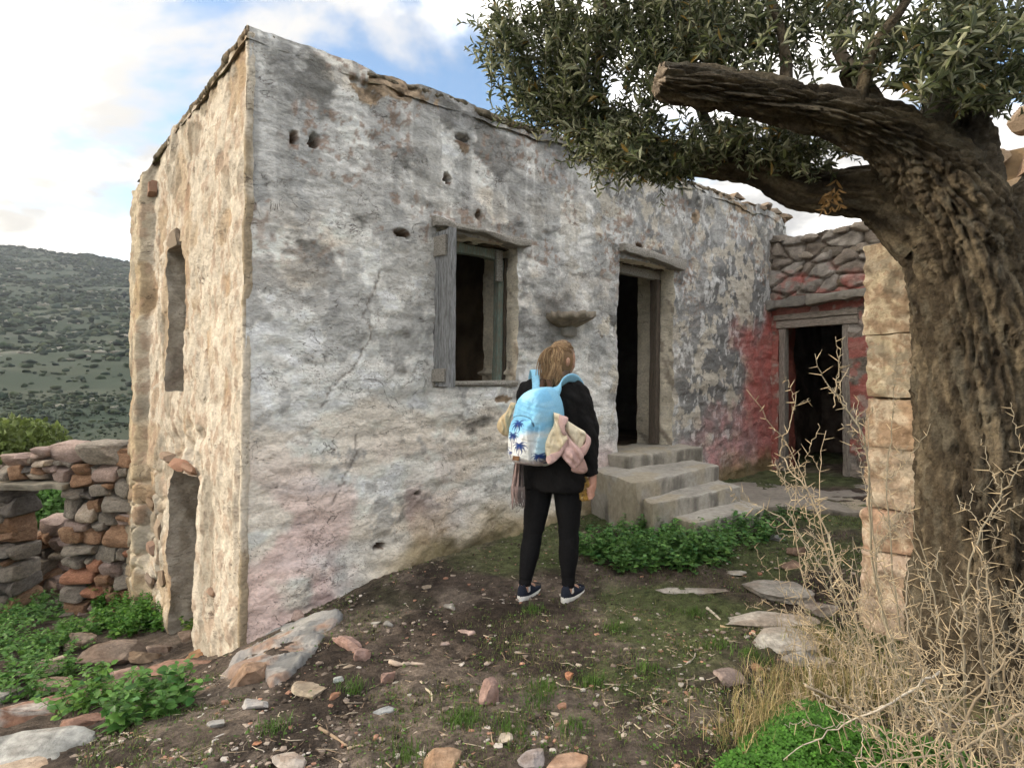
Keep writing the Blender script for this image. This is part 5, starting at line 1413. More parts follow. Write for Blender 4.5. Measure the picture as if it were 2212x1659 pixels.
clover('clover_patch', [(1790, 1640, .26, 1500, .11), (1720, 1650, .2, 800, .08), (1880, 1660, .22, 900, .11), (1760, 1580, .17, 600, .09), (1990, 1690, .2, 600, .12), (1650, 1680, .16, 400, .05)], 'bright green clover under the thorn bush')

# ------------------------------------------------------------------ grass, litter and small stones of the yard
def blades(name, n, sampler, hr, wr, cols, label, cat, bend=.5):
    x, y = sampler(n); n = len(x); z = gz(x, y) 
    h = rb.uniform(hr[0], hr[1], n); a = rb.uniform(0, 2 * np.pi, n); d = np.stack([np.cos(a), np.sin(a), 0 * a], 1); w = rb.uniform(wr[0], wr[1], n)
    s = np.stack([-np.sin(a), np.cos(a), 0 * a], 1); b = np.stack([x, y, z - .004], 1); bn = rb.uniform(.1, 1, n) * bend
    m1 = b + np.array([0, 0, 1]) * (h * .55)[:, None] + d * (h * bn * .3)[:, None]; t = b + np.array([0, 0, 1]) * (h * (1 - .35 * bn))[:, None] + d * (h * bn)[:, None]
    V = np.stack([b + s * w[:, None], b - s * w[:, None], m1 + s * w[:, None] * .8, m1 - s * w[:, None] * .8, t], 1).reshape(-1, 3)
    o = np.arange(n)[:, None] * 5; c = np.array(cols)[rb.integers(0, len(cols), n)] * rb.uniform(.7, 1.3, (n, 1))
    ob_ = mk(name, V, [o + np.array([[1, 0, 2, 3]]), o + np.array([[3, 2, 4]])], m_leaf, None, False, np.repeat(c, 5, 0)); return tag(ob_, label, cat, kind='stuff')
def yard_sampler(density):
    def f(n):
        Y = 1.75 + (rb.random(n * 3) ** 1.5) * 4.2; u = rb.uniform(-.72, .9, n * 3); X = u * Y
        inside = (X - F0[0]) * NF[0] + (Y - F0[1]) * NF[1]
        k = (inside > .04) & (X > -1.7) & (rb.random(n * 3) < density(X, Y))
        X, Y = X[k][:n], Y[k][:n]; return X, Y
    return f
gden = lambda X, Y: sst(-.15, .45, fbm(X * 2.4, Y * 2.4, 0, 4, 601) + .60 * sst(-.7, .9, X) - .25 * sst(-.2, -1.4, X))
blades('short_grass', 52000, yard_sampler(gden), (.008, .034), (.0009, .0019), [(.11, .155, .042), (.14, .18, .05), (.08, .12, .035), (.22, .20, .085)], 'short sparse grass growing through the yard soil', 'grass')
tuftc = [ground_px(x, y) for x, y in [(985, 1555), (1010, 1560), (1165, 1520), (1170, 1490), (1620, 1420), (1640, 1430), (1105, 1580), (1330, 1360), (1500, 1330), (1560, 1400), (760, 1490), (590, 1580), (1280, 1480), (880, 1640), (1400, 1450), (1240, 1580), (1150, 1320)]]
def tuft_sampler(n):
    k = rb.integers(0, len(tuftc), n); c = np.array(tuftc)[k]; return c[:, 0] + rb.normal(size=n) * .035, c[:, 1] + rb.normal(size=n) * .035
blades('grass_tufts', 2600, tuft_sampler, (.02, .065), (.001, .0022), [(.085, .16, .03), (.11, .19, .04), (.07, .13, .03)], 'brighter grass tufts scattered over the yard', 'grass', .6)
def dry_sampler(n):
    c = np.array([ground_px(x, y) for x, y in [(1690, 1490), (1740, 1500), (1790, 1480), (1720, 1540), (1840, 1450), (1660, 1560), (1620, 1600), (1830, 1520), (1900, 1500), (1700, 1580), (1780, 1400)]]); k = rb.integers(0, len(c), n)
    return c[k, 0] + rb.normal(size=n) * .09, c[k, 1] + rb.normal(size=n) * .08
blades('dry_grass', 3400, dry_sampler, (.03, .15), (.0009, .0022), [(.42, .32, .15), (.50, .40, .22), (.33, .26, .13), (.20, .21, .07)], 'straw coloured dry grass at the edge of the thorn bush', 'grass', .9)
# seedlings: tiny round leaves
def seedlings(n):
    X, Y = yard_sampler(lambda x, y: .3 + .7 * gden(x, y))(n); n = len(X); B = Bag()
    b = np.stack([X, Y, gz(X, Y) + rb.uniform(.004, .018, n)], 1); nrm = np.array([0, 0, 1.0]) + .4 * rb.normal(size=(n, 3)); d = rb.normal(size=(n, 3)); d[:, 2] *= .2
    col = np.array([.08, .15, .03]) * rb.uniform(.6, 1.5, (n, 1)); leafs(B, b, d, nrm, rb.uniform(.006, .016, n), col, .38)
    o = B.build('seedlings', m_leaf, None, True); tag(o, 'tiny green seedlings dotted over the dark soil', 'seedlings', kind='stuff')
seedlings(9000)
# chips and pebbles
def pebbles(name, n, size, cols, label, sub, sampler, sq=.55):
    X, Y = sampler(n); n = len(X); V0 = [rock_vf(620 + i, sub, .7, 5, .1)[0] for i in range(5)]; F0_ = ico(sub)[1]; nv = len(V0[0])
    s = size[0] * (size[1] / size[0]) ** (rb.random(n) ** 2.2); a = rb.uniform(0, 6.28, n); z = gz(X, Y)
    k = rb.integers(0, 5, n); base = np.array(V0)[k]; sc = np.stack([s * rb.uniform(.7, 1.3, n), s * rb.uniform(.6, 1.1, n), s * rb.uniform(.3, sq + .2, n)], 1); P = base * sc[:, None, :]
    ca, sa = np.cos(a)[:, None], np.sin(a)[:, None]; P = np.stack([P[..., 0] * ca - P[..., 1] * sa, P[..., 0] * sa + P[..., 1] * ca, P[..., 2]], -1)
    P = P + np.stack([X, Y, z + sc[:, 2] * .35], 1)[:, None, :]
    F = (np.arange(n)[:, None, None] * nv + F0_[None]).reshape(-1, 3); c = np.array(cols)[rb.integers(0, len(cols), n)] * rb.uniform(.7, 1.25, (n, 1))
    o = mk(name, P.reshape(-1, 3), F, m_peb, None, sub > 1, np.repeat(c, nv, 0)); tag(o, label, 'gravel', kind='stuff')
m_peb = surf('pebble', None, .9, .2, 60, .3, 90, .004)
PC = [(.40, .33, .27), (.30, .24, .20), (.48, .43, .38), (.20, .16, .13), (.40, .22, .15), (.14, .11, .09), (.10, .08, .065)]
pebbles('gravel', 12000, (.0028, .017), PC, 'fine pale chips and crumbs strewn over the soil', 1, yard_sampler(lambda x, y: .35 + .65 * sst(-.3, .4, fbm(x * 1.5, y * 1.5, 0, 3, 611))))
pebbles('soil_crumbs', 5000, (.004, .013), [(.085, .063, .048), (.12, .092, .07), (.05, .038, .03)], 'dark crumbs of soil over the yard', 1, yard_sampler(lambda x, y: .3 + .7 * sst(.6, -.8, x)), .8)
# twig litter
def litter(n):
    X, Y = yard_sampler(lambda x, y: (.25 + .75 * sst(3.4, 2.2, y)) * (.4 + .6 * sst(-.4, .3, fbm(x * 1.3, y * 1.3, 0, 3, 613))))(n); B = Bag()
    for x, y in zip(X, Y):
        L = rb.uniform(.015, .085) * (1.3 if rb.random() < .12 else 1); a = rb.uniform(0, 6.28); r = rb.uniform(.0008, .0028); z = gzf(x, y) + r + .004
        d = np.array([math.cos(a), math.sin(a), rb.normal() * .12]); m = np.array([x, y, z]); bend = np.array([-d[1], d[0], 0]) * rb.normal() * L * .12
        V, F = tube(np.array([m - d * L / 2, m + bend, m + d * L / 2]), np.array([r, r, r * .6]), 4, True); B.add(V, F, np.array([(.36, .28, .19), (.22, .16, .11), (.45, .38, .29), (.14, .105, .08)][rb.integers(4)]) * rb.uniform(.8, 1.2))
    o = B.build('twig_litter', surf('litter', None, .9, .2, 40, 0), None); tag(o, 'short dry twigs and straw littering the soil', 'twigs', kind='stuff')
litter(2900)

# ------------------------------------------------------------------ far hillside: scrub
rh = np.random.default_rng(77)
def scrub(n, x0, x1, y0, y1, sz, name, label, sub):
    X = rh.uniform(x0, x1, n * 3); Y = y0 + (y1 - y0) * rh.random(n * 3) ** 1.3
    keep = rh.random(n * 3) < .25 + .75 * sst(-.3, .4, fbm(X / 22, Y / 14, 0, 4, 651)); 
    keep &= (X / Y < -.35) & (X / Y > -1.35)
    X, Y = X[keep][:n], Y[keep][:n]; n = len(X)
    V0, F0_ = ico(sub); nv = len(V0); s = rh.uniform(sz[0], sz[1], n) * rh.uniform(.6, 1.3, n) * np.clip(Y / 200, .30, 1)
    P = V0[None] * np.stack([s * rh.uniform(.8, 1.5, n), s * rh.uniform(.8, 1.3, n), s * rh.uniform(.6, .95, n)], 1)[:, None, :]
    P = P * (1 + .32 * rh.normal(size=(n, nv, 1)))
    P = P + np.stack([X, Y, gz(X, Y) + s * .25], 1)[:, None]
    c = np.array([[.017, .028, .016], [.025, .038, .020], [.014, .025, .017], [.036, .046, .024]])[rh.integers(0, 4, n)] * rh.uniform(.7, 1.3, (n, 1))
    cc = np.repeat(c, nv, 0) * (1 + .3 * rh.normal(size=(n * nv, 1))).clip(.4, 1.8)
    o = mk(name, P.reshape(-1, 3), (np.arange(n)[:, None, None] * nv + F0_[None]).reshape(-1, 3), m_scrub, None, True, cc); tag(o, label, 'scrub', kind='stuff')
m_scrub = surf('scrub_leaf', None, .9, .3, 3, 0)
scrub(24000, -620, -40, 58, 460, (.50, 1.35), 'hillside_scrub', 'dark scrub bushes dotting the far hillside', 1)
scrub(5000, -110, -12, 22, 90, (.2, .6), 'valley_scrub', 'low green scrub in the valley beyond the dry wall', 1)
def outcrops(n):
    X = rh.uniform(-560, -40, n * 3); Y = 60 + 390 * rh.random(n * 3) ** 1.2; keep = (X / Y < -.35) & (X / Y > -1.35) & (fbm(X / 25, Y / 10, 0, 4, 655) > .12); X, Y = X[keep][:n], Y[keep][:n]; n = len(X)
    V0 = rock_vf(660, 1, .6, 4, .1)[0]; F0_ = ico(1)[1]; nv = len(V0); s = rh.uniform(.3, 1.1, n) * np.clip(Y / 200, .3, 1)
    P = V0[None] * np.stack([s * rh.uniform(.8, 2.4, n), s, s * rh.uniform(.3, .7, n)], 1)[:, None] + np.stack([X, Y, gz(X, Y) + s * .2], 1)[:, None]
    c = np.array([.24, .23, .19]) * rh.uniform(.6, 1.3, (n, 1))
    tag(mk('outcrops', P.reshape(-1, 3), (np.arange(n)[:, None, None] * nv + F0_[None]).reshape(-1, 3), m_scrub, None, False, np.repeat(c, nv, 0)), 'pale rock outcrops scattered over the far hillside', 'rocks', kind='stuff')
outcrops(2600)
def shrub(px, py, Y, hw, hh, n, col, label):
    c = at(px, py, Y); root = empty('shrub', (c[0], c[1], gzf(c[0], c[1]))); tag(root, label, 'shrub'); B = Bag()
    u = rand_unit(n, rh) * (rh.random((n, 1)) ** .4); b = c + u * np.array([hw, hw, hh]); leafs(B, b, rh.normal(size=(n, 3)) + np.array([0, 0, .6]), rand_unit(n, rh), rh.uniform(.05, .13, n), np.array(col) * rh.uniform(.6, 1.4, (n, 1)))
    adopt(B.build('foliage', m_leaf, None), root)
    V, F = tube(np.array([[c[0], c[1], gzf(c[0], c[1]) - .05], [c[0], c[1], c[2]]]), np.array([.06, .03]), 6); adopt(mk('stem', V, F, m_bark, None, True, np.zeros((len(V), 3)) + .1), root)
shrub(5, 965, 9.5, .9, .45, 5000, (.13, .17, .045), 'yellow green shrub behind the left end of the dry wall')
shrub(105, 1100, 9.0, .7, .5, 3800, (.12, .24, .06), 'fresh green bush seen through the gap in the dry wall')
# ------------------------------------------------------------------ single stones of the yard and slope
m_yr = surf('yard_stone', None, .92, .4, 30, .9, 48, .014)
rk = np.random.default_rng(91)
def yard_rock(px, py, hw, hh, col, label, rot=0.0, boxy=.6, cuts=9, deep=.75, sink=.35, sub=3, tall=.85, group=None, fleck=None, tilt=0.0):
    c = ground_px(px, py + hh * .45); Y = c[1]; m = Y / FP
    sx, sz, sy = hw * m, hh * m * tall, max(hw * m * deep, hh * m * .8)
    sub = 4 if hw > 15 else 3
    V, F = rock_vf(int(rk.integers(1e6)), sub, boxy * .75, cuts + 5, .05, (.46, .82))
    V = V * np.array([sx, sy, sz])
    V[:, 2] += .10 * sz * fbm(V[:, 0] / sx * 2, V[:, 1] / sy * 2, V[:, 2] / sz * 2, 3, 5)
    ca, sa = math.cos(rot), math.sin(rot); V = np.column_stack([V[:, 0] * ca - V[:, 1] * sa, V[:, 0] * sa + V[:, 1] * ca, V[:, 2]])
    if tilt: ct, st = math.cos(tilt), math.sin(tilt); V = np.column_stack([V[:, 0] * ct - V[:, 2] * st, V[:, 1], V[:, 0] * st + V[:, 2] * ct])
    cc = np.zeros((len(V), 3)) + np.array(col) * .80; q = V / sx
    cc = cc * (1 + .28 * fbm(q[:, 0] * 2 + px, q[:, 1] * 2, q[:, 2] * 2, 4, 7))[:, None]
    cc = lerp3(cc, np.array(col) * np.array([.62, .55, .5]), sst(.1, .4, fbm(q[:, 0] * 1.5 + py, q[:, 1] * 1.5, q[:, 2] * 1.5, 4, 9)) * .7)
    if fleck: cc = lerp3(cc, fleck, sst(.05, .3, fbm(q[:, 0] * 2.4 + py, q[:, 1] * 2.4, q[:, 2] * 2.4, 5, 13)) * .8)
    o = mk('stone', V, F, m_yr, None, True, np.clip(cc, .02, .75), sharp=24); o.location = (c[0], c[1], c[2] + sz * (1 - 2 * sink) + 0)
    tag(o, label, 'stone', group); return o
PK = (.40, .27, .23); TN = (.42, .34, .26); WH = (.56, .52, .46); GR = (.34, .32, .29); OR = (.50, .25, .15); BR = (.30, .20, .14); RD = (.33, .19, .14); LM = (.46, .45, .42)
YR = [
 (752, 1390, 50, 19, PK, 'long pinkish stone lying like a loaf on the dark soil', -.75, .6, 8, .34, .25), (781, 1418, 20, 17, PK, 'squat pink stone touching the long loaf shaped stone', .3, .55, 9, .8, .2), (756, 1443, 15, 7, TN, 'flat tan stone just in front of the squat pink stone', .2, .7, 6, .7, .3),
 (1005, 1367, 22, 10, (.52, .38, .33), 'smooth pale pink oval stone in the middle of the yard', .1, .8, 3, .7, .3), (964, 1392, 13, 8, (.48, .37, .33), 'small pale pink stone left of the oval stone', .3, .65, 6, .8, .25), (840, 1348, 11, 10, GR, 'small round grey stone on the soil near the house', 0, .8, 5, .9, .3), (811, 1347, 11, 4, WH, 'flat whitish chip beside the small round grey stone', 0, .7, 5, .6, .3),
 (921, 1269, 11, 6, TN, 'small tan stone close to the foot of the house wall', .2, .6, 7, .7, .25), (972, 1310, 13, 7, WH, 'white chip of stone behind the pale oval stone', -.1, .6, 7, .7, .25), (837, 1464, 15, 18, PK, 'leaning pink stone beside a pale twig', -.5, .55, 9, .6, .2, 3, .9), (730, 1470, 14, 8, (.50, .52, .50), 'pointed bluish white flake on the soil', .35, .7, 6, .5, .3),
 (1058, 1499, 25, 30, PK, 'upright pink stone with a sharp ridge in the yard', .2, .55, 12, .7, .15, 3, 1.0), (1229, 1465, 11, 13, OR, 'pointed orange shard standing in the grass', .2, .7, 9, .5, .15, 2), (1212, 1529, 11, 10, (.46, .27, .19), 'square orange brown chip below the pointed shard', .1, .35, 4, .8, .2, 2), (1222, 1566, 7, 10, (.55, .40, .32), 'tiny pale orange stone left of a dead stem', 0, .6, 6, .8, .2, 2), (1091, 1601, 18, 13, (.50, .43, .34), 'cream pebble near the bottom of the yard', .2, .8, 5, .8, .3),
 (624, 1646, 38, 22, (.52, .45, .39), 'large cream stone at the bottom edge, left of centre', .1, .55, 8, .8, .3), (951, 1640, 44, 19, (.44, .30, .20), 'orange tan half buried rock at the bottom edge', 0, .7, 7, .8, .4), (1147, 1647, 40, 19, (.34, .30, .29), 'grey purple rock at the bottom edge beside an orange one', .1, .6, 9, .8, .3), (1225, 1648, 46, 24, (.50, .33, .23), 'orange block of rock at the bottom edge of the photo', -.05, .45, 9, .8, .3),
 (672, 1486, 46, 15, (.40, .33, .25), 'flat tan slab half buried in the dark soil', .1, .7, 6, .8, .42, 3, .5), (722, 1505, 13, 10, (.38, .21, .14), 'rusty brown stone beside the half buried slab', 0, .6, 8, .8, .3), (829, 1536, 26, 9, (.46, .46, .45), 'grey splintered stone flake among twigs', .5, .6, 8, .4, .25),
 (551, 1524, 31, 14, (.52, .50, .48), 'jagged white stone on the soil below the apron', .15, .5, 10, .6, .25), (470, 1579, 22, 8, (.44, .42, .39), 'smooth grey oval pebble resting on a white flake', .25, .85, 3, .5, -.6), (492, 1590, 30, 10, (.54, .53, .52), 'flat white flake under the grey oval pebble', .4, .55, 8, .4, .3, 3, .5), (554, 1608, 11, 6, OR, 'small orange chip right of the white flake', 0, .7, 6, .8, .3, 2),
 (541, 1452, 44, 38, (.36, .24, .165), 'brown boulder at the lower end of the grey apron', .2, .6, 8, .8, .35), (94, 1442, 50, 28, (.46, .38, .31), 'large faceted cream boulder in the green slope', .3, .5, 12, .8, .3), (255, 1414, 72, 30, (.30, .235, .19), 'big brown grey rock on the slope below the house', .1, .6, 9, .7, .35), (303, 1420, 38, 20, (.25, .185, .13), 'dark brown rock right of the big slope rock', -.2, .6, 8, .7, .3), (177, 1384, 30, 24, (.38, .30, .235), 'tan pointed rock in front of the dry wall', .2, .55, 11, .8, .25), (112, 1478, 48, 18, (.38, .29, .22), 'half buried tan rock below the cream boulder', 0, .7, 7, .8, .42),
 (70, 1530, 95, 34, (.30, .175, .125), 'long reddish bedrock hump at the left edge', .25, .65, 8, .6, .42, 3, .85, None, (.42, .40, .37)), (278, 1468, 50, 36, (.36, .25, .21), 'pinkish brown rock behind the bushy plant', .4, .55, 9, .8, .35), (389, 1438, 80, 20, (.33, .20, .15), 'flat reddish rock ledge below the corner of the house', .15, .7, 8, .5, .4), (190, 1556, 52, 28, (.30, .18, .135), 'reddish rock sinking into the soil left of the bushy plant', .5, .65, 8, .7, .42), (404, 1370, 30, 15, (.29, .215, .165), 'brown rock at the sill of the low doorway', .1, .6, 9, .8, .3), (230, 1333, 32, 13, (.31, .20, .14), 'brown rock half hidden in green weeds by the dry wall', 0, .65, 8, .8, .3),
 (58, 1628, 120, 40, (.32, .32, .30), 'large grey white limestone in the bottom left corner', .2, .7, 7, .7, .4, 4, .8, None, (.45, .44, .41)), (50, 1662, 85, 14, (.52, .41, .31), 'pale tan stone in front of the corner limestone', .1, .6, 8, .6, .3), (16, 1503, 32, 20, (.36, .35, .32), 'grey stone in the weeds at the left edge', .2, .6, 9, .8, .3), (340, 1402, 28, 14, (.34, .26, .21), 'small brown stone between slope rocks and doorway', .1, .6, 9, .8, .3),
 (610, 1312, 44, 38, (.40, .40, .39), 'lumpy grey boulder against the corner of the house', .3, .75, 6, .8, .3, 4, .95, None, (.52, .50, .47)), (643, 1333, 14, 15, (.46, .34, .29), 'small pink stone leaning on the lumpy grey boulder', .2, .55, 9, .8, .2), (424, 1416, 24, 10, (.42, .25, .14), 'orange stone at the foot of the lit house corner', 0, .65, 8, .8, .3),
 (1672, 1268, 68, 25, (.42, .39, .35), 'round flat grey paving slab on the path', .1, .7, 6, 1.05, .40, 4, .5), (1486, 1276, 88, 6, (.42, .385, .34), 'thin pale slab edge showing through the soil', -.05, .6, 8, .16, .35, 4, .9), (1672, 1335, 110, 17, (.50, .455, .40), 'long narrow pale paving slab on the path', -.12, .55, 9, .36, .38, 4, .6), (1697, 1381, 92, 28, (.48, .45, .40), 'broad rough paving slab nearest to the thorn bush', .0, .55, 9, .75, .38, 4, .5), (1735, 1424, 45, 16, (.35, .335, .31), 'grey stone below the broad paving slab', .1, .6, 8, .8, .35), (1585, 1458, 42, 22, (.34, .265, .235), 'pinkish grey stone sunk into bare soil', .2, .6, 9, .8, .4, 3, .7), (1633, 1444, 12, 12, (.52, .33, .20), 'small orange cube of stone on the grass', .1, .5, 8, .9, .15),
 (1718, 1193, 24, 14, (.28, .19, .14), 'upper of two brown stones behind the path', 0, .65, 7, .8, .2), (1706, 1222, 22, 12, (.30, .20, .15), 'lower of two brown stones behind the path', .1, .65, 7, .8, .25), (1776, 1433, 30, 22, (.40, .36, .31), 'tan rock at the edge of the dry grass', .2, .6, 9, .8, .3), (1580, 1238, 34, 5, (.50, .48, .44), 'small white chip behind the round paving slab', -.1, .6, 7, .4, .3), (1775, 1310, 42, 18, (.36, .32, .28), 'grey brown stone between thorn stems', .1, .6, 9, .8, .4, 3, .6), (1679, 1164, 17, 9, (.33, .33, .33), 'small grey stone among low weeds', 0, .65, 7, .8, .3), (1640, 1253, 6, 5, (.38, .20, .14), 'tiny red brown pebble on the round paving slab', 0, .8, 3, .9, -1.2, 2)]
for a in YR: yard_rock(*a)
# limewashed bedrock apron at the corner of the house
def apron():
    poly = np.array([on_plane(x, y, 0)[:2] for x, y in [(470, 1425), (520, 1345), (600, 1300), (690, 1312), (745, 1330), (700, 1380), (672, 1420), (640, 1455), (585, 1478), (560, 1440), (515, 1450)]])
    c = poly.mean(0); n = 160; rows = 44
    P = spline(np.vstack([poly, poly[:1]]), n)[:-1]; n = len(P)
    f = np.linspace(0, 1, rows)[:, None, None]
    G = c + (P - c)[None] * (f ** .8) * (1 + .05 * fbm(np.arange(n) / 9.0, np.zeros(n), 0, 3, 831))[None, :, None]
    z = gz(G[..., 0], G[..., 1]) + .016 * sst(1.0, .80, f[..., 0]) - .03 * sst(.9, 1.0, f[..., 0]) + .014 * fbm(G[..., 0] * 6, G[..., 1] * 6, 0, 4, 833)
    q = fbm(G[..., 0] * 3, G[..., 1] * 7, 0, 4, 834) * 3; z = z + .008 * (np.floor(q) + sst(0, .2, q - np.floor(q)))
    cc = np.zeros(G.shape[:2] + (3,)) + np.array([.19, .187, .18]); cc = cc * (1 + .18 * fbm(G[..., 0] * 9, G[..., 1] * 9, 0, 4, 835))[..., None]
    cc = lerp3(cc, (.27, .185, .14), sst(.0, .3, fbm(G[..., 0] * 3 + 4, G[..., 1] * 3, 0, 5, 836) + .5 * sst(-1.15, -1.45, G[..., 0]) - .1)); cc = lerp3(cc, (.33, .32, .30), sst(.2, .35, fbm(G[..., 0] * 5 + 9, G[..., 1] * 5, 0, 5, 837)) * .7)
    cc = lerp3(cc, (.20, .20, .20), sst(.2, .4, fbm(G[..., 0] * 4 + 19, G[..., 1] * 4, 0, 5, 838)) * .6)
    o = mk('rock_apron', np.concatenate([G, z[..., None]], -1).reshape(-1, 3), grid_faces(n, rows, True), m_peb, None, True, cc.reshape(-1, 3))
    tag(o, 'grey limewashed rock apron at the corner of the house', 'rock')
apron()

# sticks one can pick out
m_stick = surf('dry_stick', None, .9, .25, 40, .4, 60, .004)
def stick(pxs, r, col, label):
    P = []
    for x, y in pxs: g = ground_px(x, y); P.append(g + np.array([0, 0, r * 1.1]))
    Q = spline(np.array(P), 18); V, F = tube(Q, np.linspace(r, r * .6, 18) * (1 + .25 * rk.normal(size=18)).clip(.6, 1.5), 7)
    o = mk('stick', V, F, m_stick, None, True, np.zeros((len(V), 3)) + np.array(col)); tag(o, label, 'stick')
stick([(690, 1577), (720, 1595), (750, 1618)], .006, (.33, .24, .16), 'long brown stick lying aslant in the foreground soil')
stick([(750, 1620), (772, 1618), (785, 1617)], .005, (.40, .31, .22), 'short twig crossing the end of the long brown stick')
stick([(842, 1436), (862, 1440), (888, 1440), (918, 1441)], .011, (.45, .36, .29), 'thick pale piece of driftwood behind the leaning pink stone')
stick([(909, 1478), (918, 1492), (932, 1503), (933, 1523)], .0055, (.52, .44, .32), 'bent pale twig right of the leaning pink stone')
stick([(848, 1480), (870, 1473), (890, 1470)], .005, (.46, .41, .33), 'pale straight twig leaning on the pink stone')
stick([(1442, 1449), (1475, 1443), (1498, 1425), (1502, 1415)], .005, (.45, .40, .33), 'curved grey twig on the grass of the yard')
stick([(1527, 1318), (1545, 1333), (1560, 1347)], .008, (.50, .44, .36), 'pale splinter of wood left of the long paving slab')
stick([(1556, 1356), (1580, 1360), (1605, 1363)], .006, (.42, .32, .2), 'brown stick below the long paving slab')
stick([(453, 1632), (460, 1605), (463, 1590)], .006, (.55, .50, .43), 'short white stick below the white flake')
stick([(427, 1560), (440, 1548), (452, 1540)], .006, (.50, .46, .40), 'short grey stick left of the oval pebble')
stick([(1365, 1565), (1400, 1595), (1428, 1618)], .0035, (.55, .47, .34), 'thin straw coloured stalk in the foreground right')
stick([(1300, 1495), (1335, 1480), (1350, 1468)], .003, (.42, .33, .22), 'thin brown stalk in the short grass')
# ------------------------------------------------------------------ the person
FW = np.array([.42, .907, 0.0]); FW /= np.linalg.norm(FW); RT = np.array([FW[1], -FW[0], 0.0]); UP = np.array([0, 0, 1.0])
PC0 = np.array([at(1196, 1200, 3.86)[0], 3.86, 0.0])
def pb(r, f, z): return PC0 + RT * r + FW * f + UP * z          # right, forward, up of the person
def loft(secs, ns=28, p=2.0, right=RT, fwd=FW):
    """secs: (r, f, z, half width, half depth) in the person frame; closed"""
    S_ = spline(np.array(secs, float), len(secs) * 6)
    th = np.arange(ns) / ns * 2 * np.pi; c, s = np.cos(th), np.sin(th)
    ce = np.sign(c) * np.abs(c) ** (2 / p); se = np.sign(s) * np.abs(s) ** (2 / p)
    V = np.array([pb(a[0], a[1], a[2]) for a in S_])[:, None, :] + S_[:, 3, None, None] * ce[None, :, None] * right + S_[:, 4, None, None] * se[None, :, None] * fwd
    n = len(S_); F = [grid_faces(ns, n, True)]; Vf = V.reshape(-1, 3); k = np.arange(ns); k2 = (k + 1) % ns; m = len(Vf)
    Vf = np.vstack([Vf, V[0].mean(0), V[-1].mean(0)]); F.append(np.stack([k2, k, np.full(ns, m)], 1)); o = (n - 1) * ns; F.append(np.stack([o + k, o + k2, np.full(ns, m + 1)], 1))
    return Vf, F
def ctube(pts, ns=18, n=None):
    """closed tapered tube through (x, y, z, r)"""
    Q = spline(np.array(pts, float), n or len(pts) * 6); return tube(Q[:, :3], Q[:, 3], ns, True)
def remesh(bag, voxel, smooth=4, name='m'):
    F = [np.concatenate(v) for v in bag.F.values() if v]
    o = mk(name, np.vstack(bag.V), F, None)
    md = o.modifiers.new('r', 'REMESH'); md.mode = 'VOXEL'; md.voxel_size = voxel; md.use_smooth_shade = True
    sm = o.modifiers.new('s', 'SMOOTH'); sm.factor = .5; sm.iterations = smooth
    dg = bpy.context.evaluated_depsgraph_get(); me = bpy.data.meshes.new_from_object(o.evaluated_get(dg)); bpy.data.objects.remove(o)
    V = np.zeros(len(me.vertices) * 3, np.float32); me.vertices.foreach_get('co', V)
    return me, V.reshape(-1, 3).astype(float)
def set_mesh(me, V, col, mat):
    me.vertices.foreach_set('co', np.asarray(V, np.float32).ravel())
    if col is not None:
        a = me.color_attributes.new('Col', 'FLOAT_COLOR', 'POINT'); c = np.ones((len(V), 4), np.float32); c[:, :3] = col; a.data.foreach_set('color', c.ravel())
    me.materials.clear(); me.materials.append(mat); me.polygons.foreach_set('use_smooth', np.ones(len(me.polygons), bool)); me.update(); return me
person = empty('person', tuple(PC0)); tag(person, 'person in black seen from behind, looking towards the house door', 'person')
m_skin = surf('skin', None, .55, .08, 60, .1, 150, .001, spec=.35); m_black = surf('black_knit', (.011, .0103, .0108), .85, .35, 90, .5, 260, .004, spec=.15); m_black2 = surf('black_leggings', (.009, .0087, .0097), .8, .3, 60, .25, 200, .003, spec=.15)
# joints
AL = pb(-.085, .0, .085); AR = pb(.150, -.01, .085)
LK = at(1151, 1152, 3.87); RK = at(1229, 1152, 3.80); LH = at(1168, 1030, 3.86); RH = at(1226, 1030, 3.82)
heelL = on_plane(1124, 1298, .012); heelR = on_plane(1218, 1301, .012)
fL = np.array([.40, .917, 0]); fR = np.array([.46, .888, 0])
AL = heelL + fL * .065 + UP * .075; AR = heelR + fR * .065 + UP * .075
def P4(p, r): return (*p, r)
hd_c = at(1213, 780, 3.83); hd_f = np.array([.80, .55, -.18]); hd_f /= np.linalg.norm(hd_f); hd_r = np.cross(hd_f, UP); hd_r /= np.linalg.norm(hd_r); hd_u = np.cross(hd_r, hd_f)
shL = at(1145, 842, 3.90); shR = at(1249, 842, 3.80); elR = at(1274, 935, 3.77); wrR = at(1280, 1022, 3.76); haR = at(1277, 1052, 3.755)
elL = at(1128, 935, 3.98); wrL = at(1150, 985, 4.06)
neck0 = at(1201, 832, 3.87); neck1 = hd_c - hd_u * .07 - hd_f * .02
def limbs(B, k=1.0):
    B.add(*ctube([P4(LH + UP * .06, .09 * k), P4(LH * .6 + LK * .4, .082 * k), P4(LK, .060 * k), P4(LK * .6 + AL * .4, .058 * k), P4(LK * .25 + AL * .75, .043 * k), P4(AL, .036 * k)], 20))
    B.add(*ctube([P4(RH + UP * .06, .09 * k), P4(RH * .6 + RK * .4, .083 * k), P4(RK, .060 * k), P4(RK * .6 + AR * .4, .059 * k), P4(RK * .25 + AR * .75, .043 * k), P4(AR, .036 * k)], 20))
hipc = (LH + RH) / 2; hr = (hipc - PC0).dot(RT); hf = (hipc - PC0).dot(FW)
nr = (neck0 - PC0).dot(RT); nf_ = (neck0 - PC0).dot(FW)
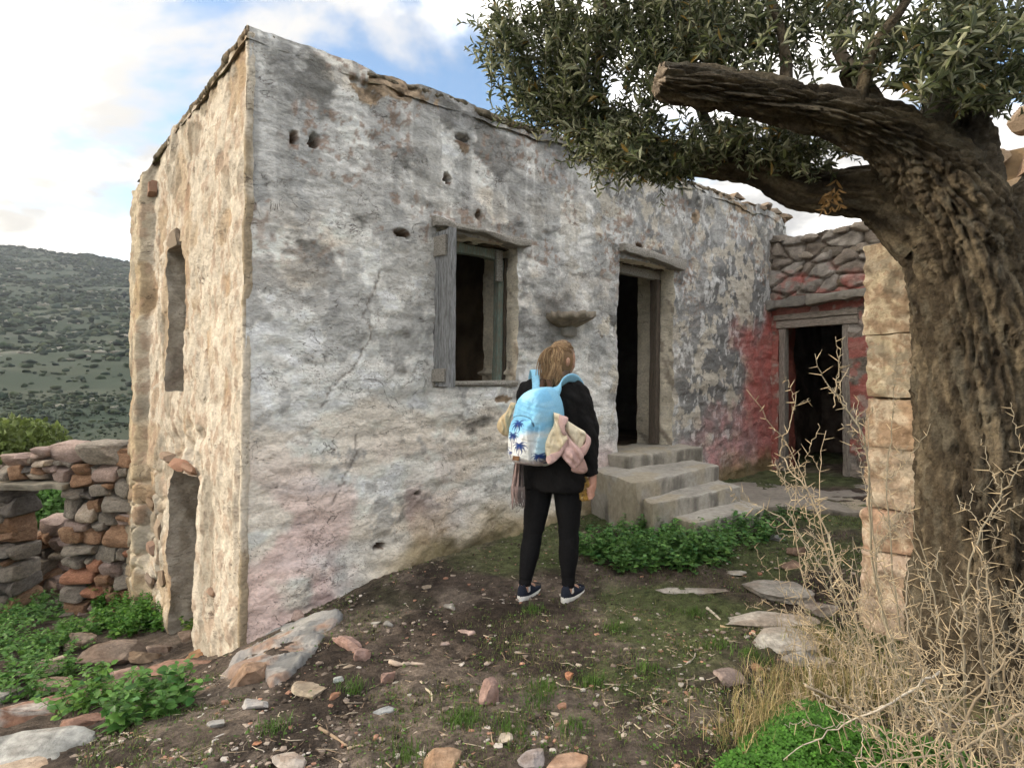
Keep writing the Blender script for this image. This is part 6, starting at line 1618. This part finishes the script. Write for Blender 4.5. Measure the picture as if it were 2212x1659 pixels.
# --- body: head, neck, torso, limbs and hands in one skin
B = Bag(); limbs(B, .93)
B.add(*loft([(hr, hf, .70, .10, .08), (hr, hf, .80, .165, .115), (hr, hf, .95, .14, .10), (nr - .01, nf_ - .01, 1.15, .145, .10), (nr, nf_ - .01, 1.28, .165, .095), (nr, nf_, 1.37, .09, .06)], 24))
B.add(*ctube([P4(neck0 - UP * .04, .058), P4(neck0 + UP * .02, .052), P4(neck1, .052), P4(hd_c - hd_f * .01, .05)], 18))
# head: ellipsoid with jaw, nose, brow and ear
V, F = ico(4); V = V.copy(); f_, r0, u_ = V[:, 1].copy(), V[:, 0].copy(), V[:, 2].copy()
jaw = sst(.1, -.9, u_); back = sst(.2, -.8, f_)
X = r0 * .074 * (1 - .26 * jaw); Yf = f_ * .096 * (1 - .12 * jaw) + .012 * jaw * (f_ > -.2); Z = u_ * .118
nose = np.exp(-((r0 / .16) ** 2) - (((u_ + .12) / .17) ** 2)) * (f_ > .3); Yf = Yf + .024 * nose
lips = np.exp(-((r0 / .25) ** 2) - (((u_ + .48) / .07) ** 2)) * (f_ > .3); Yf = Yf + .008 * lips
eyes = np.exp(-(((np.abs(r0) - .38) / .16) ** 2) - (((u_ - .06) / .10) ** 2)) * (f_ > .3); Yf = Yf - .012 * eyes
chin = np.exp(-((r0 / .3) ** 2) - (((u_ + .82) / .14) ** 2)) * (f_ > .1); Yf = Yf + .010 * chin
HV = hd_c + X[:, None] * hd_r + Yf[:, None] * hd_f + Z[:, None] * hd_u
B.add(HV, F)
for sg in (-1, 1):                                   # ears
    V2, F2 = ico(2); V2 = V2 * np.array([.010, .018, .031]); V2[:, 0] += .006 * sst(0, .018, np.abs(V2[:, 1])); B.add(hd_c + hd_r * (sg * .074) - hd_f * .008 - hd_u * .012 + V2[:, :1] * hd_r * sg + V2[:, 1:2] * (hd_f * .95 - hd_r * sg * .3) + V2[:, 2:] * hd_u, F2)
# arms and hands
B.add(*ctube([P4(shR, .05), P4(shR * .5 + elR * .5, .045), P4(elR, .038), P4(elR * .4 + wrR * .6, .034), P4(wrR, .026)], 16))
B.add(*ctube([P4(shL, .05), P4(shL * .5 + elL * .5, .045), P4(elL, .038), P4(elL * .4 + wrL * .6, .034), P4(wrL, .026)], 16))
ph_c = at(1262, 1056, 3.735)                          # centre of the phone
B.add(*ctube([P4(wrR, .025), P4(wrR * .5 + haR * .5 + RT * .003, .027), P4(haR + RT * .004, .028), P4(haR - UP * .03 + RT * .002, .020)], 16))
ph_u = np.array([-.13, .05, .99]); ph_u /= np.linalg.norm(ph_u); ph_r = np.array([.95, -.30, .13]); ph_r -= ph_u * ph_r.dot(ph_u); ph_r /= np.linalg.norm(ph_r); ph_n = np.cross(ph_u, ph_r)
for k in range(4):                                    # fingers close round the near side of the phone
    z = .022 - .021 * k; L = (.9, 1.0, .95, .8)[k]
    a = haR + ph_u * (z * .8 - .012) + RT * .010; b = ph_c + ph_r * (.043) + ph_u * (z - .012) - ph_n * .0; 
    c = ph_c + ph_r * .034 + ph_u * (z - .016) + np.array([0, -.020, 0]); d = ph_c + ph_r * (.034 - .024 * L) + ph_u * (z - .020) + np.array([0, -.019, 0])
    B.add(*ctube([P4(a, .0100), P4(b, .0096), P4(c, .0088), P4(d, .0072)], 10, 20))
B.add(*ctube([P4(haR + UP * .012, .0115), P4(ph_c + ph_r * .030 + ph_u * .030 + np.array([0, .018, 0]), .0100), P4(ph_c + ph_r * .012 + ph_u * .034 + np.array([0, .020, 0]), .0088), P4(ph_c - ph_r * .006 + ph_u * .032 + np.array([0, .019, 0]), .0078)], 10, 20))
B.add(*ctube([P4(wrL, .026), P4(wrL + np.array([.03, .03, -.01]), .03), P4(wrL + np.array([.06, .05, -.02]), .024)], 12))
for k in range(5):
    o_ = np.array([.055, .045, .02 - .018 * k]); q = wrL + o_; B.add(*ctube([P4(q - np.array([.02, .01, 0]), .010), P4(q + np.array([.02, .015, -.01]), .009), P4(q + np.array([.035, .01, -.025]), .0075)], 8, 14))
# feet under the shoes
for hl, ff in ((heelL, fL), (heelR, fR)):
    B.add(*ctube([P4(hl + ff * .065 + UP * .10, .036), P4(hl + ff * .06 + UP * .05, .036), P4(hl + ff * .12 + UP * .045, .034), P4(hl + ff * .21 + UP * .03, .022)], 14))
me, V = remesh(B, .0060, 3)
sk = np.zeros((len(V), 3)) + np.array([.50, .29, .20]); dd = (V - hd_c) @ hd_f
hand = np.linalg.norm(V - haR, axis=1) < .12; sk[hand] = (.55, .30, .22)
rel = V - hd_c; up_ = rel @ hd_u; rr_ = rel @ hd_r; inhead = np.linalg.norm(rel, axis=1) < .16
sk = lerp3(sk, (.52, .22, .17), (np.exp(-((up_ + .055) / .008) ** 2 - (rr_ / .022) ** 2) * (dd > .08)) * .8)
sk = lerp3(sk, (.10, .06, .04), np.exp(-((up_ - .026) / .006) ** 2 - ((np.abs(rr_) - .03) / .018) ** 2) * (dd > .05) * .8)
sk = lerp3(sk, (.03, .02, .02), np.exp(-((up_ - .008) / .005) ** 2 - ((np.abs(rr_) - .029) / .010) ** 2) * (dd > .05) * .9)
adopt(ob('body', set_mesh(me, V, sk, m_skin)), person)
# --- leggings
B = Bag(); limbs(B, 1.06); B.add(*loft([(hr, hf, .69, .09, .08), (hr, hf, .78, .180, .130), (hr, hf, .90, .165, .12), (hr, hf, 1.0, .12, .09)], 24))
me, V = remesh(B, .0065, 4)
kn = fbm(V[:, 0] * 14, V[:, 1] * 14, V[:, 2] * 38, 3, 951); w = np.maximum(np.exp(-((V[:, 2] - LK[2]) / .06) ** 2), np.exp(-((V[:, 2] - .13) / .05) ** 2)) + .25
nrm = np.zeros(len(V) * 3, np.float32); me.vertices.foreach_get('normal', nrm); nrm = nrm.reshape(-1, 3)
adopt(ob('leggings', set_mesh(me, V + nrm * (kn * .004 * w)[:, None], None, m_black2)), person)
# --- long sweater
B = Bag()
B.add(*loft([(hr, hf, .70, .195, .145), (hr, hf, .74, .200, .150), (hr, hf, .86, .200, .148), (hr, hf - .005, 1.0, .185, .135), (nr - .005, nf_ - .02, 1.14, .185, .13), (nr, nf_ - .03, 1.26, .195, .122), (nr, nf_ - .02, 1.335, .165, .095), (nr, nf_, 1.385, .085, .066), (nr, nf_ + .005, 1.405, .062, .056)], 40, 2.3))
B.add(*ctube([P4(shR - RT * .07 - UP * .01, .075), P4(shR - UP * .02, .074), P4(shR * .5 + elR * .5, .068), P4(elR, .062), P4(elR * .45 + wrR * .55, .056), P4(wrR + UP * .01, .046), P4(wrR - UP * .012, .043)], 20))
B.add(*ctube([P4(shL + RT * .07 - UP * .01, .075), P4(shL - UP * .02, .074), P4(shL * .5 + elL * .5, .066), P4(elL, .058), P4(elL * .45 + wrL * .55, .052), P4(wrL, .042)], 20))
me, V = remesh(B, .0065, 4)
nrm = np.zeros(len(V) * 3, np.float32); me.vertices.foreach_get('normal', nrm); nrm = nrm.reshape(-1, 3)
fold = fbm(V[:, 0] * 7, V[:, 1] * 7, V[:, 2] * 4.5, 4, 953) * .016 + fbm(V[:, 0] * 18 + V[:, 2] * 14, V[:, 1] * 18, V[:, 2] * 11, 3, 955) * .008
adopt(ob('sweater', set_mesh(me, V + nrm * fold[:, None], None, m_black)), person)
# --- trainers
m_sole = surf('white_sole', (.72, .71, .68), .6, .15, 60, .1, 80, .002); m_upper = surf('navy_mesh', (.020, .025, .042), .8, .3, 180, .3, 300, .002)
def shoe(heel, ff):
    rr = np.cross(ff, UP); sh = empty('trainer', tuple(heel)); adopt(sh, person); sh.parent = person; sh.matrix_parent_inverse = Matrix.Identity(4); sh.location = Vector(heel) - Vector(person.location)
    L = np.linspace(0, 1, 40); hw = .034 + .016 * sst(.2, .7, L) ; hw = hw * np.sqrt(np.clip(1 - ((L - .5) / .5) ** 6, 0, 1)); hw[0] = hw[-1] = .004
    def build(zs, ks, name, mat, lift=None):
        n = 32; rows = []
        for z, k in zip(zs, ks):
            th = np.linspace(0, 2 * np.pi, n, endpoint=False); l = .5 - .5 * np.cos(th); s_ = np.sign(np.sin(th)); w = np.interp(l, L, hw)
            zz = z(l) if callable(z) else z + 0 * l; kk = k(l) if callable(k) else k
            rows.append(heel + ((l - .02) * .285 * 1.0 + .0)[:, None] * ff + (s_ * w * kk)[:, None] * rr + (zz)[:, None] * UP)
        V = np.array(rows); m = len(rows); Vf = V.reshape(-1, 3); F = [grid_faces(n, m, True)]; q = len(Vf); Vf = np.vstack([Vf, V[0].mean(0), V[-1].mean(0)]); k = np.arange(n); k2 = (k + 1) % n
        F += [np.stack([k2, k, np.full(n, q)], 1), np.stack([(m - 1) * n + k, (m - 1) * n + k2, np.full(n, q + 1)], 1)]
        o = mk(name, Vf, F, mat, None, True); o.parent = sh; o.matrix_parent_inverse = Matrix.Translation(-Vector(heel)); return o
    z0 = -.012
    build([lambda l: z0 + .016 * sst(.7, 1, l) + .006 * sst(.12, 0, l), lambda l: z0 + .008 + .014 * sst(.7, 1, l), lambda l: z0 + .022 + .012 * sst(.35, 0, l) + .004 * sst(.7, 1, l), lambda l: z0 + .030 + .014 * sst(.35, 0, l)], [.92, 1.06, 1.06, .98], 'sole', m_sole)
    top = lambda l: z0 + .108 - .062 * sst(.28, .72, l) - .018 * sst(.75, 1, l)
    build([lambda l: z0 + .028 + .010 * sst(.35, 0, l), lambda l: z0 + .045 + .012 * sst(.35, 0, l), lambda l: .5 * top(l) + .5 * (z0 + .05), lambda l: .25 * (z0 + .05) + .75 * top(l), top], [1.0, 1.0, .90, .74, lambda l: .56 - .4 * sst(.35, .8, l)], 'upper', m_upper)
    V, F = tube(spline(np.array([AL if heel is heelL else AR, (AL if heel is heelL else AR) - UP * .03]), 6), np.full(6, .038), 16, False); o = mk('sock', V, F, m_sole, None, True); o.parent = sh; o.matrix_parent_inverse = Matrix.Translation(-Vector(heel))
shoe(heelL, fL); shoe(heelR, fR)
# --- hair: half tied back, the rest falling on the shoulders
rp = np.random.default_rng(5); HB = Bag()
gather = hd_c - hd_f * .098 + hd_u * .052 + hd_r * -.005
def skull(a, e, k=1.06):
    """point over the skull; a from back (0) round to the face (pi), e elevation"""
    d = np.array([math.sin(a) * math.cos(e), -math.cos(a) * math.cos(e), math.sin(e)])
    return hd_c + hd_r * d[0] * .076 * k + hd_f * d[1] * .098 * k + hd_u * d[2] * .119 * k
HC = [(.30, .185, .095), (.40, .265, .14), (.22, .13, .065), (.50, .35, .19), (.16, .095, .05)]
def strand(P, r=.0026):
    Q = spline(np.array(P), 8); Q += rp.normal(size=Q.shape) * .0018; V, F = tube(Q, np.concatenate([np.full(5, r), [r * .8, r * .6, r * .3]]), 4, False); HB.add(V, F, np.array(HC[rp.choice(5, p=[.34, .26, .2, .1, .1])]) * rp.uniform(.8, 1.2))
for i in range(620):                                  # swept from the hairline over the crown to the clip
    a = rp.uniform(-2.25, 2.25); e0 = rp.uniform(.15, 1.35)
    if abs(a) > 1.25 and e0 < .42: continue
    if abs(a) > 1.8 and e0 < .75: continue
    k = rp.uniform(1.03, 1.085); p0 = skull(a, e0, k); p1 = skull(a * .62, max(e0, .55) * .95 + .12, k + .02); p2 = skull(a * .25, .62, k + .02)
    strand([p0, p1, p2, gather + rp.normal(size=3) * .006], .0024)
for i in range(420):                                  # below the clip: hair falls straight down the back of the head
    a = rp.uniform(-1.5, 1.12); e0 = rp.uniform(-.1, .5); k = rp.uniform(1.03, 1.08); p0 = skull(a, e0, k)
    p1 = skull(a * 1.0, -.35, k + .03); end = p1 + np.array([0, -.03, 0]) * rp.random() - UP * rp.uniform(.06, .14) + np.array([rp.normal() * .012 - .012, 0, 0]) - hd_f * .012
    strand([p0, skull(a, (e0 - .35) / 2, k + .02), p1, end], .0025)
for i in range(260):                                  # the tail itself
    s0 = gather + rp.normal(size=3) * .007; sp = rp.normal(size=2)
    strand([s0, s0 - hd_f * .028 - UP * .02 + np.array([sp[0] * .008, 0, 0]), s0 - hd_f * .036 - UP * .085 + np.array([sp[0] * .015 - .004, -.008, 0]), s0 - hd_f * .02 - UP * rp.uniform(.13, .19) + np.array([sp[0] * .022 - .010, -.015 + sp[1] * .01, 0])], .0025)
V, F = ico(4); d1_ = V.copy(); cap = (d1_[:, 1] < .42) | (d1_[:, 2] > .55); cap &= d1_[:, 2] > -.62
HVc = hd_c + d1_[:, :1] * .0775 * hd_r + d1_[:, 1:2] * .0995 * hd_f + d1_[:, 2:] * .121 * hd_u; fm = cap[F].all(1); HB.add(HVc, F[fm], (.22, .135, .07))
m_hair = surf('dark_blond_hair', None, .5, .15, 30, 0, spec=.4)
adopt(HB.build('hair', m_hair, None), person)
V, F = rock_vf(3, 2, .7, 2, .02); adopt(mk('hair_clip', gather - hd_f * .008 + V[:, :1] * hd_r * .014 + V[:, 1:2] * hd_f * .006 + V[:, 2:] * hd_u * .008, F, surf('pale_clip', (.55, .47, .40), .4, .1), None, True), person)

# ------------------------------------------------------------------ backpack
bk_c = at(1147, 925, 3.62); bo = -FW * .94 + np.array([-.30, 0, 0]); bo[2] = -.06; bo /= np.linalg.norm(bo); br_ = np.cross(UP, bo); br_ /= np.linalg.norm(br_); bu = np.cross(bo, br_)
bu = bu + br_ * .12; bu /= np.linalg.norm(bu)
bag = empty('backpack', tuple(bk_c)); tag(bag, 'sky blue backpack with blue palm tree print on the back', 'backpack')
def crop5(cx, cy): return (1050 + cx * .2412) * .9831, (720 + cy * .2412) * .9831
# the side that lies towards the camera is +bo; br_ points to the right of the picture
if br_[0] < 0: br_ = -br_
def bloc(cx, cy):
    x, y = crop5(cx, cy); return (x - 1150) * .00276 / max(.75, br_[0]) + .05, -(y - 925) * .00276
nb = 150; U = np.linspace(-1, 1, nb); Wv = np.linspace(-1, 1, nb); UU, WW = np.meshgrid(U, Wv)
def dome(UU, WW):
    """map square to a rounded outline: narrower at the top"""
    half = .132 * (1 - .30 * sst(.25, 1.0, WW) - .05 * sst(-.4, -1, WW)); zz = WW * .235
    cr = np.sqrt(np.clip(1 - np.clip((np.abs(WW) - .55) / .45, 0, 1) ** 2.4 * .80, .0, 1)); half = half * cr
    x = UU * half
    edge = np.clip(1 - np.abs(UU) ** 5, 0, 1) ** .5 * np.clip(1 - np.abs(WW) ** 7, 0, 1) ** .5
    return x, zz, edge
bx, bz, be = dome(UU, WW)
pk_m = sst(.02, .06, .155 - np.abs((bx + .035) / .74)) * sst(.0, .03, .035 - bz) * sst(0, .02, bz + .215)
pock = np.clip(1 - ((bx + .028) / .096) ** 4, 0, 1) * np.clip(1 - ((bz + .085) / .135) ** 4, 0, 1); pock = np.sqrt(pock)
dep = .13 * be + .035 * pock + .006 * fbm(bx * 22, bz * 12, 0, 4, 961) + .004 * fbm(bx * 9 + bz * 30, bz * 9, 0, 3, 963)
tx, tz = bloc(540, 960); dep = dep - .02 * np.exp(-((bx - tx - .1 * (bz - tz)) / .010) ** 2) * sst(.12, .0, np.abs(bz - tz + .02))
front = bk_c + bx[..., None] * br_ + bz[..., None] * bu + (dep - .06)[..., None] * bo
col = np.zeros(bx.shape + (3,)) + np.array([.22, .52, .78]); col = lerp3(col, (.36, .64, .84), sst(-.2, .5, fbm(bx * 9, bz * 9, 0, 4, 965)))
col = lerp3(col, (.74, .76, .76), sst(.02, -.07, bz + .05 * fbm(bx * 12, bz * 12, 0, 4, 967) - .25 * (bx - .02))); col = lerp3(col, (.66, .52, .55), sst(-.15, -.20, bz + .02 * fbm(bx * 16, bz * 16, 0, 3, 968)) * .6)
col = lerp3(col, (.34, .62, .80), sst(.06, .11, bx) * sst(-.02, -.06, bz) * sst(-.2, -.16, bz) * .8)
pr = np.random.default_rng(8)
for (cx, cy, R) in [(405, 870, .052), (375, 975, .046), (440, 1065, .056), (305, 1115, .048), (560, 1160, .042), (590, 1235, .042), (300, 1040, .016), (360, 1130, .018)]:
    px, pz = bloc(cx, cy); dx, dz = bx - px, bz - pz; r = np.hypot(dx, dz) / R; an = np.arctan2(dz, dx)
    for k in range(8):
        a0 = -.55 + k * .605 + pr.uniform(-.12, .12); bend = (-1 if math.cos(a0) > 0 else 1) * .95 * r ** 1.5
        dev = (an - a0 - bend + np.pi) % (2 * np.pi) - np.pi; wdt = (.30 - .16 * r) * np.clip(1.15 - r, 0, 1) / np.maximum(r, .2)
        mk_ = sst(wdt, wdt * .55, np.abs(dev)) * sst(1.0, .9, r); col = lerp3(col, (.018, .05, .20), mk_ * .9)
    tr_ = sst(.004, .002, np.abs(dx - .12 * dz)) * (dz < 0) * sst(-2.0 * R, -1.6 * R, dz); col = lerp3(col, (.16, .12, .22), tr_ * .7)
zx = np.abs(np.hypot((bx + .028) / .099, (bz - .02) / .062) - 1); zipm = sst(.05, .02, zx) * (bz > .02); col = lerp3(col, (.03, .05, .09), zipm * .8)
m_cloth = surf('printed_canvas', None, .85, .10, 90, .35, 240, .002, spec=.15)
Fg = grid_faces(nb, nb); vis = (be[:-1, :-1] >= 0).ravel()
pan = adopt(mk('front_panel', front.reshape(-1, 3), Fg, m_cloth, None, True, col.reshape(-1, 3)), bag)
# sides and back: skirt from the outline to the wearer's back
ring = np.concatenate([np.stack([bx[0], bz[0]], 1), np.stack([bx[:, -1], bz[:, -1]], 1)[1:], np.stack([bx[-1][::-1], bz[-1][::-1]], 1)[1:], np.stack([bx[:, 0][::-1], bz[:, 0][::-1]], 1)[1:-1]]); ringd = np.concatenate([dep[0], dep[1:, -1], dep[-1][::-1][1:], dep[:, 0][::-1][1:-1]])
rows = []
for k in range(8):
    f = k / 7; sc_ = 1 + .03 * math.sin(math.pi * f); rows.append(bk_c + ring[:, :1] * sc_ * br_ + ring[:, 1:] * sc_ * bu + (ringd * (1 - f) + (-.09) * f - .06)[:, None] * bo)
RV_ = np.array(rows); nR = len(ring); Vr = np.vstack([RV_.reshape(-1, 3), RV_[-1].mean(0)[None]]); kk = np.arange(nR); Fr = [grid_faces(nR, 8, True), np.stack([7 * nR + kk, 7 * nR + (kk + 1) % nR, np.full(nR, 8 * nR)], 1)]
cr_ = np.zeros((len(Vr), 3)) + np.array([.26, .55, .78]); hz = (Vr - bk_c) @ bu; cr_ = lerp3(cr_, (.70, .72, .73), sst(-.05, -.13, hz)); adopt(mk('side_panel', Vr, Fr, m_cloth, None, True, cr_), bag)
def strap(pts, w, th, mat, name, side):
    P = spline(np.array(pts), 36); T, A, Bn = frames(P); S_ = np.asarray(side, float); Sd = S_ - T * (T @ S_)[:, None]; Sd /= np.linalg.norm(Sd, axis=1)[:, None]; Nn = np.cross(T, Sd)
    prof = [(-1, -1), (-.5, -1), (.5, -1), (1, -1), (1, 1), (.5, 1), (-.5, 1), (-1, 1)]
    V = np.stack([P + Sd * (a * w / 2) + Nn * (b * th / 2 * (.6 if abs(a) == 1 else 1)) for a, b in prof], 1).reshape(-1, 3); F = [grid_faces(8, 36, True)]
    return adopt(mk(name, V, F, mat, None, True), bag)
m_strap = surf('blue_strap', (.27, .56, .78), .85, .15, 60, .3, 160, .002)
topL = at(1158, 846, 3.66); topR = at(1196, 850, 3.64)
strap([topL - UP * .03, at(1158, 832, 3.72), at(1156, 806, 3.80), at(1152, 803, 3.90), at(1148, 840, 3.98), at(1150, 930, 4.02)], .048, .012, m_strap, 'shoulder_strap', RT)
strap([topR - UP * .03, at(1206, 836, 3.67), at(1228, 817, 3.72), at(1246, 822, 3.80), at(1256, 850, 3.92), at(1240, 930, 3.97)], .056, .012, m_strap, 'shoulder_strap', np.array([.55, .25, .62]))
m_leath = surf('brown_leather', (.085, .045, .028), .55, .25, 50, .3, 90, .003)
strap([at(1172, 848, 3.66), at(1171, 832, 3.69), at(1177, 822, 3.71), at(1186, 826, 3.70), at(1189, 848, 3.66)], .030, .006, m_leath, 'handle', RT * .6 + UP * .2 + FW * .8)
px, pz = bloc(415, 1172); gi = np.argmin((bx - px) ** 2 + (bz - pz) ** 2); pc = front.reshape(-1, 3)[gi] + bo * .006
V, F = box_vf((-.024, -.013, -.003), (.024, .013, .003)); adopt(mk('leather_patch', pc + V[:, :1] * br_ + V[:, 1:2] * (bu + br_ * .1) + V[:, 2:] * bo, F, surf('tan_leather', (.15, .075, .035), .6, .2), None, False), bag)

# ------------------------------------------------------------------ jacket stuffed behind the backpack
jack = empty('jacket', tuple(at(1225, 955, 3.6))); tag(jack, 'cream fleece jacket with pink lining bundled behind the backpack', 'jacket')
m_fl = surf('cream_fleece', None, .95, .12, 120, .6, 220, .004, spec=.1)
def puff(out, Y, th, col, name, parent, seed, wr=.017, tiltY=0.0):
    pts = np.array([at(*crop5(*p), Y + tiltY * (p[0] - 800) / 400.0) for p in out]); n = 120
    P = spline(np.vstack([pts, pts[:1]]), n + 1)[:-1]; c = P.mean(0); rows = []; R = 18
    for sgn in (-1, 1):
        rr = np.linspace(1, .02, R) if sgn < 0 else np.linspace(.02, 1, R)
        for k in rr:
            q = c + (P - c) * k; d = th * math.sqrt(max(0, 1 - k ** 2.6)) * sgn
            wv = wr * fbm(q[:, 0] * 16 + seed, q[:, 2] * 9, 0, 4, 971) * (1 - k ** 6) + .6 * wr * np.sin((q[:, 0] * .8 + q[:, 2] * .6) * 95 + 4 * fbm(q[:, 0] * 9, q[:, 2] * 9, 0, 2, 973)) * (1 - k ** 4)
            rows.append(q + np.array([0, 1.0, 0]) * (d + (wv if sgn < 0 else 0 * wv))[:, None])
    rows = rows[::-1] if False else rows
    V = np.array(rows); F = [grid_faces(n, len(rows), True)]; o = mk(name, V.reshape(-1, 3), F, m_fl, None, True, np.zeros((n * len(rows), 3)) + np.array(col)); return adopt(o, parent)
CR_ = (.80, .69, .50); PI_ = (.66, .45, .42)
puff([(815, 845), (900, 900), (985, 960), (970, 1050), (920, 1110), (850, 1030), (800, 930)], 3.585, .030, (.76, .68, .52), 'fleece_flap', jack, 2)
puff([(985, 960), (1028, 1010), (1020, 1080), (970, 1165), (925, 1110), (975, 1050)], 3.575, .014, PI_, 'pink_hem', jack, 3, .004)
puff([(790, 930), (850, 1020), (930, 1100), (965, 1180), (880, 1285), (820, 1240), (760, 1160), (790, 1060)], 3.56, .038, PI_, 'sleeve', jack, 4)
puff([(880, 1210), (950, 1170), (1000, 1290), (960, 1330), (880, 1320), (850, 1290)], 3.575, .024, (.40, .26, .23), 'sleeve_cuff', jack, 5, .005)
puff([(690, 770), (750, 790), (790, 830), (780, 900), (820, 1000), (800, 1060), (740, 1130), (650, 1190), (620, 1160), (610, 1060), (650, 960), (690, 880)], 3.55, .036, CR_, 'fleece_flap', jack, 1)
puff([(800, 1060), (825, 1005), (762, 1160), (655, 1245), (625, 1175), (740, 1120)], 3.535, .013, PI_, 'pink_hem', jack, 6, .004)
puff([(740, 790), (815, 815), (820, 850), (795, 900), (800, 980), (760, 960), (735, 880)], 3.53, .014, PI_, 'collar', jack, 7, .004)
puff([(300, 680), (345, 690), (330, 740), (300, 830), (290, 970), (230, 980), (175, 910), (195, 830), (260, 760)], 3.72, .034, (.74, .58, .36), 'fleece_sleeve', jack, 8)
# scarf hanging below the bag
scarf = empty('scarf', tuple(at(1120, 1050, 3.75))); tag(scarf, 'fringed pinkish grey scarf hanging below the backpack', 'scarf')
def scarf_build():
    n, m = 40, 26; V = []
    for j in range(n):
        f = j / (n - 1)
        for i in range(m):
            u = i / (m - 1); xl = 335 + (306 - 335) * f; xr = 412 + (424 - 412) * f; p = at(*crop5(xl + (xr - xl) * u, 1225 + 225 * f), 3.74); V.append(p + np.array([0, .014 * math.sin(u * 19 + f * 2) + .006 * math.sin(u * 43), 0]))
    V = np.array(V); uu = np.tile(np.linspace(0, 1, m), n); c = np.where((uu < .55)[:, None], np.array([.46, .33, .30]), np.array([.17, .14, .135])); c = c * (1 + .15 * fbm(V[:, 0] * 50, V[:, 2] * 50, 0, 3, 981))[:, None]
    V2 = V + np.array([0, .006, 0]); nV = len(V); F = grid_faces(m, n); adopt(mk('cloth', np.vstack([V, V2]), [F, F[:, ::-1] + nV], m_fl, None, True, np.vstack([c, c])), scarf)
    Bf = Bag()
    for i in range(46):
        u = i / 45; x0 = 306 + 118 * u; s = np.random.default_rng(i); p0 = at(*crop5(x0, 1445), 3.74); p1 = at(*crop5(x0 + s.normal() * 5, 1540), 3.74 + s.normal() * .006); p2 = at(*crop5(x0 + s.normal() * 9, 1600 + s.uniform(-20, 50)), 3.74 + s.normal() * .01)
        V, F = tube(spline(np.array([p0, p1, p2]), 7), np.linspace(.0030, .0018, 7), 5); Bf.add(V, F, (.44, .32, .29) if u < .55 else (.20, .165, .155))
    adopt(Bf.build('fringe', m_fl, None), scarf)
scarf_build()
# phone in a gold patterned case
V, F = box_vf((-.036, -.0055, -.074), (.036, .0055, .074)); bmv = bmesh.new(); 
for v in V: bmv.verts.new(v)
bmv.verts.ensure_lookup_table()
for f in F: bmv.faces.new([bmv.verts[i] for i in f])
bmesh.ops.bevel(bmv, geom=[e for e in bmv.edges if abs(e.verts[0].co.y - e.verts[1].co.y) > .005], offset=.009, segments=5, affect='EDGES'); bmesh.ops.bevel(bmv, geom=bmv.edges[:], offset=.0012, segments=2, affect='EDGES')
pme = bpy.data.meshes.new('phone_case'); bmv.to_mesh(pme); bmv.free()
m_gold = surf('gold_floral_case', (.42, .24, .035), .45, .35, 55, .5, 70, .003, tint=(.11, .055, .012), tscale=45, spec=.5, speck=((.62, .52, .32), 70, .60, .8)); pme.materials.append(m_gold)
pho = ob('phone', pme); pho.matrix_world = Matrix(((ph_r[0], ph_n[0], ph_u[0], ph_c[0]), (ph_r[1], ph_n[1], ph_u[1], ph_c[1]), (ph_r[2], ph_n[2], ph_u[2], ph_c[2]), (0, 0, 0, 1)))
tag(pho, 'phone in a gold floral case held at the hip', 'phone')
V, F = box_vf((-.010, -.0085, .040), (.018, -.0058, .066)); o = mk('camera_bump', V, F, surf('black_glass', (.01, .01, .01), .2, .1, spec=.5), pho, False)
# ------------------------------------------------------------------ the air over the valley
def haze():
    zs = np.array([v for v in GZ.ravel()]); zlo, zhi = float(zs.min()) - 1.0, float(zs.max()) + 12.0
    V, F = box_vf((-1510, -1510, zlo), (1510, 2610, max(zhi, 12.0)))
    m = bpy.data.materials.new('thin_haze'); m.use_nodes = True; nt = m.node_tree; nt.nodes.clear()
    o = nt.nodes.new('ShaderNodeOutputMaterial'); v = nt.nodes.new('ShaderNodeVolumePrincipled')
    v.inputs['Color'].default_value = (.80, .88, 1.0, 1); v.inputs['Density'].default_value = HAZE; v.inputs['Anisotropy'].default_value = .3
    nt.links.new(v.outputs[0], o.inputs['Volume'])
    b = mk('haze', V, F, m, None, False); tag(b, kind='stuff')
HAZE = .0003
haze()
